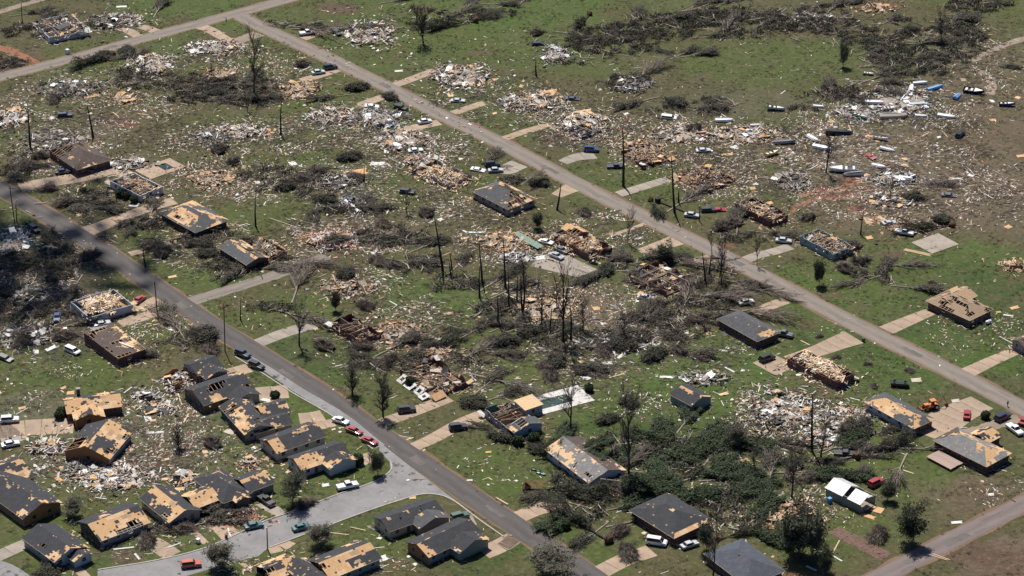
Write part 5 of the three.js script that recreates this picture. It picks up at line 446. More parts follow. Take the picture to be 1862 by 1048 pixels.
// ---------------------------------------------------------------- backhoe
{ const o = thing('backhoe', 'orange backhoe digger with its arm down on the lawn', 'backhoe', 110.4,68.9, 0.15); mark('orange backhoe', 110.4,68.9); mesh('chassis', new GB().box(0, 0.95, 0, 3.6, 0.6, 1.4).box(1.4, 1.4, 0, 1.4, 0.6, 1.1), 'orange_paint', o); const cab = mesh('cab', new GB().box(-0.4, 2.55, 0, 1.6, 0.14, 1.5), 'orange_paint', o); for (const [x, z] of [[0.35, 0.68], [0.35, -0.68], [-1.1, 0.68], [-1.1, -0.68]]) mesh('cab_post', new GB().box(x, 1.85, z, 0.09, 1.3, 0.09), 'dark_plastic', cab); mesh('seat', new GB().box(-0.5, 1.5, 0, 0.6, 0.5, 0.6), 'dark_plastic', o);
  for (const [x, r] of [[-1.2, 0.75], [1.6, 0.5]]) for (const s of [-1, 1]) { const t = new THREE.CylinderGeometry(r, r, 0.42, 18); t.rotateX(Math.PI / 2); t.translate(x, r, s * 0.95); const w = mesh('wheel', t, 'tyre', o); const m2 = new THREE.CylinderGeometry(r * 0.5, r * 0.5, 0.46, 12); m2.rotateX(Math.PI / 2); m2.translate(x, r, s * 0.95); mesh('rim', m2, 'rim', w); }
  mesh('loader_arm', new GB().tube(V(0.6, 1.3, 0.8), V(2.9, 0.7, 0.8), 0.12, 0.12, 4).tube(V(0.6, 1.3, -0.8), V(2.9, 0.7, -0.8), 0.12, 0.12, 4), 'orange_paint', o); mesh('loader_bucket', new GB().box(3.2, 0.45, 0, 0.8, 0.8, 2.2, 0, 0.3), 'rust', o); o.rotation.y = Math.PI + 0.35;
  mesh('boom', new GB().tube(V(-1.9, 1.1, 0), V(-3.6, 2.7, 0), 0.2, 0.16, 4), 'orange_paint', o); mesh('dipper', new GB().tube(V(-3.6, 2.7, 0), V(-4.6, 0.9, 0), 0.16, 0.13, 4), 'orange_paint', o); mesh('digging_bucket', new GB().box(-4.6, 0.5, 0, 0.7, 0.8, 0.7, 0, -0.3), 'rust', o); for (const s of [-1, 1]) mesh('stabilizer', new GB().tube(V(-1.8, 0.9, s * 0.6), V(-2.0, 0.05, s * 1.3), 0.09, 0.12, 4), 'rust', o); }
// ---------------------------------------------------------------- person walking on the road
{ const o = thing('person', 'person in dark clothes walking along the road at right', 'person', 130.8,67.7, 0.6);
  const J = [[[0, 0.92, 0], [0, 1.18, 0.01], 0.15, 0.15], [[0, 1.18, 0.01], [0, 1.4, 0], 0.16, 0.15], [[-0.15, 1.42, 0], [0.15, 1.42, 0], 0.09, 0.09], [[0, 1.45, 0], [0, 1.56, 0.01], 0.06, 0.055], [[0, 1.64, 0.02], [0, 1.7, 0.01], 0.1, 0.105], [[0, 1.62, 0.1], [0, 1.65, 0.115], 0.025, 0.02], [[-0.2, 1.4, 0], [-0.25, 1.13, -0.06], 0.055, 0.045], [[-0.25, 1.13, -0.06], [-0.24, 0.9, 0.02], 0.043, 0.035], [[0.2, 1.4, 0], [0.26, 1.13, 0.04], 0.055, 0.045], [[0.26, 1.13, 0.04], [0.24, 0.9, 0.14], 0.043, 0.035], [[-0.09, 0.92, 0], [-0.1, 0.5, 0.12], 0.095, 0.065], [[-0.1, 0.5, 0.12], [-0.1, 0.08, 0.06], 0.06, 0.045], [[-0.1, 0.06, 0.04], [-0.1, 0.04, 0.22], 0.045, 0.04], [[0.09, 0.92, 0], [0.1, 0.5, 0.0], 0.095, 0.065], [[0.1, 0.5, 0.0], [0.1, 0.12, -0.22], 0.06, 0.045], [[0.1, 0.08, -0.24], [0.1, 0.03, -0.08], 0.045, 0.04]];
  for (const s of [-1, 1]) { const hx = s * 0.24, hz = s < 0 ? 0.02 : 0.14; for (let k = 0; k < 4; k++) J.push([[hx, 0.86, hz + (k - 1.5) * 0.02], [hx * 0.98, 0.77 + 0.01 * Math.abs(k - 1.5), hz + (k - 1.5) * 0.022 + 0.02], 0.012, 0.01]); J.push([[hx, 0.88, hz + 0.03], [hx * 0.94, 0.82, hz + 0.07], 0.013, 0.01]); }
  const n = 84, mc = new MarchingCubes(n, M.wrap_dark, false, false, 200000); mc.isolation = 0; const S = 0.95, sd = (p, [a, b, ra, rb]) => { const bx = b[0] - a[0], by = b[1] - a[1], bz = b[2] - a[2], px = p[0] - a[0], py = p[1] - a[1], pz = p[2] - a[2], h = clamp((px * bx + py * by + pz * bz) / (bx * bx + by * by + bz * bz), 0, 1); return Math.hypot(px - bx * h, py - by * h, pz - bz * h) - lerp(ra, rb, h); };
  for (let k = 0; k < n; k++) for (let j = 0; j < n; j++) for (let i = 0; i < n; i++) { const p = [(i - n / 2) / (n / 2) * S, (j - n / 2) / (n / 2) * S + 0.9, (k - n / 2) / (n / 2) * S]; let d = 9; if (Math.abs(p[0]) < 0.4 && Math.abs(p[2]) < 0.4) for (const b of J) { const e = sd(p, b), m = Math.max(0.03 - Math.abs(d - e), 0) / 0.03; d = Math.min(d, e) - m * m * 0.0075; } mc.field[k * n * n + j * n + i] = -d; }
  mc.update(); const c = mc.count, pos = Float32Array.from(mc.positionArray.subarray(0, c * 3)), col = new Float32Array(c * 3); for (let i = 0; i < c; i++) { pos[i * 3] *= S; pos[i * 3 + 1] = pos[i * 3 + 1] * S + 0.9; pos[i * 3 + 2] *= S; const y = pos[i * 3 + 1], x = Math.abs(pos[i * 3]); const q = y > 1.66 || (y > 1.58 && pos[i * 3 + 2] < -0.02) ? [0.03, 0.02, 0.015] : y > 1.5 || (x > 0.19 && y < 1.0) ? [0.45, 0.28, 0.2] : y > 0.95 ? [0.035, 0.04, 0.06] : y > 0.09 ? [0.05, 0.055, 0.075] : [0.02, 0.02, 0.02]; col.set(q, i * 3); }
  const g = new THREE.BufferGeometry(); g.setAttribute('position', new THREE.BufferAttribute(pos, 3)); g.setAttribute('color', new THREE.BufferAttribute(col, 3)); g.computeVertexNormals(); mesh('body', g, new THREE.MeshStandardMaterial({ vertexColors: true, roughness: 0.9, side: THREE.DoubleSide }), o); }
// ---------------------------------------------------------------- small named things
{ const bin = (x, z, m, label, turn) => { const o = thing('wheeled_bin', label, 'bin', x, z, turn); mesh('bin_body', frustum(-0.26, 0.26, 0.08, -0.34, 0.34, 1.0, 0.28, 0.36), m, o); mesh('lid', new GB().box(0, 1.04, 0, 0.74, 0.07, 0.78, 0, 0.05), m, o); for (const s of [-1, 1]) { const t = new THREE.CylinderGeometry(0.12, 0.12, 0.06, 10); t.rotateX(Math.PI / 2); t.translate(-0.26, 0.12, s * 0.28); mesh('wheel', t, 'tyre', o); } };
  bin(96.9,31.9, 'dark_plastic', 'black wheeled bin standing at the road by the drive mouth', 0.7); bin(-69.4,131.5, 'paint_maroon', 'dark red bin tipped near the garage drive', 0.3);
  const tank = (x, z, label, m) => { const o = thing('gas_tank', label, 'tank', x, z, 0.6); const pts = [[0, -1], [0.3, -0.95], [0.5, -0.75], [0.52, 0], [0.5, 0.75], [0.3, 0.95], [0, 1]].map(p => new THREE.Vector2(...p)); const g = new THREE.LatheGeometry(pts, 16); g.rotateZ(Math.PI / 2); g.translate(0, 0.75, 0); mesh('tank_body', g, m, o); for (const s of [-0.6, 0.6]) mesh('foot', new GB().box(s, 0.12, 0, 0.15, 0.24, 0.7), 'dark_plastic', o); mesh('valve_dome', new GB().box(0, 1.32, 0, 0.25, 0.16, 0.25), m, o); };
  tank(133,21.8, 'white gas tank at the wall of the tan decked house', 'paint_white'); tank(48.3,-5.1, 'white drum in the branch covered ruin', 'paint_white');
  const kayak = (x, z, c, label) => { const o = thing('kayak', label, 'kayak', x, z, -0.5); const h = mesh('hull', hullG[2], 'paint_' + c, o); h.scale.set(0.55, 0.4, 0.4); mesh('seat', new GB().box(-0.2, 0.3, 0, 0.5, 0.1, 0.4), 'dark_plastic', o); };
  kayak(6.2,100.2, 'teal', 'dark teal kayak on the lawn by the uprooted tree'); kayak(7.4,101.9, 'mint', 'pale teal kayak on the lawn by the uprooted tree');
  const crate = (x, z, s, m, label, turn) => { const o = thing('appliance', label, 'appliance', x, z, turn); const b = new GB().box(0, s * 0.5, 0, s * 0.7, s, s * 0.7); mesh('cabinet', b, m, o); mesh('door', new GB().box(s * 0.36, s * 0.5, 0, 0.03, s * 0.9, s * 0.62), 'trim', o); };
  crate(-39.8,-114.9, 1.7, 'paint_white', 'white upright appliance in the rubble left of the upper road', 0.4); crate(-76,133.7, 1.2, 'paint_white', 'white appliance on the lawn by the garden path', 0.9); crate(-123.9,26.7, 1.4, 'paint_white', 'white appliance on the grass by the pale blue house', 0.2); crate(-152.9,-174.7, 1.6, 'paint_white', 'white appliance on the grass below the white farmhouse', 1); crate(78.8,115.4, 1.4, 'paint_sky_blue', 'blue cabinet beside the white metal barn', 0.6);
}

// ---------------------------------------------------------------- rubble heaps: each a collapsed building or drift of wreckage
R = mulberry(4242);
function heap(ref, label, x, z, rx, rz, hgt, n, pal, o = {}) {
  const root = thing('rubble_heap', label, 'rubble', x, z, o.turn ?? 0, 'rubble heaps of the storm'); mark(ref, x, z, Math.max(rx, rz)); R = mulberry(Math.round(x * 13 + z * 7) + 5000);
  if (hgt > 0.7) { const g = new GB(), N = 18, K = 4, P = (i, k) => { const a = i / N * 6.283, d = k / K * 0.62, y = hgt * 0.55 * (1 - d * d) * (0.7 + 0.6 * hash(i % N, k + Math.round(x))); return V(Math.cos(a) * rx * d, k === K ? 0.01 : y, Math.sin(a) * rz * d); }; for (let k = 0; k < K; k++) for (let i = 0; i < N; i++) k ? g.quad(P(i + 1, k), P(i, k), P(i, k + 1), P(i + 1, k + 1)) : g.tri(V(0, hgt * 0.5, 0), P(i + 1, 1), P(i, 1)); mesh('heap_core', g, o.core ?? 'lumber_grey', root); }
  rubble(root, 0, 0, rx * 1.1, rz * 1.1, hgt, Math.round(n * 1.15), pal, o.size ?? 1, 0.02, 2.3);
  const nb = o.pieces ?? 14; for (let i = 0; i < nb; i++) { const a = rr(0, 6.283), d = Math.sqrt(R()) * 0.85, big = R() < 0.55; const m = new THREE.Mesh(big ? scrapSheet : unitBox, M[pick(o.mats ?? ['drywall_white', 'plywood', 'shingle_grey', 'plywood_pale', 'drywall', 'sheet_metal'])]); m.name = big ? 'wall_panel' : 'beam'; m.castShadow = m.receiveShadow = true; const y = hgt * (1 - d * d) * 0.6 + 0.2; m.position.set(Math.cos(a) * d * rx, y, Math.sin(a) * d * rz); m.rotation.set(rr(-0.4, 0.4), rr(0, 6), rr(-0.4, 0.4)); if (big) m.scale.set(rr(1.6, 3.4), 0.06, rr(1.2, 2.4)); else m.scale.set(rr(2.5, 4.5), 0.16, 0.2); root.add(m); }
  return root;
}
const HEAPS = [
  ['topmost white rubble', 'white rubble of a flattened house at the top beside the fallen tree', -49.8,-192.4,10,12.2, 1.5, 620, 'white'], ['rubble above the road', 'pale rubble of a flattened house above the road bend', -17.2,-154.2,11.1,10.9, 1.4, 620, 'white'], ['low white rubble', 'wide low white rubble by the tan drive above the road', 5.6,-132,10.9,8.1, 1.1, 560, 'white'], ['tan roof panel ruin', 'rubble with a large tan roof panel behind it', 23.4,-115.1,8.6,8.7, 1.6, 460, 'mixed'], ['rubble at the road bend', 'tan rubble heap behind the low brick ruin', 41,-97,7,5.9, 1.4, 300, 'wood'],
  ['rubble left of the upper road', 'pale tan rubble below the green car', -70.7,-142.5,7.3,8.3, 1.3, 380, 'wood'], ['white drift in the upper yards', 'white rubble drift left of the upper road', -59.4,-121.2,7.9,8, 1.2, 420, 'white'], ['grey white rubble with appliances', 'grey white rubble with an upright white appliance', -43.5,-118.6,8.6,8.8, 1.4, 480, 'metal'], ['large rubble below the white car', 'broad brown and white rubble below the white sedan', -35.7,-101.3,9.7,8.5, 1.3, 560, 'mixed'], ['rubble strip by the broken walls', 'pale rubble strip behind the broken grey walls', -27.9,-87,7.8,5, 1.2, 320, 'white'],
  ['white rubble at the fork', 'long white rubble bank near the fork of roads', -103.7,-179.4,9.5,6.5, 1.2, 420, 'white'], ['white rubble behind the tangled trees', 'white and grey rubble behind the tangled trees at upper left', -122.9,-164.7,7.1,9.7, 1.8, 460, 'white'], ['grey rubble at the upper left', 'grey rubble at upper left below the cross road', -147,-143.9,8.8,7.4, 1.5, 400, 'grey'], ['rubble right of the farmhouse', 'dark and white rubble right of the white farmhouse', -141.1,-203.7,7.8,7.8, 1.3, 360, 'grey'], ['small white rubble by the farm drives', 'small white rubble at the ends of two tan drives', -134.4,-204.8,4.3,4.7, 0.9, 180, 'white'], ['tan rubble below the tangled trees', 'small tan rubble scatter below the tangled trees', -129,-135.6,5.5,5.5, 0.8, 160, 'wood'],
  ['white rubble near the lone trunk', 'white and tan rubble beside the lone upper trunk', -87,-109,8.9,6, 1, 380, 'white'], ['rubble left of the lone trunk', 'grey rubble under broken branches left of centre top', -96.3,-104.7,6.3,6, 1, 240, 'grey'], ['tan slab rubble', 'tan and white rubble by the tall dark tree', -98.6,-155.6,6.3,5.7, 1, 200, 'wood'], ['multicoloured rubble', 'multicoloured pink and white rubble heap left of centre', -53.9,-30.3,7.8,7.3, 1.4, 560, 'pink'], ['splintered timber left of the ruin', 'splintered tan timber heap left of the timber ruin', -1.8,-29.6,9,7.3, 1.2, 520, 'wood'], ['dark rubble in the ruin yard', 'grey dark rubble at the left of the ruin yard', 0.6,-18.8,4.8,3.6, 1, 200, 'metal'],
  ['big white rubble field', 'big white and grey rubble field below the open brick house', 71.4,70.7,9,12.1, 1.1, 900, 'white'], ['bright rubble by the white house', 'bright white rubble heap left of the white blotched house', 87.5,75,6.6,6.8, 1.5, 640, 'white'], ['rubble tail at the pickup', 'tan and white rubble tail above the black truck', 79.4,84.9,5.1,3.9, 1.2, 320, 'white'], ['brown boards', 'brown board heap above the roofless brick cells', -46.6,0.3,6.9,4.8, 0.9, 360, 'brown'], ['timber spread', 'spread of brown splintered boards right of the brick cells', -31.9,26.8,7.6,8.3, 0.9, 520, 'brown'], ['boards behind the white panel ruin', 'brown boards heaped behind the white panel ruin', -21.2,37.8,5.4,4.4, 1, 260, 'brown'],
  ['pale rubble between the estate houses', 'wide pale rubble drift between the estate houses', -100.6,103.3,8.3,6.9, 0.9, 760, 'white'], ['pale rubble near the twisted roof', 'pale grey rubble in front of the twisted tan roof', -108.8,99.3,4.7,3.7, 0.8, 260, 'grey'], ['white rubble at the yard', 'white rubble spilled left of the twisted tan roof', -119.1,89,4.8,4.4, 0.9, 320, 'white'], ['white wreckage on the estate lawn', 'white wreckage strewn on the lawn behind the torn corner house', -97.3,62,3.5,2.9, 0.9, 150, 'grey'], ['white frames on the lawn', 'tangle of white siding strips right of the T roof', -92.8,69.3,4.9,3.5, 0.6, 120, 'white'], ['rubble right of the dark hip', 'bright mixed rubble around the teal car', -65.7,121.9,3.5,3.5, 0.8, 240, 'pink'], ['rubble by the hip corner', 'grey rubble behind the rounded dark hip house', -82.6,103.8,3.3,3.2, 1, 180, 'white'], ['red brown rubble', 'small red brown board heap on the estate lawn', -66.5,97.1,2.2,2.7, 1, 120, 'brown'],
  ['small broken shed', 'small broken tan shed heap behind the dark leafy trees', 70.4,119.3,4.6,3.8, 1.8, 260, 'wood'], ['tan scraps', 'tan board scraps beside the bottom fallen trees', 63.4,121.9,3,2.5, 0.6, 90, 'wood'], ['tan floor remains', 'tan floor remains on bare clay right of the green crowns', 56.4,98,2.5,2.1, 0.7, 110, 'wood'],
  ['yard wreckage', 'metal wreckage strewn through the boat yard', 128.7,-133.3,12.7,11.8, 0.9, 520, 'metal'], ['white wreckage below the hedge', 'white metal wreckage at the left of the boat yard', 113.2,-124.3,9,7.1, 0.8, 300, 'metal'], ['ditch wreckage', 'brown and white wreckage along the meadow ditch', 75,-106.8,10.6,6.9, 1.2, 420, 'mixed'], ['ditch wreckage below', 'mixed wreckage under branches right of the road', 54.6,-106.8,10.6,7.7, 1, 420, 'mixed'], ['twig and metal drift', 'grey twig and metal drift left of the large cruiser', 86.7,-71.6,6.1,8, 0.9, 320, 'grey'], ['metal drift right of the cruiser', 'twisted metal drift right of the large cruiser', 118.5,-73.6,8.5,5.6, 0.8, 240, 'metal'], ['tan and dark drift', 'dark drift of wreckage in front of the brown field', 115.7,-57.8,8.4,5.4, 0.7, 240, 'mixed'], ['rubble of the small slab', 'brown rubble behind the white pickup', 118.2,-38.8,6.6,4.5, 0.7, 220, 'brown'], ['red board floor', 'reddish board floor piece in the right yard', 110.7,-44.4,3,2.6, 0.5, 70, 'wood'], ['rubble at the cut house', 'tan rubble at the far right lawn', 146.1,-13.5,4.2,4.2, 0.7, 120, 'wood'],
  ['dark wreck heap at the left edge', 'dark wreckage under trees at the left edge', -136.2,5.4,7.8,6.1, 1, 320, 'grey'], ['black heap left of the brown house', 'black charred heap left of the brown box house', -133.4,28.4,8.4,6.4, 1.3, 420, 'grey'], ['rubble by the left field edge', 'tan and white rubble cut by the left edge', -164.1,-119.9,7.2,8.8, 1.2, 320, 'white'], ['drift below the left trunk', 'grey white drift below the left charred trunk', -147.1,-102.5,10.6,9.4, 0.9, 520, 'grey'], ['wreckage left of the street', 'white and blue wreckage left of the street', -147.5,-29.6,5.9,9.5, 1, 260, 'metal'], ['rubble right of the roofless white house', 'pale timber rubble right of the roofless white house', -93.2,-73.6,6.8,6.4, 1.2, 360, 'wood'], ['rubble behind the white house', 'grey rubble on the slab behind the roofless white house', -120.1,-83.7,6.9,4.9, 0.8, 240, 'grey'], ['lawn wreckage by the pale house', 'dark wreckage among fallen trees left of the pale brick house', -53,-71.6,8.5,6.4, 0.9, 300, 'grey'], ['wreckage in the tree line', 'pale wreckage caught in the middle tree line', -48.6,-53.9,5,5.4, 0.8, 200, 'metal'],
  ['torn trunks timber', 'tan and white wreckage below the standing trunks', 9.2,12.1,8.5,8.6, 0.9, 420, 'wood'], ['tree line wreckage', 'white wreckage tangled in branches at the centre', 28.6,33.1,10.6,5.7, 0.9, 360, 'metal'], ['brush wreckage', 'grey wreckage in broken branches right of centre', 51.6,53.1,6.8,4.2, 0.7, 200, 'grey'], ['far debris patch', 'white and tan debris patch in the far meadow', 14.9,-173.4,5.7,7.9, 0.9, 240, 'metal'], ['dark ditch heap', 'dark heap of roots and wreckage at the meadow edge', 40.3,-147.1,6.3,7.5, 1.6, 300, 'grey'], ['hedge wreckage', 'grey wreckage in the torn hedge at the top', 107,-206.4,9.7,7.3, 0.8, 240, 'metal'], ['red wreckage', 'tan wreckage on red soil at the top right', 129.7,-216.9,7.9,4.3, 0.6, 140, 'wood'],
];
for (const [ref, label, x, z, rx, rz, h, n, pal] of HEAPS) heap(ref, label, x, z, rx, rz, h, n, pal, { mats: pal === 'metal' ? ['sheet_metal', 'drywall_white', 'paint_white', 'lumber_grey'] : pal === 'wood' ? ['plywood', 'plywood_pale', 'lumber', 'drywall', 'plywood_dull'] : pal === 'grey' ? ['lumber_grey', 'drywall_white', 'shingle_grey', 'sheet_metal'] : pal === 'brown' ? ['lumber', 'lumber_grey', 'plywood_dull', 'osb'] : pal === 'pink' ? ['drywall_white', 'plywood', 'drywall', 'brick_dark', 'osb'] : undefined, core: pal === 'grey' ? 'twig_dark' : 'lumber_grey', pieces: Math.round(6 + n / 40) });


// ---------------------------------------------------------------- trees: trunk and limbs, twigs, leaves
function growTree(seed, o) {
  R = mulberry(seed); const wood = new GB(), twigs = new GB(), leaves = new GB(), tips = [];
  const limb = (p, d, len, r, lev) => { const n = lev === 0 ? 6 : 3; let a = p.clone(), dir = d.clone(); for (let i = 0; i < n; i++) { const b = a.clone().addScaledVector(dir, len / n); const r0 = r * (1 - 0.75 * i / n), r1 = r * (1 - 0.75 * (i + 1) / n); if (lev < 3) wood.tube(a, b, Math.max(r0, lev ? o.minR ?? 0.02 : 0), Math.max(r1, o.minR ?? 0.02), lev === 0 ? 7 : lev === 1 ? 5 : 3); const f = (i + 1) / n;
      if (lev === 0 ? f > (o.bareTo ?? 0.35) : lev < 3) { const k = lev === 0 ? o.limbs ?? 3 : lev === 1 ? 3 : 2; for (let q = 0; q < k; q++) { const az = rr(0, 6.283), up = o.up ?? 0.6; const dd = dir.clone().multiplyScalar(up).add(V(Math.cos(az), rr(-0.15, 0.45), Math.sin(az)).multiplyScalar(1)).normalize(); if (lev < 2) limb(b, dd, len * rr(0.32, 0.55) * (lev === 0 ? o.spread ?? 1 : 1), r1 * 0.6 + 0.02, lev + 1); else tips.push([b.clone(), dd]); } }
      a = b; dir.add(V(rr(-1, 1), rr(-0.4, 0.5), rr(-1, 1)).multiplyScalar(lev === 0 ? 0.06 : 0.22)).normalize(); } if (lev > 0) tips.push([a, dir]); };
  limb(V(0, 0, 0), V(rr(-0.08, 0.08), 1, rr(-0.08, 0.08)).normalize(), o.h, o.r, 0);
  for (const [p, d] of tips) { for (let i = 0; i < (o.twigs ?? 3); i++) { const dd = d.clone().add(V(rr(-1, 1), rr(-0.6, 0.8), rr(-1, 1)).multiplyScalar(0.8)).normalize(), L = rr(0.5, 1.5) * (o.twigL ?? 1), b = p.clone().addScaledVector(dd, L), s = V(dd.z, 0.3, -dd.x).normalize().multiplyScalar(rr(0.025, 0.06)); twigs.tri(p.clone().sub(s), p.clone().add(s), b);
      for (let k = 0; k < (o.leaves ?? 0); k++) { const c = p.clone().lerp(b, rr(0.2, 1.1)).add(V(rr(-1, 1), rr(-1, 1), rr(-1, 1)).multiplyScalar(o.fluff ?? 0.35)), e = V(rr(-1, 1), rr(-1, 1), rr(-1, 1)).normalize().multiplyScalar(rr(0.12, 0.3) * (o.leafS ?? 1)), f = V(rr(-1, 1), rr(-1, 1), rr(-1, 1)).cross(e).normalize().multiplyScalar(e.length() * rr(0.5, 1)); leaves.tri(c.clone().sub(e), c.clone().add(f), c.clone().add(e)); leaves.tri(c.clone().sub(e), c.clone().add(e), c.clone().sub(f)); } } }
  return { wood, twigs, leaves };
}
const bakeFall = (gb, seed, ang, flat) => { const p = gb.p, c = Math.cos(ang), s = Math.sin(ang); for (let i = 0; i < p.length; i += 3) { const x = p[i], y = p[i + 1]; p[i] = (x * c + y * s) * 1.15; p[i + 2] *= 0.72; let ny = -x * s + y * c + 0.35; if (ny < 0.04) ny = 0.04 + (hash(i, seed) * 0.5) * Math.min(1, -ny * 0.3 + 0.1); p[i + 1] = ny * flat; } };
const treeKinds = {};
function defTree(key, seeds, o) { treeKinds[key] = seeds.map(sd => { const t = growTree(sd, o); const root = new THREE.Group(); if (o.fall) for (const g of [t.wood, t.twigs, t.leaves]) bakeFall(g, sd, o.fall, o.flat ?? 0.5); mesh('trunk', t.wood, o.bark ?? 'bark', root); if (t.twigs.p.length) mesh('branches', t.twigs, o.twig ?? 'twig', root); if (t.leaves.p.length) mesh('foliage', t.leaves, o.leaf ?? 'leaf_dark', root);
  if (o.root) { const g = new GB(), N = 14; R = mulberry(sd + 5); const c = V(-0.2, 0.9, 0); const P = (i, r, x) => V(c.x + x, c.y + Math.sin(i / N * 6.283) * r * 0.95, Math.cos(i / N * 6.283) * r); const rad = Array.from({ length: N }, () => rr(0.8, 1.35) * o.root); for (let i = 0; i < N; i++) { const j = (i + 1) % N; g.tri(V(-1.1, c.y, 0), P(j, rad[j] * 0.6, -0.8), P(i, rad[i] * 0.6, -0.8)); g.quad(P(i, rad[i] * 0.6, -0.8), P(j, rad[j] * 0.6, -0.8), P(j, rad[j], 0), P(i, rad[i], 0)); g.tri(V(1.3, c.y, 0), P(i, rad[i], 0), P(j, rad[j], 0)); if (i % 2) g.tube(P(i, rad[i] * 0.8, -0.2), P(i, rad[i] * 1.5, rr(-0.7, 0.1)), 0.07, 0.02, 3); } for (let i = 1; i < g.p.length; i += 3) if (g.p[i] < 0.02) g.p[i] = 0.02; mesh('root_ball', g, 'root_clay', root); } return root; }); }
defTree('fallen_bare', [11, 12, 13, 14], { h: 12, r: 0.4, bareTo: 0.45, limbs: 3, twigs: 3, leaves: 0, fall: 1.52, bark: 'bark_pale', twig: 'twig', twigL: 1.3, up: 1.5, flat: 0.4, minR: 0.07 });
defTree('fallen_grey', [21, 22, 23, 24], { h: 9.5, r: 0.34, bareTo: 0.4, limbs: 3, twigs: 3, leaves: 1, fall: 1.52, bark: 'bark_pale', twig: 'twig', leaf: 'leaf_grey', up: 1.3, twigL: 1.2, flat: 0.36, minR: 0.06 });
defTree('fallen_dark', [31, 32, 33, 34], { h: 8.5, r: 0.32, limbs: 3, twigs: 3, leaves: 1, fall: 1.5, bark: 'bark_pale', twig: 'twig_dark', leaf: 'leaf_brown', up: 1.4, fluff: 0.5, leafS: 0.8, flat: 0.34, minR: 0.05 });
defTree('fallen_green', [41, 42, 43], { h: 9, r: 0.36, limbs: 3, twigs: 3, leaves: 4, fall: 1.48, bark: 'bark_pale', twig: 'twig', leaf: 'leaf_green', up: 1.1, fluff: 0.6, leafS: 1.1, flat: 0.42 });
defTree('uprooted', [51, 52], { h: 13, r: 0.42, limbs: 3, twigs: 3, leaves: 1, fall: 1.5, root: 1.45, twig: 'twig', leaf: 'leaf_dark', minR: 0.06, up: 1.6, twigL: 1.3, bareTo: 0.25, flat: 0.6 });
defTree('brush', [61, 62, 63, 64], { h: 3.2, r: 0.12, limbs: 5, twigs: 4, leaves: 0, fall: 1.3, bareTo: 0.05, bark: 'bark_pale', twig: 'twig', leaf: 'leaf_grey', twigL: 1.2, spread: 1.5, up: 0.8, flat: 0.4, minR: 0.05 });
defTree('brush_dark', [65, 66, 67], { h: 3.2, r: 0.12, limbs: 5, twigs: 4, leaves: 1, fall: 1.3, bareTo: 0.05, twig: 'twig_dark', leaf: 'leaf_brown', twigL: 1.0, spread: 1.5, up: 0.8, leafS: 0.9, flat: 0.36, minR: 0.04 });
defTree('snag', [71, 72, 73], { h: 10, r: 0.42, limbs: 0, twigs: 2, bark: 'charred', twig: 'twig_dark', bareTo: 0.6 });
defTree('stripped', [81, 82, 83, 84], { h: 9, r: 0.3, limbs: 2, twigs: 2, bark: 'bark', twig: 'twig_dark', bareTo: 0.3, up: 1.3, spread: 0.8, twigL: 0.8 });
defTree('forked', [91, 92], { h: 9, r: 0.34, limbs: 2, twigs: 1, bark: 'charred', twig: 'twig_dark', bareTo: 0.3, up: 1.8, spread: 1, twigL: 0.7 });
defTree('spreading', [86, 87], { h: 6, r: 0.28, limbs: 3, twigs: 2, bark: 'charred', twig: 'twig_dark', bareTo: 0.1, up: 1.0, spread: 1.0, twigL: 0.8, minR: 0.03 });
defTree('leafy', [101, 102, 103], { h: 5, r: 0.2, limbs: 3, twigs: 2, leaves: 1, bark: 'bark_pale', leaf: 'leaf_olive', up: 0.8, bareTo: 0.15, spread: 1.3, fluff: 0.4, leafS: 0.8 });
defTree('leafy_dark', [105, 106, 107], { h: 5.2, r: 0.2, limbs: 3, twigs: 2, leaves: 2, bark: 'bark_pale', leaf: 'leaf_dark', up: 0.8, bareTo: 0.15, spread: 1.3, fluff: 0.45, leafS: 0.9 });
defTree('round_bush', [111, 112], { h: 1.2, r: 0.08, limbs: 5, twigs: 4, leaves: 5, leaf: 'leaf_green', bareTo: 0, spread: 1.2, up: 0.5, twigL: 0.35, fluff: 0.25, leafS: 0.8 });
const treeNames = { fallen_bare: ['fallen_tree', 'bare fallen tree', 'fallen trees'], fallen_grey: ['fallen_tree', 'withered grey fallen tree', 'fallen trees'], fallen_dark: ['fallen_tree', 'dark leafy fallen tree', 'fallen trees'], fallen_green: ['fallen_tree', 'green fallen tree crown', 'fallen trees'], uprooted: ['uprooted_tree', 'uprooted tree with clay roots', 'fallen trees'], brush: ['broken_branches', 'grey branch heap', 'branch heaps'], brush_dark: ['broken_branches', 'dark branch heap', 'branch heaps'], snag: ['dead_tree', 'charred limbless trunk', 'standing dead trunks'], stripped: ['dead_tree', 'standing stripped tree', 'standing dead trunks'], forked: ['dead_tree', 'forked bare black tree', 'standing dead trunks'], spreading: ['dead_tree', 'low spreading bare tree', 'standing dead trunks'], leafy: ['leafy_tree', 'standing olive leafed tree', 'surviving trees'], leafy_dark: ['leafy_tree', 'standing dark green tree', 'surviving trees'], round_bush: ['shrub', 'round green shrub', 'shrubs'] };
let treeNo = 0;
const mainRoads = roadLines.filter(r => r.w > 5.5 && r.pts.length > 12), onRoad = (x, z, m) => mainRoads.some(({ pts, w }) => { for (let i = 0; i + 1 < pts.length; i++) { const a = pts[i], b = pts[i + 1], dx = b.x - a.x, dz = b.z - a.z, t = clamp(((x - a.x) * dx + (z - a.z) * dz) / (dx * dx + dz * dz), 0, 1); if (Math.hypot(x - a.x - dx * t, z - a.z - dz * t) < w / 2 + m) return true; } return false; });
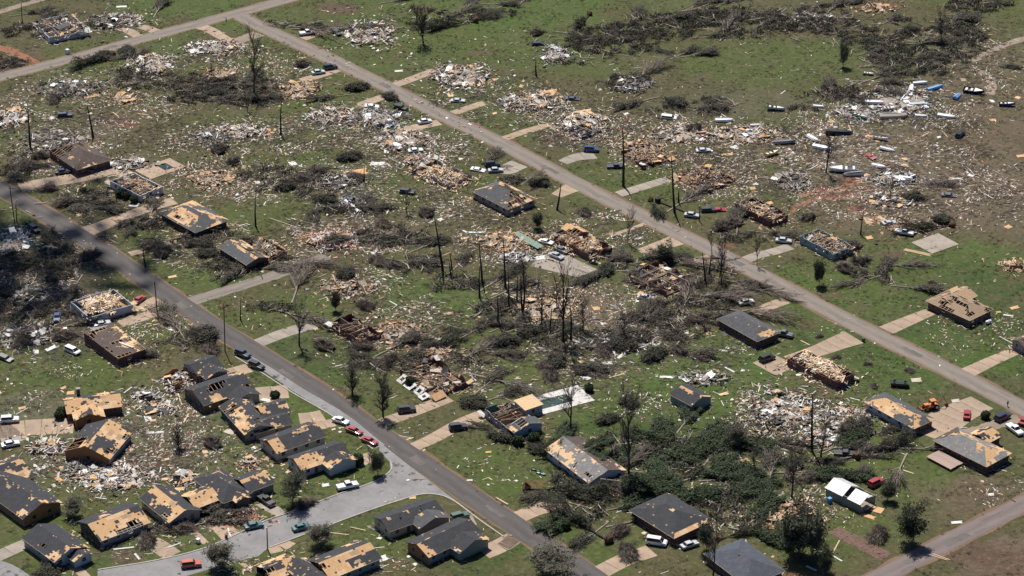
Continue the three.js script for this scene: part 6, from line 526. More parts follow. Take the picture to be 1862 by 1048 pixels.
function tree(kind, x, z, s = 1, deg = null, sy = s) { const v = treeKinds[kind][treeNo++ % treeKinds[kind].length].clone(), [nm, l, grp] = treeNames[kind]; let ry = (deg ?? (kind.startsWith('fallen') ? 28 + (hash(treeNo, 77) - 0.5) * 120 + (hash(treeNo, 78) > 0.8 ? 180 : 0) : hash(treeNo, 77) * 360)) * Math.PI / 180; if (/fallen|uprooted|brush/.test(kind)) { const L = (kind.startsWith('brush') ? 4 : 13) * s; let k = 0; while (k++ < 14 && [0.35, 0.7, 1].some(f => onRoad(x + Math.cos(ry) * L * f, z - Math.sin(ry) * L * f, 1.5))) ry += 0.45; if (k > 14) return v; }
  v.name = numbered(nm); v.position.set(x, 0, z); v.rotation.y = ry; v.scale.set(s, sy, s); if (nm === 'dead_tree') { v.rotation.x = (hash(treeNo, 5) - 0.5) * 0.16; v.rotation.z = (hash(treeNo, 6) - 0.5) * 0.16; } scene.add(v); tag(v, `${l} ${near(x, z)}`, 'tree', grp); if (nm === 'broken_branches') v.userData.category = 'branches'; if (nm === 'shrub') v.userData.category = 'shrub'; return v; }
const many = (kind, s, a) => { for (let i = 0; i < a.length; i += 2) if (!((kind.startsWith('brush') && s > 1 && i % 6 === 2) || (kind === 'fallen_dark' && i % 6 === 4))) tree(kind, a[i], a[i + 1], s * (0.85 + 0.3 * hash(i, Math.round(a[i])))); };
// standing trunks and poles; last value: height against the 10 m model
for (const [k, x, z, s, sy] of [
  ['snag', -153.4,-97, 1, 1.3], ['snag', -134.5,-105.1, 1, 1.05], ['stripped', -85.7,-138.1, 1.1, 1.8], ['snag', -101.9,-157, 0.7, 0.5], ['spreading', -30.8,-184.8, 1.0, 1.7], ['snag', -74.3,-106.7, 0.9, 1.2], ['snag', 8.2,-155.2, 0.8, 0.6], ['stripped', 148.7,-182.9, 0.8, 1.0], ['leafy', 112.6,-163.1, 0.6, 1.1],
  ['snag', -76.8,-40.2, 0.8, 1.0], ['snag', -106.6,-13.3, 0.7, 0.65], ['snag', -20.1,-11, 1, 1.75], ['snag', -8.5,-2.8, 0.9, 1.35], ['snag', -1.9,-0.2, 0.9, 1.6], ['snag', -17.5,-6.9, 0.8, 0.5], ['stripped', -31.9,-49.1, 0.5, 0.55], ['snag', -45.8,-71.1, 0.7, 0.5],
  ['snag', 34.4,-68.3, 1.1, 1.9], ['snag', 49.2,-49.9, 1, 1.9], ['snag', 50.8,-56.2, 0.8, 0.5], ['snag', 13.7,-51.3, 0.9, 0.85], ['stripped', 34.2,-28.7, 0.5, 0.9], ['forked', 59.9,-6, 0.7, 1.0], ['snag', 55.6,-3.4, 0.8, 0.95], ['stripped', 71.3,-14.2, 0.4, 0.8], ['stripped', 58.7,-22.5, 0.4, 0.6], ['forked', 3.3,-0.2, 0.6, 0.75],
  ['forked', 98,-78.2, 0.8, 1.1], ['snag', 103.8,-34.6, 0.6, 0.85], ['stripped', 115.6,-59.3, 0.5, 0.7], ['leafy_dark', 88.1,-1.9, 0.5, 0.9], ['stripped', -58.5,34.4, 0.9, 1.1], ['spreading', -42.5,61.4, 0.9, 1.0], ['spreading', -33.8,73.1, 0.95, 1.4], ['leafy_dark', -49.6,14.3, 0.4, 0.7],
  ['snag', -17.4,-11, 0.7, 0.5], ['snag', -4,22.6, 0.8, 0.9], ['snag', 2.9,16.1, 0.8, 1.3], ['forked', 8.3,22.6, 0.7, 1.0], ['snag', 1.4,8.1, 0.7, 0.8], ['snag', 10.5,25.8, 0.7, 0.7], ['forked', 19.7,25.8, 0.7, 0.8], ['snag', -9.2,6.1, 0.8, 1.0], ['stripped', 12.6,12.8, 0.6, 0.8], ['snag', -0.9,12.1, 0.7, 1.1], ['snag', 57,-8.3, 0.7, 0.7], ['stripped', 60.1,-1.4, 0.6, 0.9], ['forked', 14.2,32, 1, 2.0], ['snag', 16.2,32, 0.9, 1.1], ['snag', 3.2,14.9, 0.9, 1.2], ['stripped', 15.2,80.8, 1.0, 1.25], ['stripped', 31,30.3, 0.7, 0.7], ['snag', 76.9,90.6, 0.95, 1.7], ['stripped', 29.5,102.9, 1.1, 2.0], ['stripped', 47.7,148.8, 0.8, 1.1], ['stripped', 69.7,112.8, 0.9, 1.2], ['leafy_dark', 69,138.3, 1.5, 1.5], ['leafy', 71.9,139.5, 1.1, 1.2], ['leafy_dark', 97.2,133.1, 0.95, 1.15], ['leafy_dark', 73.9,147.6, 0.6, 0.8], ['leafy_dark', 93.4,114.1, 0.55, 0.6],
  ['leafy', -54.4,116, 0.95, 1.2], ['leafy', -46,134.6, 1.0, 0.7], ['leafy_dark', -33.9,102.1, 0.5, 0.75], ['leafy', 9.8,149.1, 1.7, 0.9], ['leafy', -69.4,144.3, 1.1, 0.8], ['spreading', -85.6,89.2, 0.7, 0.7], ['leafy', -108.2,121.8, 0.8, 0.6], ['leafy_dark', 44.9,-16.6, 0.75, 0.7], ['leafy_dark', 7.7,-38.6, 0.5, 0.6], ['stripped', -86.7,-125.5, 0.5, 0.5], ['snag', -76,19.3, 0.5, 0.7], ['stripped', 61.3,100.2, 0.6, 0.6], ['stripped', 10.1,126.2, 0.4, 0.5], ['leafy_dark', 47,136.8, 0.6, 0.9], ['stripped', -36.1,97.5, 0.3, 0.45], ['stripped', 78.9,93.4, 0.9, 0.8], ['leafy', 57.8,87.8, 0.9, 0.8], ['brush_dark', 89,85.8, 1.6, 1.6],
]) tree(k, x, z, s, null, sy);
// utility poles
for (const [x, z, h, l] of [[-173.4,-204.8, 7, 'utility pole behind the white farmhouse in the corner'], [-149.5,-42.9, 12, 'utility pole at the left end of the street'], [-148.8,-42.9, 6, 'short pole beside the left utility pole'], [-99.7,16, 10.5, 'slim pole at the drive of the pale blue house'], [-78.6,37.6, 15, 'utility pole left of the parked dark cars'], [8.5,19.1, 8, 'pale broken post amid the torn branches'], [-59,136.2, 6, 'pole beside the estate street'], [56.3,-43.8, 5, 'leaning sign pole beside the upper road'], [-101.1,-204.2, 1.8, 'mailbox post at the road fork']]) { const o = thing('utility_pole', l, 'pole', x, z, rr(0, 3)); mesh('pole', new GB().tube(V(0, 0, 0), V(rr(-0.06, 0.06) * h, h, rr(-0.05, 0.05) * h), 0.17, 0.12, 8), l.startsWith('pale') ? 'bark_pale' : 'pole_wood', o); if (h > 9) mesh('crossarm', new GB().box(0, h - 0.8, 0, 1.8, 0.12, 0.1), 'pole_wood', o); else mesh('cap', new GB().box(0, h + 0.03, 0, 0.3, 0.06, 0.3), 'rim', o); }
// fallen trees
many('uprooted', 1, [3.7,109.2]); scene.children[scene.children.length - 1].rotation.y = -0.25;
for (const [x, z, d, s] of [[23.4,133.1, 130, 0.95], [68.3,140.1, 100, 0.6], [49.8,132.5, 20, 0.6], [25.6,87.8, 190, 0.9], [-137.1,-172.9, 200, 0.8], [-12.9,-203.5, 200, 0.9], [88.1,94.1, 30, 0.8], [42.3,-57.3, 200, 0.6], [131.7,-40, 195, 0.8], [-26.3,39, 30, 0.7], [27.5,-210.1, 250, 0.7]]) tree('uprooted', x, z, s, d);
many('fallen_bare', 1, [-147.8,-164.3, -133.6,-160.6, -82.6,-202.2, -77.3,-197, -25.7,-202.2, 72.3,-185.4, 39,-148.7, -89.5,33.1, -85,29, 46.9,-49.6, 47.4,3.8, 52.9,11.4, 55.3,3.8, 52.9,7.1, 57.3,12.1, 47.7,17, 62.9,-1.4, -70,12.1, -62.4,9.4, -16.7,44.5, -10.6,50.6, 117,-69.3, 99,89.2, 101.1,92, 15.5,107.5, 19.3,108.8, 22.2,106.2, 105.3,-13.5, 107.9,-8.3, -73.9,-16, -78.3,-11.7, 65,-8.3]);
many('fallen_grey', 1, [-112.9,-144, -106.4,-148.7, -100.7,-138.1, -95.7,-144, -105.8,-134.7, -91.3,-137, -178.9,-208.8, -127.3,-207.5, -174,-197, -37.3,-198.3, -19.9,-208.8, -17,-212.8, -52.8,-139.3, -3.2,-219.5, 42,-200.9, 47.1,-206.1, 61.3,-214.1, 66.5,-216.8, 72.4,-216.8, 56,-170.4, 48.7,-137, 53.8,-130.1, 98.2,-216.8, 110.9,-210.1, 120.5,-207.5, 128.4,-199.6, 132.2,-190.5, 136,-182.9, 132.8,-172.9, 129.1,-165.5, 136.3,-166.7, 147.6,-203.5, 116.7,-148.7, 120.8,-144, 112.4,-144, 106.1,-137, 151.8,-191.8,
  -157.2,-83.7, -138.7,-63.7, -130.8,-55.9, -62.7,-63.7, -53.7,-55.1, -47.3,-44.4, -39.5,-35.1, -34.3,-27.8, -37.1,-18.8, -8.8,-79.6, -0.2,-73.6, 30.3,-15.3, 36.8,-18.8, 34,-8.3, 55.7,-11.7, 58.5,-6.5, 60.9,-18.8, 70.4,-37, 66.8,-33.3, 10.5,25.2, 19.6,29.9, 28.9,25.2, 36.5,26.8, 41.4,18.7, 46.4,12.1, 37.5,37.8, 25.3,40.9, 4.4,37.8, 10.3,42.5, -42.1,42.5, -37.6,40.9, -15.3,31.5, -10.7,36.3, -6.3,26.8, -98.2,-33.3, -106,-29.6, -109.4,-44.4, -139.5,-15.3, -130.4,-18.8, -124.1,-8.3, -133.6,12.1, -136.2,25.2, -128.5,25.2, -74.1,-18.8, -69.4,-20.6, -93,28.4, 108.6,-1.4, 59.5,84.9, 70.8,101.2, 76.1,103.8, 64.5,109.1, 79.7,95.8, 12.1,106.2, 16.5,110.2, -86.4,124.4, -83.3,128.1]);
many('fallen_dark', 1, [-48.1,-220.9, -11.1,-220.9, -17.2,-222.2, -1.2,-218.2, 1.3,-216.8, 28.2,-200.9, 30.7,-184.2, 36.6,-186.7, 34.3,-177.9, 43.1,-181.6, 48.4,-191.8, 53.7,-199.6, 57.9,-204.8, 28.5,-175.4, 66.9,-207.5, 73.9,-208.8, 81.1,-212.8, 38.8,-222.2, 61.8,-188, 54,-169.2, 55.5,-127.8, 59.5,-125.5, 93.1,-210.1, 102,-204.8, 103.1,-216.8, 114.6,-216.8, 144.2,-211.5, 151.9,-210.1, 163.5,-218.2, 178.1,-222.2, 130.6,-197, 128,-188, 127.6,-169.2, 141.9,-190.5, 115.6,-151, 89.8,-124.4, 160.3,-165.5, -110.8,-138.1, -110.2,-153.4, -126.3,-151, -93.6,-137, -167.2,-210.1, -149.5,-203.5,
  -71.4,-67.6, -66.9,-63.7, -59,-59, -51.1,-52, -43.6,-37, -37.6,-29.6, -30.8,-21.7, -26.6,-15.3, -22.4,-6.5, -18.4,-8.3, -13.6,-1.4, -9.6,2.7, -6.4,7.1, -2.5,15.4, 1.4,21.9, -4.9,-1.4, -0.2,28.4, 5.9,31.5, 16.5,34.7, 22.8,25.2, 33.5,25.2, 44.9,25.2, 22.4,37.8, 48.3,5.4, 27,-13.5, 31.7,-10, -10.4,62, -8.9,66.4, -12.1,40.9, -36,44, -31.6,42.5, -29.5,37.8, -82,-17, -78.3,-20.6, -69.8,-15.3, -88.4,-33.3, -114.6,-46.3, -141.4,12.1, -125.9,21.9, -139.7,-6.5, -146.1,-26, -126.1,-22.4, -133.9,-20.6, 103.1,-8.3, 105.9,-4.8, 89.5,83.5, 100.1,89, 69.9,95.8, 77.4,90.4, 9.8,82.1, 1.3,82.1, 9.7,94.5, 2.7,93.1, -156.6,-79.6, -156.9,-71.6, 52.2,128.1, 59.8,133, 19.1,118, 21.8,121.8, 23.7,124.3]);
many('fallen_green', 1.05, [32.1,86.5, 34.8,90.6, 37.8,87.8, 42.2,85.8, 45.6,88.5, 38.9,94.1, 43.2,93.4, 47,94.1, 35.1,98.1, 40.4,99.5, 44.9,100.9, 48.6,98.1, 42.8,105.5, 47,105.5, 50,108.8, 53.4,109.5, 55.1,114.1, 51.5,116.7, 48.9,114.1, 34.7,108.8, 32.7,112.8, 19.6,100.9, 22.7,102.9, 17.8,115.4, 20.4,120.5, 23,126.9, 15.3,100.2, 28.1,115.4, 52.9,126.9, 55.4,129.4, 30.8,118, 10.5,91.3, 79.1,92, 67.6,100.9, 74.7,100.9, 51.1,83.5, 42.6,82.1]);
many('brush', 1.2, [-151.4,-138.1, -127.1,-172.9, -85,-144, -84,-142.8, -81.8,-166.7, -75.2,-161.8, -37.8,-132.4, 14.1,-172.9, 6.6,-189.3, 62,-114.4, 77.3,-125.5, -71,-74.3, -52,-74.3, -22.7,-41.9, -26.1,-43.8, -41.5,-43.8, -37,-36.3, -38.3,-17.1, -42.4,-18.9, -46.8,-10, 8.6,-86.7, 20.1,-52.5, 55.1,-38.2, 58.7,-36.3, 36.4,-17.1, 40.2,-12.6, 70.8,-41.9, 92.5,-47.7, 84.6,-72.3, 104.5,-27.9, -96,41.4, -92.8,35.9, -89.4,31.9, -85.4,33.5, -131.3,33.5, -129.1,30.3, -138,27.9, -138.3,35.1, -48.8,39, -46.7,35.9, -35.6,44.5, -38.8,15.6, -32.7,41.4, 35.1,12.2, 40.9,15.6, 46.5,19.7, 38.1,33.5, 43.8,33.5, 24.7,33.5, 16.8,44.5, 9.3,47.6, 5.5,44.5, 54.2,50.6, -86,126.9, -88.4,129.4, -106.3,115.4, -75.6,91.3, 83.5,84.4, 69.1,92, 79.4,102.9, 90.8,126.9, 88.2,123.1, 99.6,-7.3, 97.8,-12.6, 171,-190.5, -138.4,-66.2, -132.5,-57.3, -131.6,-63.3, -120.8,-40, -112.1,-43.8, -100.8,-36.3, -97.6,-25.2, -102.7,-17.1, -90.1,-32.6, -93.6,-89.8, -88.5,-81.5, -85.6,-74.3, -154.7,-79.4, -152.6,-87.7, -154,-51.5, -131.7,-12.6, -126.6,-16.2, 11.2,120.5, 29.1,125.6, 26.8,134.3, -84.9,-153.4, -86.9,-160.6, -54.3,119.2, -51.8,120.5]);
many('brush_dark', 1.2, [-84.6,-139.3, -139.1,-170.4, -136.3,-174.1, -133.8,-180.4, -85.3,-199.6, -73.9,-197, -56.8,-144, 59.2,-127.8, 56.8,-126.7, -136.7,-21.6, -140.3,-23.4, -129.8,-16.2, -92.9,-31.6, -90.2,-25.2, -84.9,-21.6, -78.4,-17.1, -77.2,-66.2, -73.6,-64.3, -62.2,-59.3, -58.1,-54.4, -56.2,-87.7, -46.1,-12.6, 0.7,-76.3, 4.1,-71.3, 29.8,-14.4, 27.3,-12.6, -142.9,7.2, -140.1,2.9, -142.7,15.6, -86.5,34.3, -83.6,32.7, -12.7,61.9, -14.8,64.9, -25.2,38.2, 4.3,50.6, 11.1,49.1, 16.7,51.4, 21.3,31.9, 26.7,31.1, 33.6,31.9, 22.1,57.5, 32.8,70, 29,74.4, 59.5,64.2, -106.8,144.6, -108.1,142.8, -55.5,118, 0.6,87.8, 3.1,89.2, 68.1,91.3, 70.4,93.4, 43.6,38.2, 47,44.5, 133.4,-40, 117.9,-59.3, 121.8,-56.4, 2.9,34.3, 0.6,30.3]);
many('brush', 0.5, [94.8,45.3, 86.7,28.3, 105.8,47.6, 90.4,40.6, 96.6,55.2, 122,-0.8]);
many('round_bush', 1, [-117.9,-59.3, -115.4,-56.4, -120.1,-60.3, -27.3,56, 1.7,87.1, 5.5,86, 13.1,127.2, -107,141, -118.3,72.1, -118.5,74, -39.2,97.1, -62.9,63.7, 123.9,73.7, 20.6,59.7]);

// crowns that came down on roofs
for (const [x, z, y, s2] of [[15.3,102.9, 3.3, 0.75], [19.4,107.5, 2.9, 0.75], [11.5,97.5, 3.0, 0.7], [22.1,108.8, 2.8, 0.8], [16.8,98.1, 4.2, 0.7], [-80.6,-18.8, 2.6, 0.5], [-75.2,-16, 2.3, 0.5], [2.9,-62.9, 3.0, 0.55]]) tree(s2 < 0.58 ? 'fallen_bare' : 'fallen_green', x, z, s2).position.y = y;
{ const o = thing('fallen_pole', 'dark fallen pole between the charred trunks and the silver sedan', 'pole', 44.8,-56.4, 0); mesh('pole', new GB().tube(V(0, 0.25, 0), V(9, 0.2, 8.2), 0.24, 0.16, 8), 'charred', o); mesh('stump_block', new GB().box(-0.3, 0.7, -0.2, 1.3, 1.4, 1.2, 0.6), 'charred', o); }
// tangled branch litter, too thick to count: drifts of broken limbs and leaves
{ R = mulberry(515); const zones = [[32.3,-185.9,18.2,14.1, 0.5, 0.6], [48.1,-197.5,15.5,13.4, 0.5, 0.5], [73.7,-204.8,23.3,15.6, 0.5, 0.6], [100.9,-203.7,19.4,15.6, 0.45, 0.5], [127.9,-185.9,17.2,22.6, 0.45, 0.6], [136.7,-166.1,15.9,14.5, 0.5, 0.5], [153.4,-190.9,15.4,17.8, 0.4, 0.6], [24.3,-171,10.4,7.8, 0.4, 0.3], [40.4,-149.5,8.3,8.4, 0.5, 0.2], [111.3,-140.2,11.9,6.4, 0.6, 0.2], [-11.9,-210,15.6,6.8, 0.6, 0.3], [-31.2,-201.2,6.8,6.2, 0.4, 0.3], [59.5,-128.8,14.5,7.2, 0.3, 0.2], [93.6,-126.6,7.2,3.6, 0.5, 0.2], [167.5,-219.6,13.8,7.5, 0.5, 0.5],
  [-102.8,-142.5,13.7,12.9, 0.6, 0.3], [-126.2,-154.2,11.1,9.5, 0.5, 0.2], [-84.7,-144.8,8.3,8.4, 0.5, 0.1], [-147.1,-144.8,9.2,7.4, 0.3, 0.1], [-171.9,-196,5.8,7.2, 0.5, 0.5], [-156.9,-81.7,6.9,9.8, 0.6, 0.2], [-83.5,-199.6,8.7,6.2, 0.5, 0.1], [-170.9,-166.1,5.6,6.8, 0.6, 0.1], [-142.1,-203.7,9.7,5.2, 0.3, 0.2], [-66.2,-65.6,11,4.7, 0.6, 0.4], [-51.9,-52.8,8.3,5.4, 0.6, 0.4], [-37.7,-32.5,9.8,7.3, 0.65, 0.4], [-26.6,-15.3,8,5.6, 0.6, 0.4], [-15.2,-3.1,8.7,5.1, 0.6, 0.4], [-4,12.1,7.8,6, 0.6, 0.4], [8.2,29,12.2,8.3, 0.5, 0.4], [24.1,31.5,12.1,7.6, 0.5, 0.3], [39.6,24.5,11.5,9.7, 0.55, 0.25], [53.5,10.4,11.7,10, 0.6, 0.15], [58.9,-11.7,7.2,8.8, 0.55, 0.15], [33.4,-14.6,8,4.9, 0.6, 0.3], [-0.2,-72.4,5.1,4, 0.5, 0.2], [-56.6,-75.6,8.6,4.8, 0.4, 0.2], [-73.7,-75.6,10.3,5.6, 0.4, 0.2],
  [-78.5,-13.5,12,7.7, 0.6, 0.4], [-87.7,-34,6.5,3.7, 0.4, 0.3], [-109.8,-41.4,7.4,4.5, 0.5, 0.3], [-103.9,-26,8.1,4.3, 0.4, 0.2], [-131.1,-57.8,11.8,6.2, 0.35, 0.2], [-136.3,-15.3,13.6,11.3, 0.5, 0.3], [-133.9,15.4,12.4,9.9, 0.55, 0.2], [-133.3,29,7.6,4.8, 0.5, 0.1], [-89.5,33.1,8.3,5, 0.55, 0.2], [-36,44.6,11.2,4.3, 0.4, 0.2], [-13.6,42.5,6.7,3.7, 0.4, 0.3], [-66.9,12.1,10.9,2.7, 0.4, 0.3], [-8.9,63.5,3.6,2.9, 0.5, 0.7], [-16.9,26.8,9.2,2.6, 0.35, 0.2],
  [23.3,107.7,12.4,6.8, 0.55, 0.6], [16.5,101.7,6.9,3.7, 0.5, 0.3], [20.2,119.3,4.8,5.6, 0.6, 0.6], [42.7,93.1,15.5,13, 0.65, 0.9], [53.2,114.2,8.2,8.2, 0.5, 0.7], [32.5,84.9,8.5,4.4, 0.5, 0.6], [75.6,101.7,9.7,6.9, 0.4, 0.3], [104.7,-8.3,6.7,5.9, 0.55, 0.3], [67.6,-32.5,8.2,3.7, 0.5, 0.2], [67.3,76.5,8.6,11.3, 0.2, 0.3], [100.2,88.2,5.7,3.3, 0.4, 0.4], [89.6,82.6,3.6,2.8, 0.6, 0.7], [-84.6,128.1,4,2, 0.5, 0.2], [60.6,123.1,5.4,5, 0.3, 0.4], [4.1,83.5,5.7,3.9, 0.4, 0.7], [-37.4,106.4,0.1,0.3, 0, 0]];
  const cl = seed => { R = mulberry(seed); const g = new GB(), lf = new GB(); for (let i = 0; i < 13; i++) { const a = rr(0, 6.283), d = rr(0, 0.8), p = V(Math.cos(a) * d, rr(0, 0.35), Math.sin(a) * d), b = rr(0, 6.283), L = rr(0.6, 1.9), q = p.clone().add(V(Math.cos(b) * L, rr(-0.2, 0.7), Math.sin(b) * L)); if (q.y < 0.03) q.y = 0.03; g.tube(p, q, rr(0.03, 0.085), 0.015, 3); } for (let i = 0; i < 26; i++) { const c = V(rr(-1, 1), rr(0.05, 0.75), rr(-1, 1)), e = V(rr(-1, 1), rr(-1, 1), rr(-1, 1)).normalize().multiplyScalar(rr(0.14, 0.32)), f = V(rr(-1, 1), rr(-1, 1), rr(-1, 1)).cross(e).normalize().multiplyScalar(e.length() * 0.7); lf.tri(c.clone().sub(e), c.clone().add(f), c.clone().add(e)); lf.tri(c.clone().sub(e), c.clone().add(e), c.clone().sub(f)); } return [g.geo(), lf.geo()]; };
  const kinds = [601, 602, 603].map(cl), BL = [[], [], []], LL = [[], [], []]; R = mulberry(516);
  for (const [x, z, rx, rz, den, green] of zones) { const n = Math.round(3.14 * rx * rz * den); for (let i = 0; i < n; i++) { const a = rr(0, 6.283), d = Math.pow(R(), 0.6) * (0.6 + 0.8 * vn(a * 1.3 + x, z)), px = x + Math.cos(a) * rx * d, pz = z + Math.sin(a) * rz * d; if (fbm(px / 4 + 33, pz / 4, 2) < 0.4 || onRoad(px, pz, 1.2)) continue; const k = i % 3, s = rr(0.6, 1.5), m = xf(px, rr(0, 0.5) * (1 - d), pz, 0, rr(0, 6.283), 0, s, s * rr(0.6, 1.1), s), t = R(), g = rr(0.65, 1.25); BL[k].push({ m, c: t < 0.55 ? [0.06 * g, 0.049 * g, 0.04 * g] : t < 0.86 ? [0.15 * g, 0.125 * g, 0.10 * g] : [0.34 * g, 0.29 * g, 0.24 * g] }); if (R() < 0.25 + green * 0.75) { const gg = rr(0.7, 1.3), u = R() < green; LL[k].push({ m, c: u ? [0.040 * gg, 0.064 * gg, 0.021 * gg] : [0.062 * gg, 0.057 * gg, 0.034 * gg] }); } } }
  const limbG = new GB().tube(V(-0.5, 0.02, 0), V(-0.1, 0.05, 0.06), 0.028, 0.024, 5).tube(V(-0.1, 0.05, 0.06), V(0.5, 0.03, -0.04), 0.024, 0.01, 5).tube(V(-0.02, 0.05, 0.05), V(0.25, 0.1, 0.22), 0.014, 0.006, 4).tube(V(0.12, 0.05, 0.02), V(0.36, 0.1, -0.2), 0.012, 0.005, 4).geo(), LB = []; R = mulberry(517);
  for (const [x, z, rx, rz, den] of zones) { const n = Math.round(3.14 * rx * rz * den * 0.13); for (let i = 0; i < n; i++) { const a = rr(0, 6.283), d = Math.pow(R(), 0.55) * 1.1, L = rr(2.6, 6.5), g = rr(0.7, 1.2), t = R(); LB.push({ m: xf(x + Math.cos(a) * rx * d, rr(0.1, 0.8) * (1.2 - d), z + Math.sin(a) * rz * d, 0, rr(0, 6.283), rr(-0.1, 0.16), L, L, L), c: t < 0.35 ? [0.10 * g, 0.08 * g, 0.065 * g] : [0.40 * g, 0.345 * g, 0.29 * g] }); } }
  inst('broken_limbs', limbG, scrapMat, LB, scene, 'pale broken limbs lying across the branch drifts', 'branches');
  const lm = new THREE.MeshPhysicalMaterial({ color: 0xffffff, roughness: 0.95, transmission: 0.25, thickness: 0, side: THREE.DoubleSide }); lm.name = 'litter_leaves';
  kinds.forEach(([g, l], k) => { inst('branch_drift', g, scrapMat, BL[k], scene, 'drifts of broken branches along the torn tree lines', 'branches'); inst('leaf_drift', l, lm, LL[k], scene, 'torn leaves and foliage in the branch drifts', 'foliage'); }); }
// ---------------------------------------------------------------- single larger pieces lying loose
R = mulberry(90210);
function loose(kind, x, z, sx, sz, m, deg, lift = 0.05) { const names = { sheet: ['plywood_sheet', 'sheet'], board: ['loose_board', 'board'], panel: ['wall_panel', 'panel'] }; const desc = { plywood: 'tan plywood sheet', plywood_pale: 'pale tan plywood sheet', drywall_white: 'white wall sheet', sheet_metal: 'pale metal sheet', lumber: 'tan timber board', lumber_grey: 'weathered grey board', drywall: 'pinkish wall sheet', shingle_grey: 'grey roof piece', plywood_dull: 'dull brown sheet', paint_white: 'white panel' }; const o = mesh(numbered(names[kind][0]), kind === 'board' ? unitBox : scrapSheet, m, scene); o.scale.set(sx, kind === 'board' ? 0.12 : 0.05, sz); o.position.set(x, kind === 'board' ? 0.07 : lift, z); o.rotation.set(0, deg * Math.PI / 180, 0); tag(o, `${desc[m]} lying ${near(x, z)}`, names[kind][1], 'loose storm debris'); return o; }
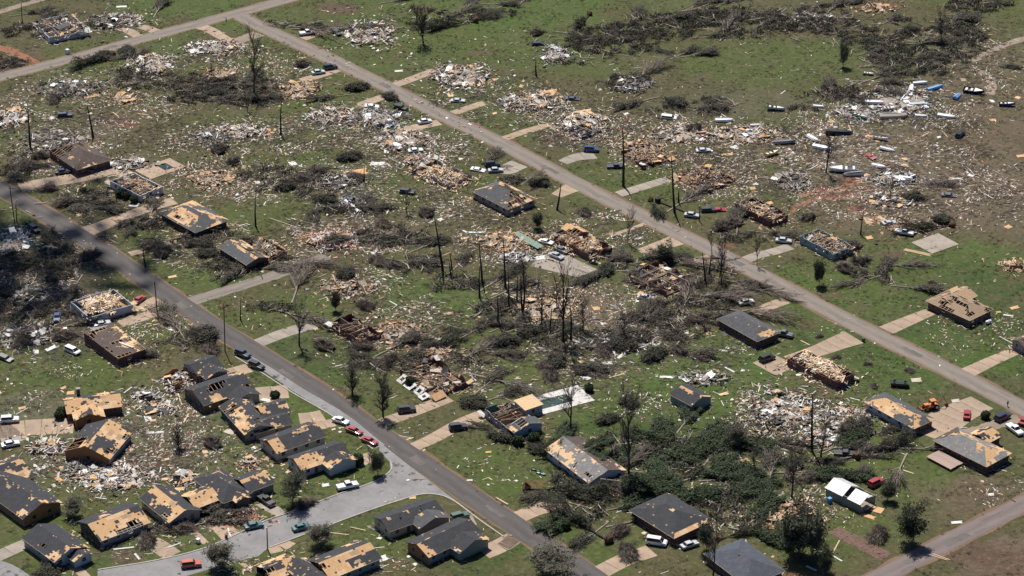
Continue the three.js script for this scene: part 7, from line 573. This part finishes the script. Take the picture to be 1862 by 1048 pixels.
for (const [k, x, z, sx, sz, m, d] of [
  ['sheet', -139.9,-218.4, 4, 1.6, 'paint_white', 5], ['sheet', -139.4,-138.1, 6, 2.4, 'plywood', 25], ['sheet', -163.1,-126.7, 5, 4, 'plywood', 30], ['sheet', -38.3,-159.2, 3, 1.6, 'drywall_white', 8], ['sheet', 23.7,-123.9, 6.5, 5, 'plywood_pale', 20], ['sheet', 12.3,-140.5, 7, 5, 'plywood', 15], ['sheet', -13.2,-148.7, 8, 4.5, 'plywood', 12], ['sheet', -79.8,-108.3, 6, 5, 'plywood', 20], ['sheet', -42.1,-84.6, 5, 2.4, 'drywall_white', 0], ['sheet', -48.7,-77.9, 8, 4.5, 'plywood', 15], ['sheet', 68.2,-91.4, 4, 1.8, 'plywood', 10], ['sheet', 7.6,-18.9, 5, 2.6, 'drywall_white', 10], ['sheet', 109.9,-44.3, 8, 5, 'plywood_dull', 10], ['sheet', 119.3,-22.5, 9, 1.8, 'plywood_dull', -28], ['sheet', 137.8,-73.3, 5, 1.4, 'paint_white', 0], ['sheet', 161,-90.3, 3, 2, 'plywood', 10], ['sheet', 145.5,-15.3, 4, 3, 'plywood', 10], ['sheet', 148.7,-39.6, 2.4, 2, 'plywood', 40],
  ['sheet', -126.5,35.9, 3.5, 1.6, 'paint_white', 45], ['sheet', -119.7,57.8, 2, 1.4, 'plywood', 40], ['sheet', -117.5,60.6, 2.2, 2, 'plywood', 8], ['sheet', -129.1,68.6, 2.2, 1.4, 'plywood', 20], ['sheet', -99.2,19.7, 2, 1.3, 'plywood', 10], ['sheet', -51.9,30.9, 2.4, 1.3, 'drywall_white', 5], ['sheet', -73.2,80.9, 3.2, 2.4, 'drywall', -30], ['sheet', -64.7,64.6, 4, 1.6, 'drywall_white', -22], ['sheet', -93.8,75.1, 1.6, 1.4, 'plywood', 5], ['sheet', -92.5,81.3, 5, 1.2, 'drywall_white', 3], ['sheet', -88.3,94.9, 2.4, 1, 'plywood_pale', 30], ['sheet', -96.7,62.7, 3.5, 2.2, 'drywall_white', -40], ['sheet', -119.2,98.9, 3, 1.6, 'drywall_white', 30], ['sheet', -114.5,104.1, 4, 1.4, 'plywood', -50], ['sheet', -96.6,103.8, 2, 1.4, 'plywood', 20], ['sheet', -114.5,98.9, 1.8, 1.4, 'plywood', 10], ['sheet', -83.1,109.1, 2.8, 1.6, 'plywood_pale', 5], ['sheet', -87.2,104.3, 2.4, 1.4, 'plywood_pale', 15],
  ['sheet', 30.2,39.8, 4.5, 1.2, 'drywall_white', 50], ['sheet', 25.9,44.3, 3, 1.6, 'drywall_white', 5], ['sheet', 41.7,52, 4, 1.2, 'sheet_metal', -5], ['sheet', 46.4,74.7, 6, 1, 'drywall_white', 2], ['sheet', 56.4,61.2, 3, 1.4, 'plywood_pale', 25], ['sheet', 3.6,57.1, 4, 2, 'sheet_metal', 10], ['sheet', 142,12.1, 3, 1.6, 'plywood', 25], ['sheet', 137,14.8, 1.6, 1, 'plywood', 10], ['sheet', 117.6,64.9, 2.4, 1.8, 'drywall', 10], ['sheet', 108.7,53.7, 3, 2.2, 'drywall', 5], ['sheet', 139.4,16.8, 3, 0.9, 'drywall_white', -20], ['sheet', 63,126.2, 4, 3, 'plywood', 10], ['sheet', 65.6,121.8, 3, 2.6, 'plywood', 40], ['sheet', 67.5,118.3, 3.4, 2.6, 'plywood', 20], ['sheet', 75.7,123.1, 4.5, 1.2, 'drywall_white', 30], ['sheet', 87.7,121.8, 4, 1.6, 'plywood', -35], ['sheet', 109.1,124.6, 3, 1.2, 'sheet_metal', 5], ['sheet', 119.5,111.8, 1.8, 1.4, 'sheet_metal', 5], ['sheet', 24.8,95.4, 6, 3.6, 'plywood_pale', -25], ['sheet', 26.9,105.9, 4.6, 3.4, 'drywall_white', -20], ['sheet', 56.2,97.1, 7, 4, 'plywood', 5], ['sheet', 61.5,122.4, 4, 2.4, 'plywood', 35], ['sheet', 47,123.1, 5, 2.2, 'plywood_pale', -25], ['sheet', 21.4,84, 2.4, 1.2, 'plywood', 0], ['sheet', -24.7,113.2, 1.8, 1.2, 'plywood_pale', 5], ['sheet', -6,91.2, 1.6, 1, 'plywood', 5], ['sheet', -10.6,104.9, 1.6, 0.8, 'drywall_white', 0], ['sheet', -31.1,140.7, 3, 2.4, 'drywall_white', 30],
  ['board', 78.3,135.5, 6, 0.3, 'lumber', 68], ['board', 74.1,137.4, 3.4, 0.35, 'drywall_white', -30], ['board', 78.1,140.7, 3, 0.5, 'drywall_white', -50], ['board', 71.4,144.9, 3, 0.5, 'drywall_white', -40], ['board', 102.9,139.8, 5, 0.25, 'lumber', -35], ['board', 102.2,140.1, 5, 0.25, 'lumber', -32], ['board', 100.3,100.9, 3, 0.4, 'lumber', -35], ['board', 136.3,31.1, 5, 0.3, 'drywall_white', -55], ['board', -71.6,121.3, 4, 0.5, 'drywall_white', -60], ['board', -68.9,129.1, 4.5, 0.4, 'drywall_white', -75], ['board', -42.2,129.7, 5, 0.3, 'lumber', -12], ['board', -37.6,127.5, 4, 0.3, 'lumber', -22], ['board', -2.5,114.7, 4.4, 0.4, 'lumber', -48], ['board', -59.9,111.8, 3, 0.35, 'lumber', 85], ['board', -62.2,123.1, 3.5, 0.35, 'lumber', 55], ['board', -61.1,103.2, 3, 0.5, 'drywall_white', -30], ['board', -90,139.8, 3, 0.6, 'drywall_white', -60], ['board', -93.7,136.2, 5, 0.5, 'drywall_white', 12], ['board', -81.7,134.9, 3.6, 0.35, 'drywall_white', 35], ['board', -107.7,35.9, 4, 0.5, 'drywall_white', -42], ['board', -33.1,35.5, 3.4, 0.5, 'lumber', 30], ['board', -36.5,-88.7, 9, 0.4, 'lumber_grey', 8], ['board', -68.1,-41.9, 12, 0.35, 'lumber_grey', -36], ['board', -26.5,-16.2, 9, 0.4, 'lumber_grey', -42], ['board', 48,-21.6, 5, 0.4, 'drywall_white', -35], ['board', -69.4,-203.5, 6, 0.25, 'lumber_grey', 30], ['board', 58.9,48, 3.6, 0.6, 'drywall_white', -50], ['board', -10.5,-35.8, 5, 0.8, 'paint_white', 0], ['board', -7.4,-34.4, 3, 0.5, 'drywall_white', 70], ['board', -14.4,-36.8, 3, 0.7, 'drywall_white', -50],
]) loose(k, x, z, sx, sz, m, d);
const lineDist = (x, z) => { let best = 99; for (const { pts, w } of roadLines) for (let i = 0; i + 1 < pts.length; i++) { const a = pts[i], b = pts[i + 1], dx = b.x - a.x, dz = b.z - a.z, t = clamp(((x - a.x) * dx + (z - a.z) * dz) / (dx * dx + dz * dz), 0, 1); best = Math.min(best, Math.hypot(x - a.x - dx * t, z - a.z - dz * t) - w / 2); } return best; };
const roadMap = new Float32Array(205 * 205); for (let j = 0; j < 205; j++) for (let i = 0; i < 205; i++) roadMap[j * 205 + i] = lineDist(GX + (i + 0.5) * 2, GZ + (j + 0.5) * 2);
const rdist = (x, z) => { const i = Math.floor((x - GX) / 2), j = Math.floor((z - GZ) / 2); return i < 0 || j < 0 || i > 204 || j > 204 ? 99 : roadMap[j * 205 + i]; };
const inView = (x, z) => z > -228 && z < 150 && Math.abs(x) < lerp(122, 186, (150 - z) / 378);
{ let n = 0, guard = 0; while (n < 220 && guard++ < 20000) { const x = rr(-186, 186), z = rr(-200, 148); if (!inView(x, z) || R() > litterAt(x, z) * 1.1 || rdist(x, z) < 0.5) continue; const t = R(); if (t < 0.5) loose('board', x, z, rr(2.6, 5), rr(0.22, 0.4), pick(['lumber', 'lumber_grey', 'lumber', 'drywall_white']), rr(0, 180)); else loose('sheet', x, z, rr(1.8, 3.2), rr(1.2, 2.2), pick(['plywood', 'plywood_pale', 'drywall_white', 'sheet_metal', 'shingle_grey', 'plywood_dull']), rr(0, 180)); n++; } }
// ---------------------------------------------------------------- uncountable litter: boards, sheets, chunks and twigs over the ground
{ R = mulberry(31337); const B = [], S = [], C = [], Tw = []; let guard = 0; const pals = ['mixed', 'mixed', 'white', 'white', 'grey', 'pink', 'brown'];
  while (B.length + S.length + C.length < 64000 && guard++ < 900000) { const x = rr(-188, 188), z = rr(-230, 150); if (!inView(x, z)) continue; const l = litterAt(x, z) * (0.12 + 1.75 * Math.pow(sstep(0.28, 0.74, fbm(x / 8 + 11, z / 8, 3)), 1.4)); if (R() > l * 1.15) continue; const rd = rdist(x, z); if (rd < 0.4 && R() > 0.13) continue; const t = R(), p = pick(pals), s = 0.24 + 0.62 * R() * R() * R() + (R() < 0.06 ? 0.5 : 0), fl = fbm(x / 40 + 5, z / 40, 2) * 5 - 1.6; if (t < 0.48) B.push(scrap('board', x, 0, z, p, s * 1.15, 0.08, fl)); else if (t < 0.8) S.push(scrap('sheet', x, 0.02, z, p, s, 0.15, fl)); else C.push(scrap('chunk', x, 0, z, p, s, 0.3)); }
  for (const [x, z, phi, ha, hb, n, p] of spills) for (let i = 0; i < n; i++) { const u = rr(-1, 1), o = Math.abs(rr(0, 1) * rr(0, 1)) * 6, e = Math.floor(R() * 4), lx = e < 2 ? (e ? 1 : -1) * (ha + 0.3 + o) : u * (ha + o), lz = e < 2 ? u * (hb + o) : (e === 2 ? 1 : -1) * (hb + 0.3 + o), wx = x + Math.cos(phi) * lx + Math.sin(phi) * lz, wz = z - Math.sin(phi) * lx + Math.cos(phi) * lz; if (rdist(wx, wz) < -0.5 && R() < 0.6) continue; const t = R(), s = rr(0.4, 1.1); if (t < 0.5) B.push(scrap('board', wx, 0, wz, p, s, 0.15)); else if (t < 0.8) S.push(scrap('sheet', wx, 0.02, wz, p, s, 0.2)); else C.push(scrap('chunk', wx, 0, wz, p, s, 0.3)); }
  inst('scattered_boards', unitBox, scrapMat, B, scene, 'splintered boards littering the lawns and fields', 'debris'); inst('scattered_sheets', scrapSheet, scrapMat, S, scene, 'torn scraps of sheet littering the lawns and fields', 'debris'); inst('scattered_chunks', scrapChunk, scrapMat, C, scene, 'small chunks of rubble littering the lawns and fields', 'debris');
  const tw = new GB(); for (let i = 0; i < 5; i++) { const a = i * 1.3 + 0.3, c = Math.cos(a), s = Math.sin(a); tw.tube(V(-c * 0.5, 0.02, -s * 0.4), V(c * 0.5, 0.1 + 0.06 * i, s * 0.5), 0.03, 0.012, 3); } const twg = tw.geo(); guard = 0;
  while (Tw.length < 26000 && guard++ < 600000) { const x = rr(-188, 188), z = rr(-230, 150); if (!inView(x, z) || rdist(x, z) < 0.3 || R() > (0.04 + litterAt(x, z) * 0.8) * (0.2 + 1.5 * sstep(0.35, 0.7, fbm(x / 9 + 70, z / 9, 2)))) continue; const k = rr(0.5, 1.8), g = rr(0.6, 1.3); Tw.push({ m: xf(x, 0, z, 0, rr(0, 6.28), 0, k, k, k), c: [0.17 * g, 0.14 * g, 0.115 * g] }); }
  inst('twig_litter', twg, scrapMat, Tw, scene, 'broken twigs littering the ground', 'twigs');
  const gr = new GB(); for (let i = 0; i < 7; i++) { const a = i * 0.9, r = 0.1 + 0.05 * (i % 3); gr.tri(V(Math.cos(a) * r - 0.04, 0, Math.sin(a) * r), V(Math.cos(a) * r + 0.04, 0, Math.sin(a) * r + 0.03), V(Math.cos(a) * r * 2, 0.16 + 0.05 * (i % 4), Math.sin(a) * r * 2)); } const gg = gr.geo(), Gr = []; guard = 0;
  while (Gr.length < 30000 && guard++ < 500000) { const x = rr(-188, 188), z = rr(-230, 150); if (!inView(x, z) || rdist(x, z) < 0.6) continue; if (fbm(x / 5 + 200, z / 5, 2) < 0.42 + 0.2 * R()) continue; const k = rr(0.6, 1.5), t = R(), c = t < 0.6 ? G.green : t < 0.85 ? G.olive : G.dry, g = rr(0.7, 1.2); Gr.push({ m: xf(x, 0, z, 0, rr(0, 6.28), 0, k * 1.3, k, k * 1.3), c: c.map(v => v * g) }); }
  inst('grass_tufts', gg, scrapMat, Gr, scene, 'uneven grass tufts of the lawns and meadows', 'grass');
}
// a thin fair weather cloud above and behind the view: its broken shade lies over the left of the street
{ R = mulberry(808); const puff = new THREE.IcosahedronGeometry(1, 1), L = [], c = V(-148.1,-18.8, 0); const cx = c.x, cz = c.y; for (let i = 0; i < 250; i++) { const a = rr(0, 6.283), d = Math.pow(R(), 0.62); const x = cx + Math.cos(a) * d * 50, z = cz + Math.sin(a) * d * 58; const s = rr(1.6, 3.2) * (1.15 - 0.5 * d), t = 520 + rr(-12, 12); L.push({ m: xf(x + SUN.x * t, SUN.y * t, z + SUN.z * t, rr(0, 3), rr(0, 3), 0, s * 1.3, s * 0.8, s * 1.3), c: [0.95, 0.95, 0.95] }); } inst('cloud', puff, scrapMat, L, scene, 'thin white fair weather cloud', 'cloud'); }
// labels that several things share get their place in the row, as seen from the camera
{ const by = {}; for (const o of scene.children) if (o.userData.label && !o.userData.kind) (by[o.userData.label] ??= []).push(o); const sx = o => o.position.x / (682 - o.position.z * 0.887), num = ['', 'first', 'second', 'third', 'fourth', 'fifth', 'sixth', 'seventh', 'eighth', 'ninth', 'tenth', 'eleventh', 'twelfth', 'thirteenth', 'fourteenth', 'fifteenth'];
  for (const l of Object.values(by)) if (l.length > 1 && l.length < 15) { l.sort((a, b) => sx(a) - sx(b)); l.forEach((o, i) => { o.userData.label += l.length === 2 ? (i ? ', right one' : ', left one') : `, ${num[i + 1]} from left`; }); } }
renderer.render(scene, camera);
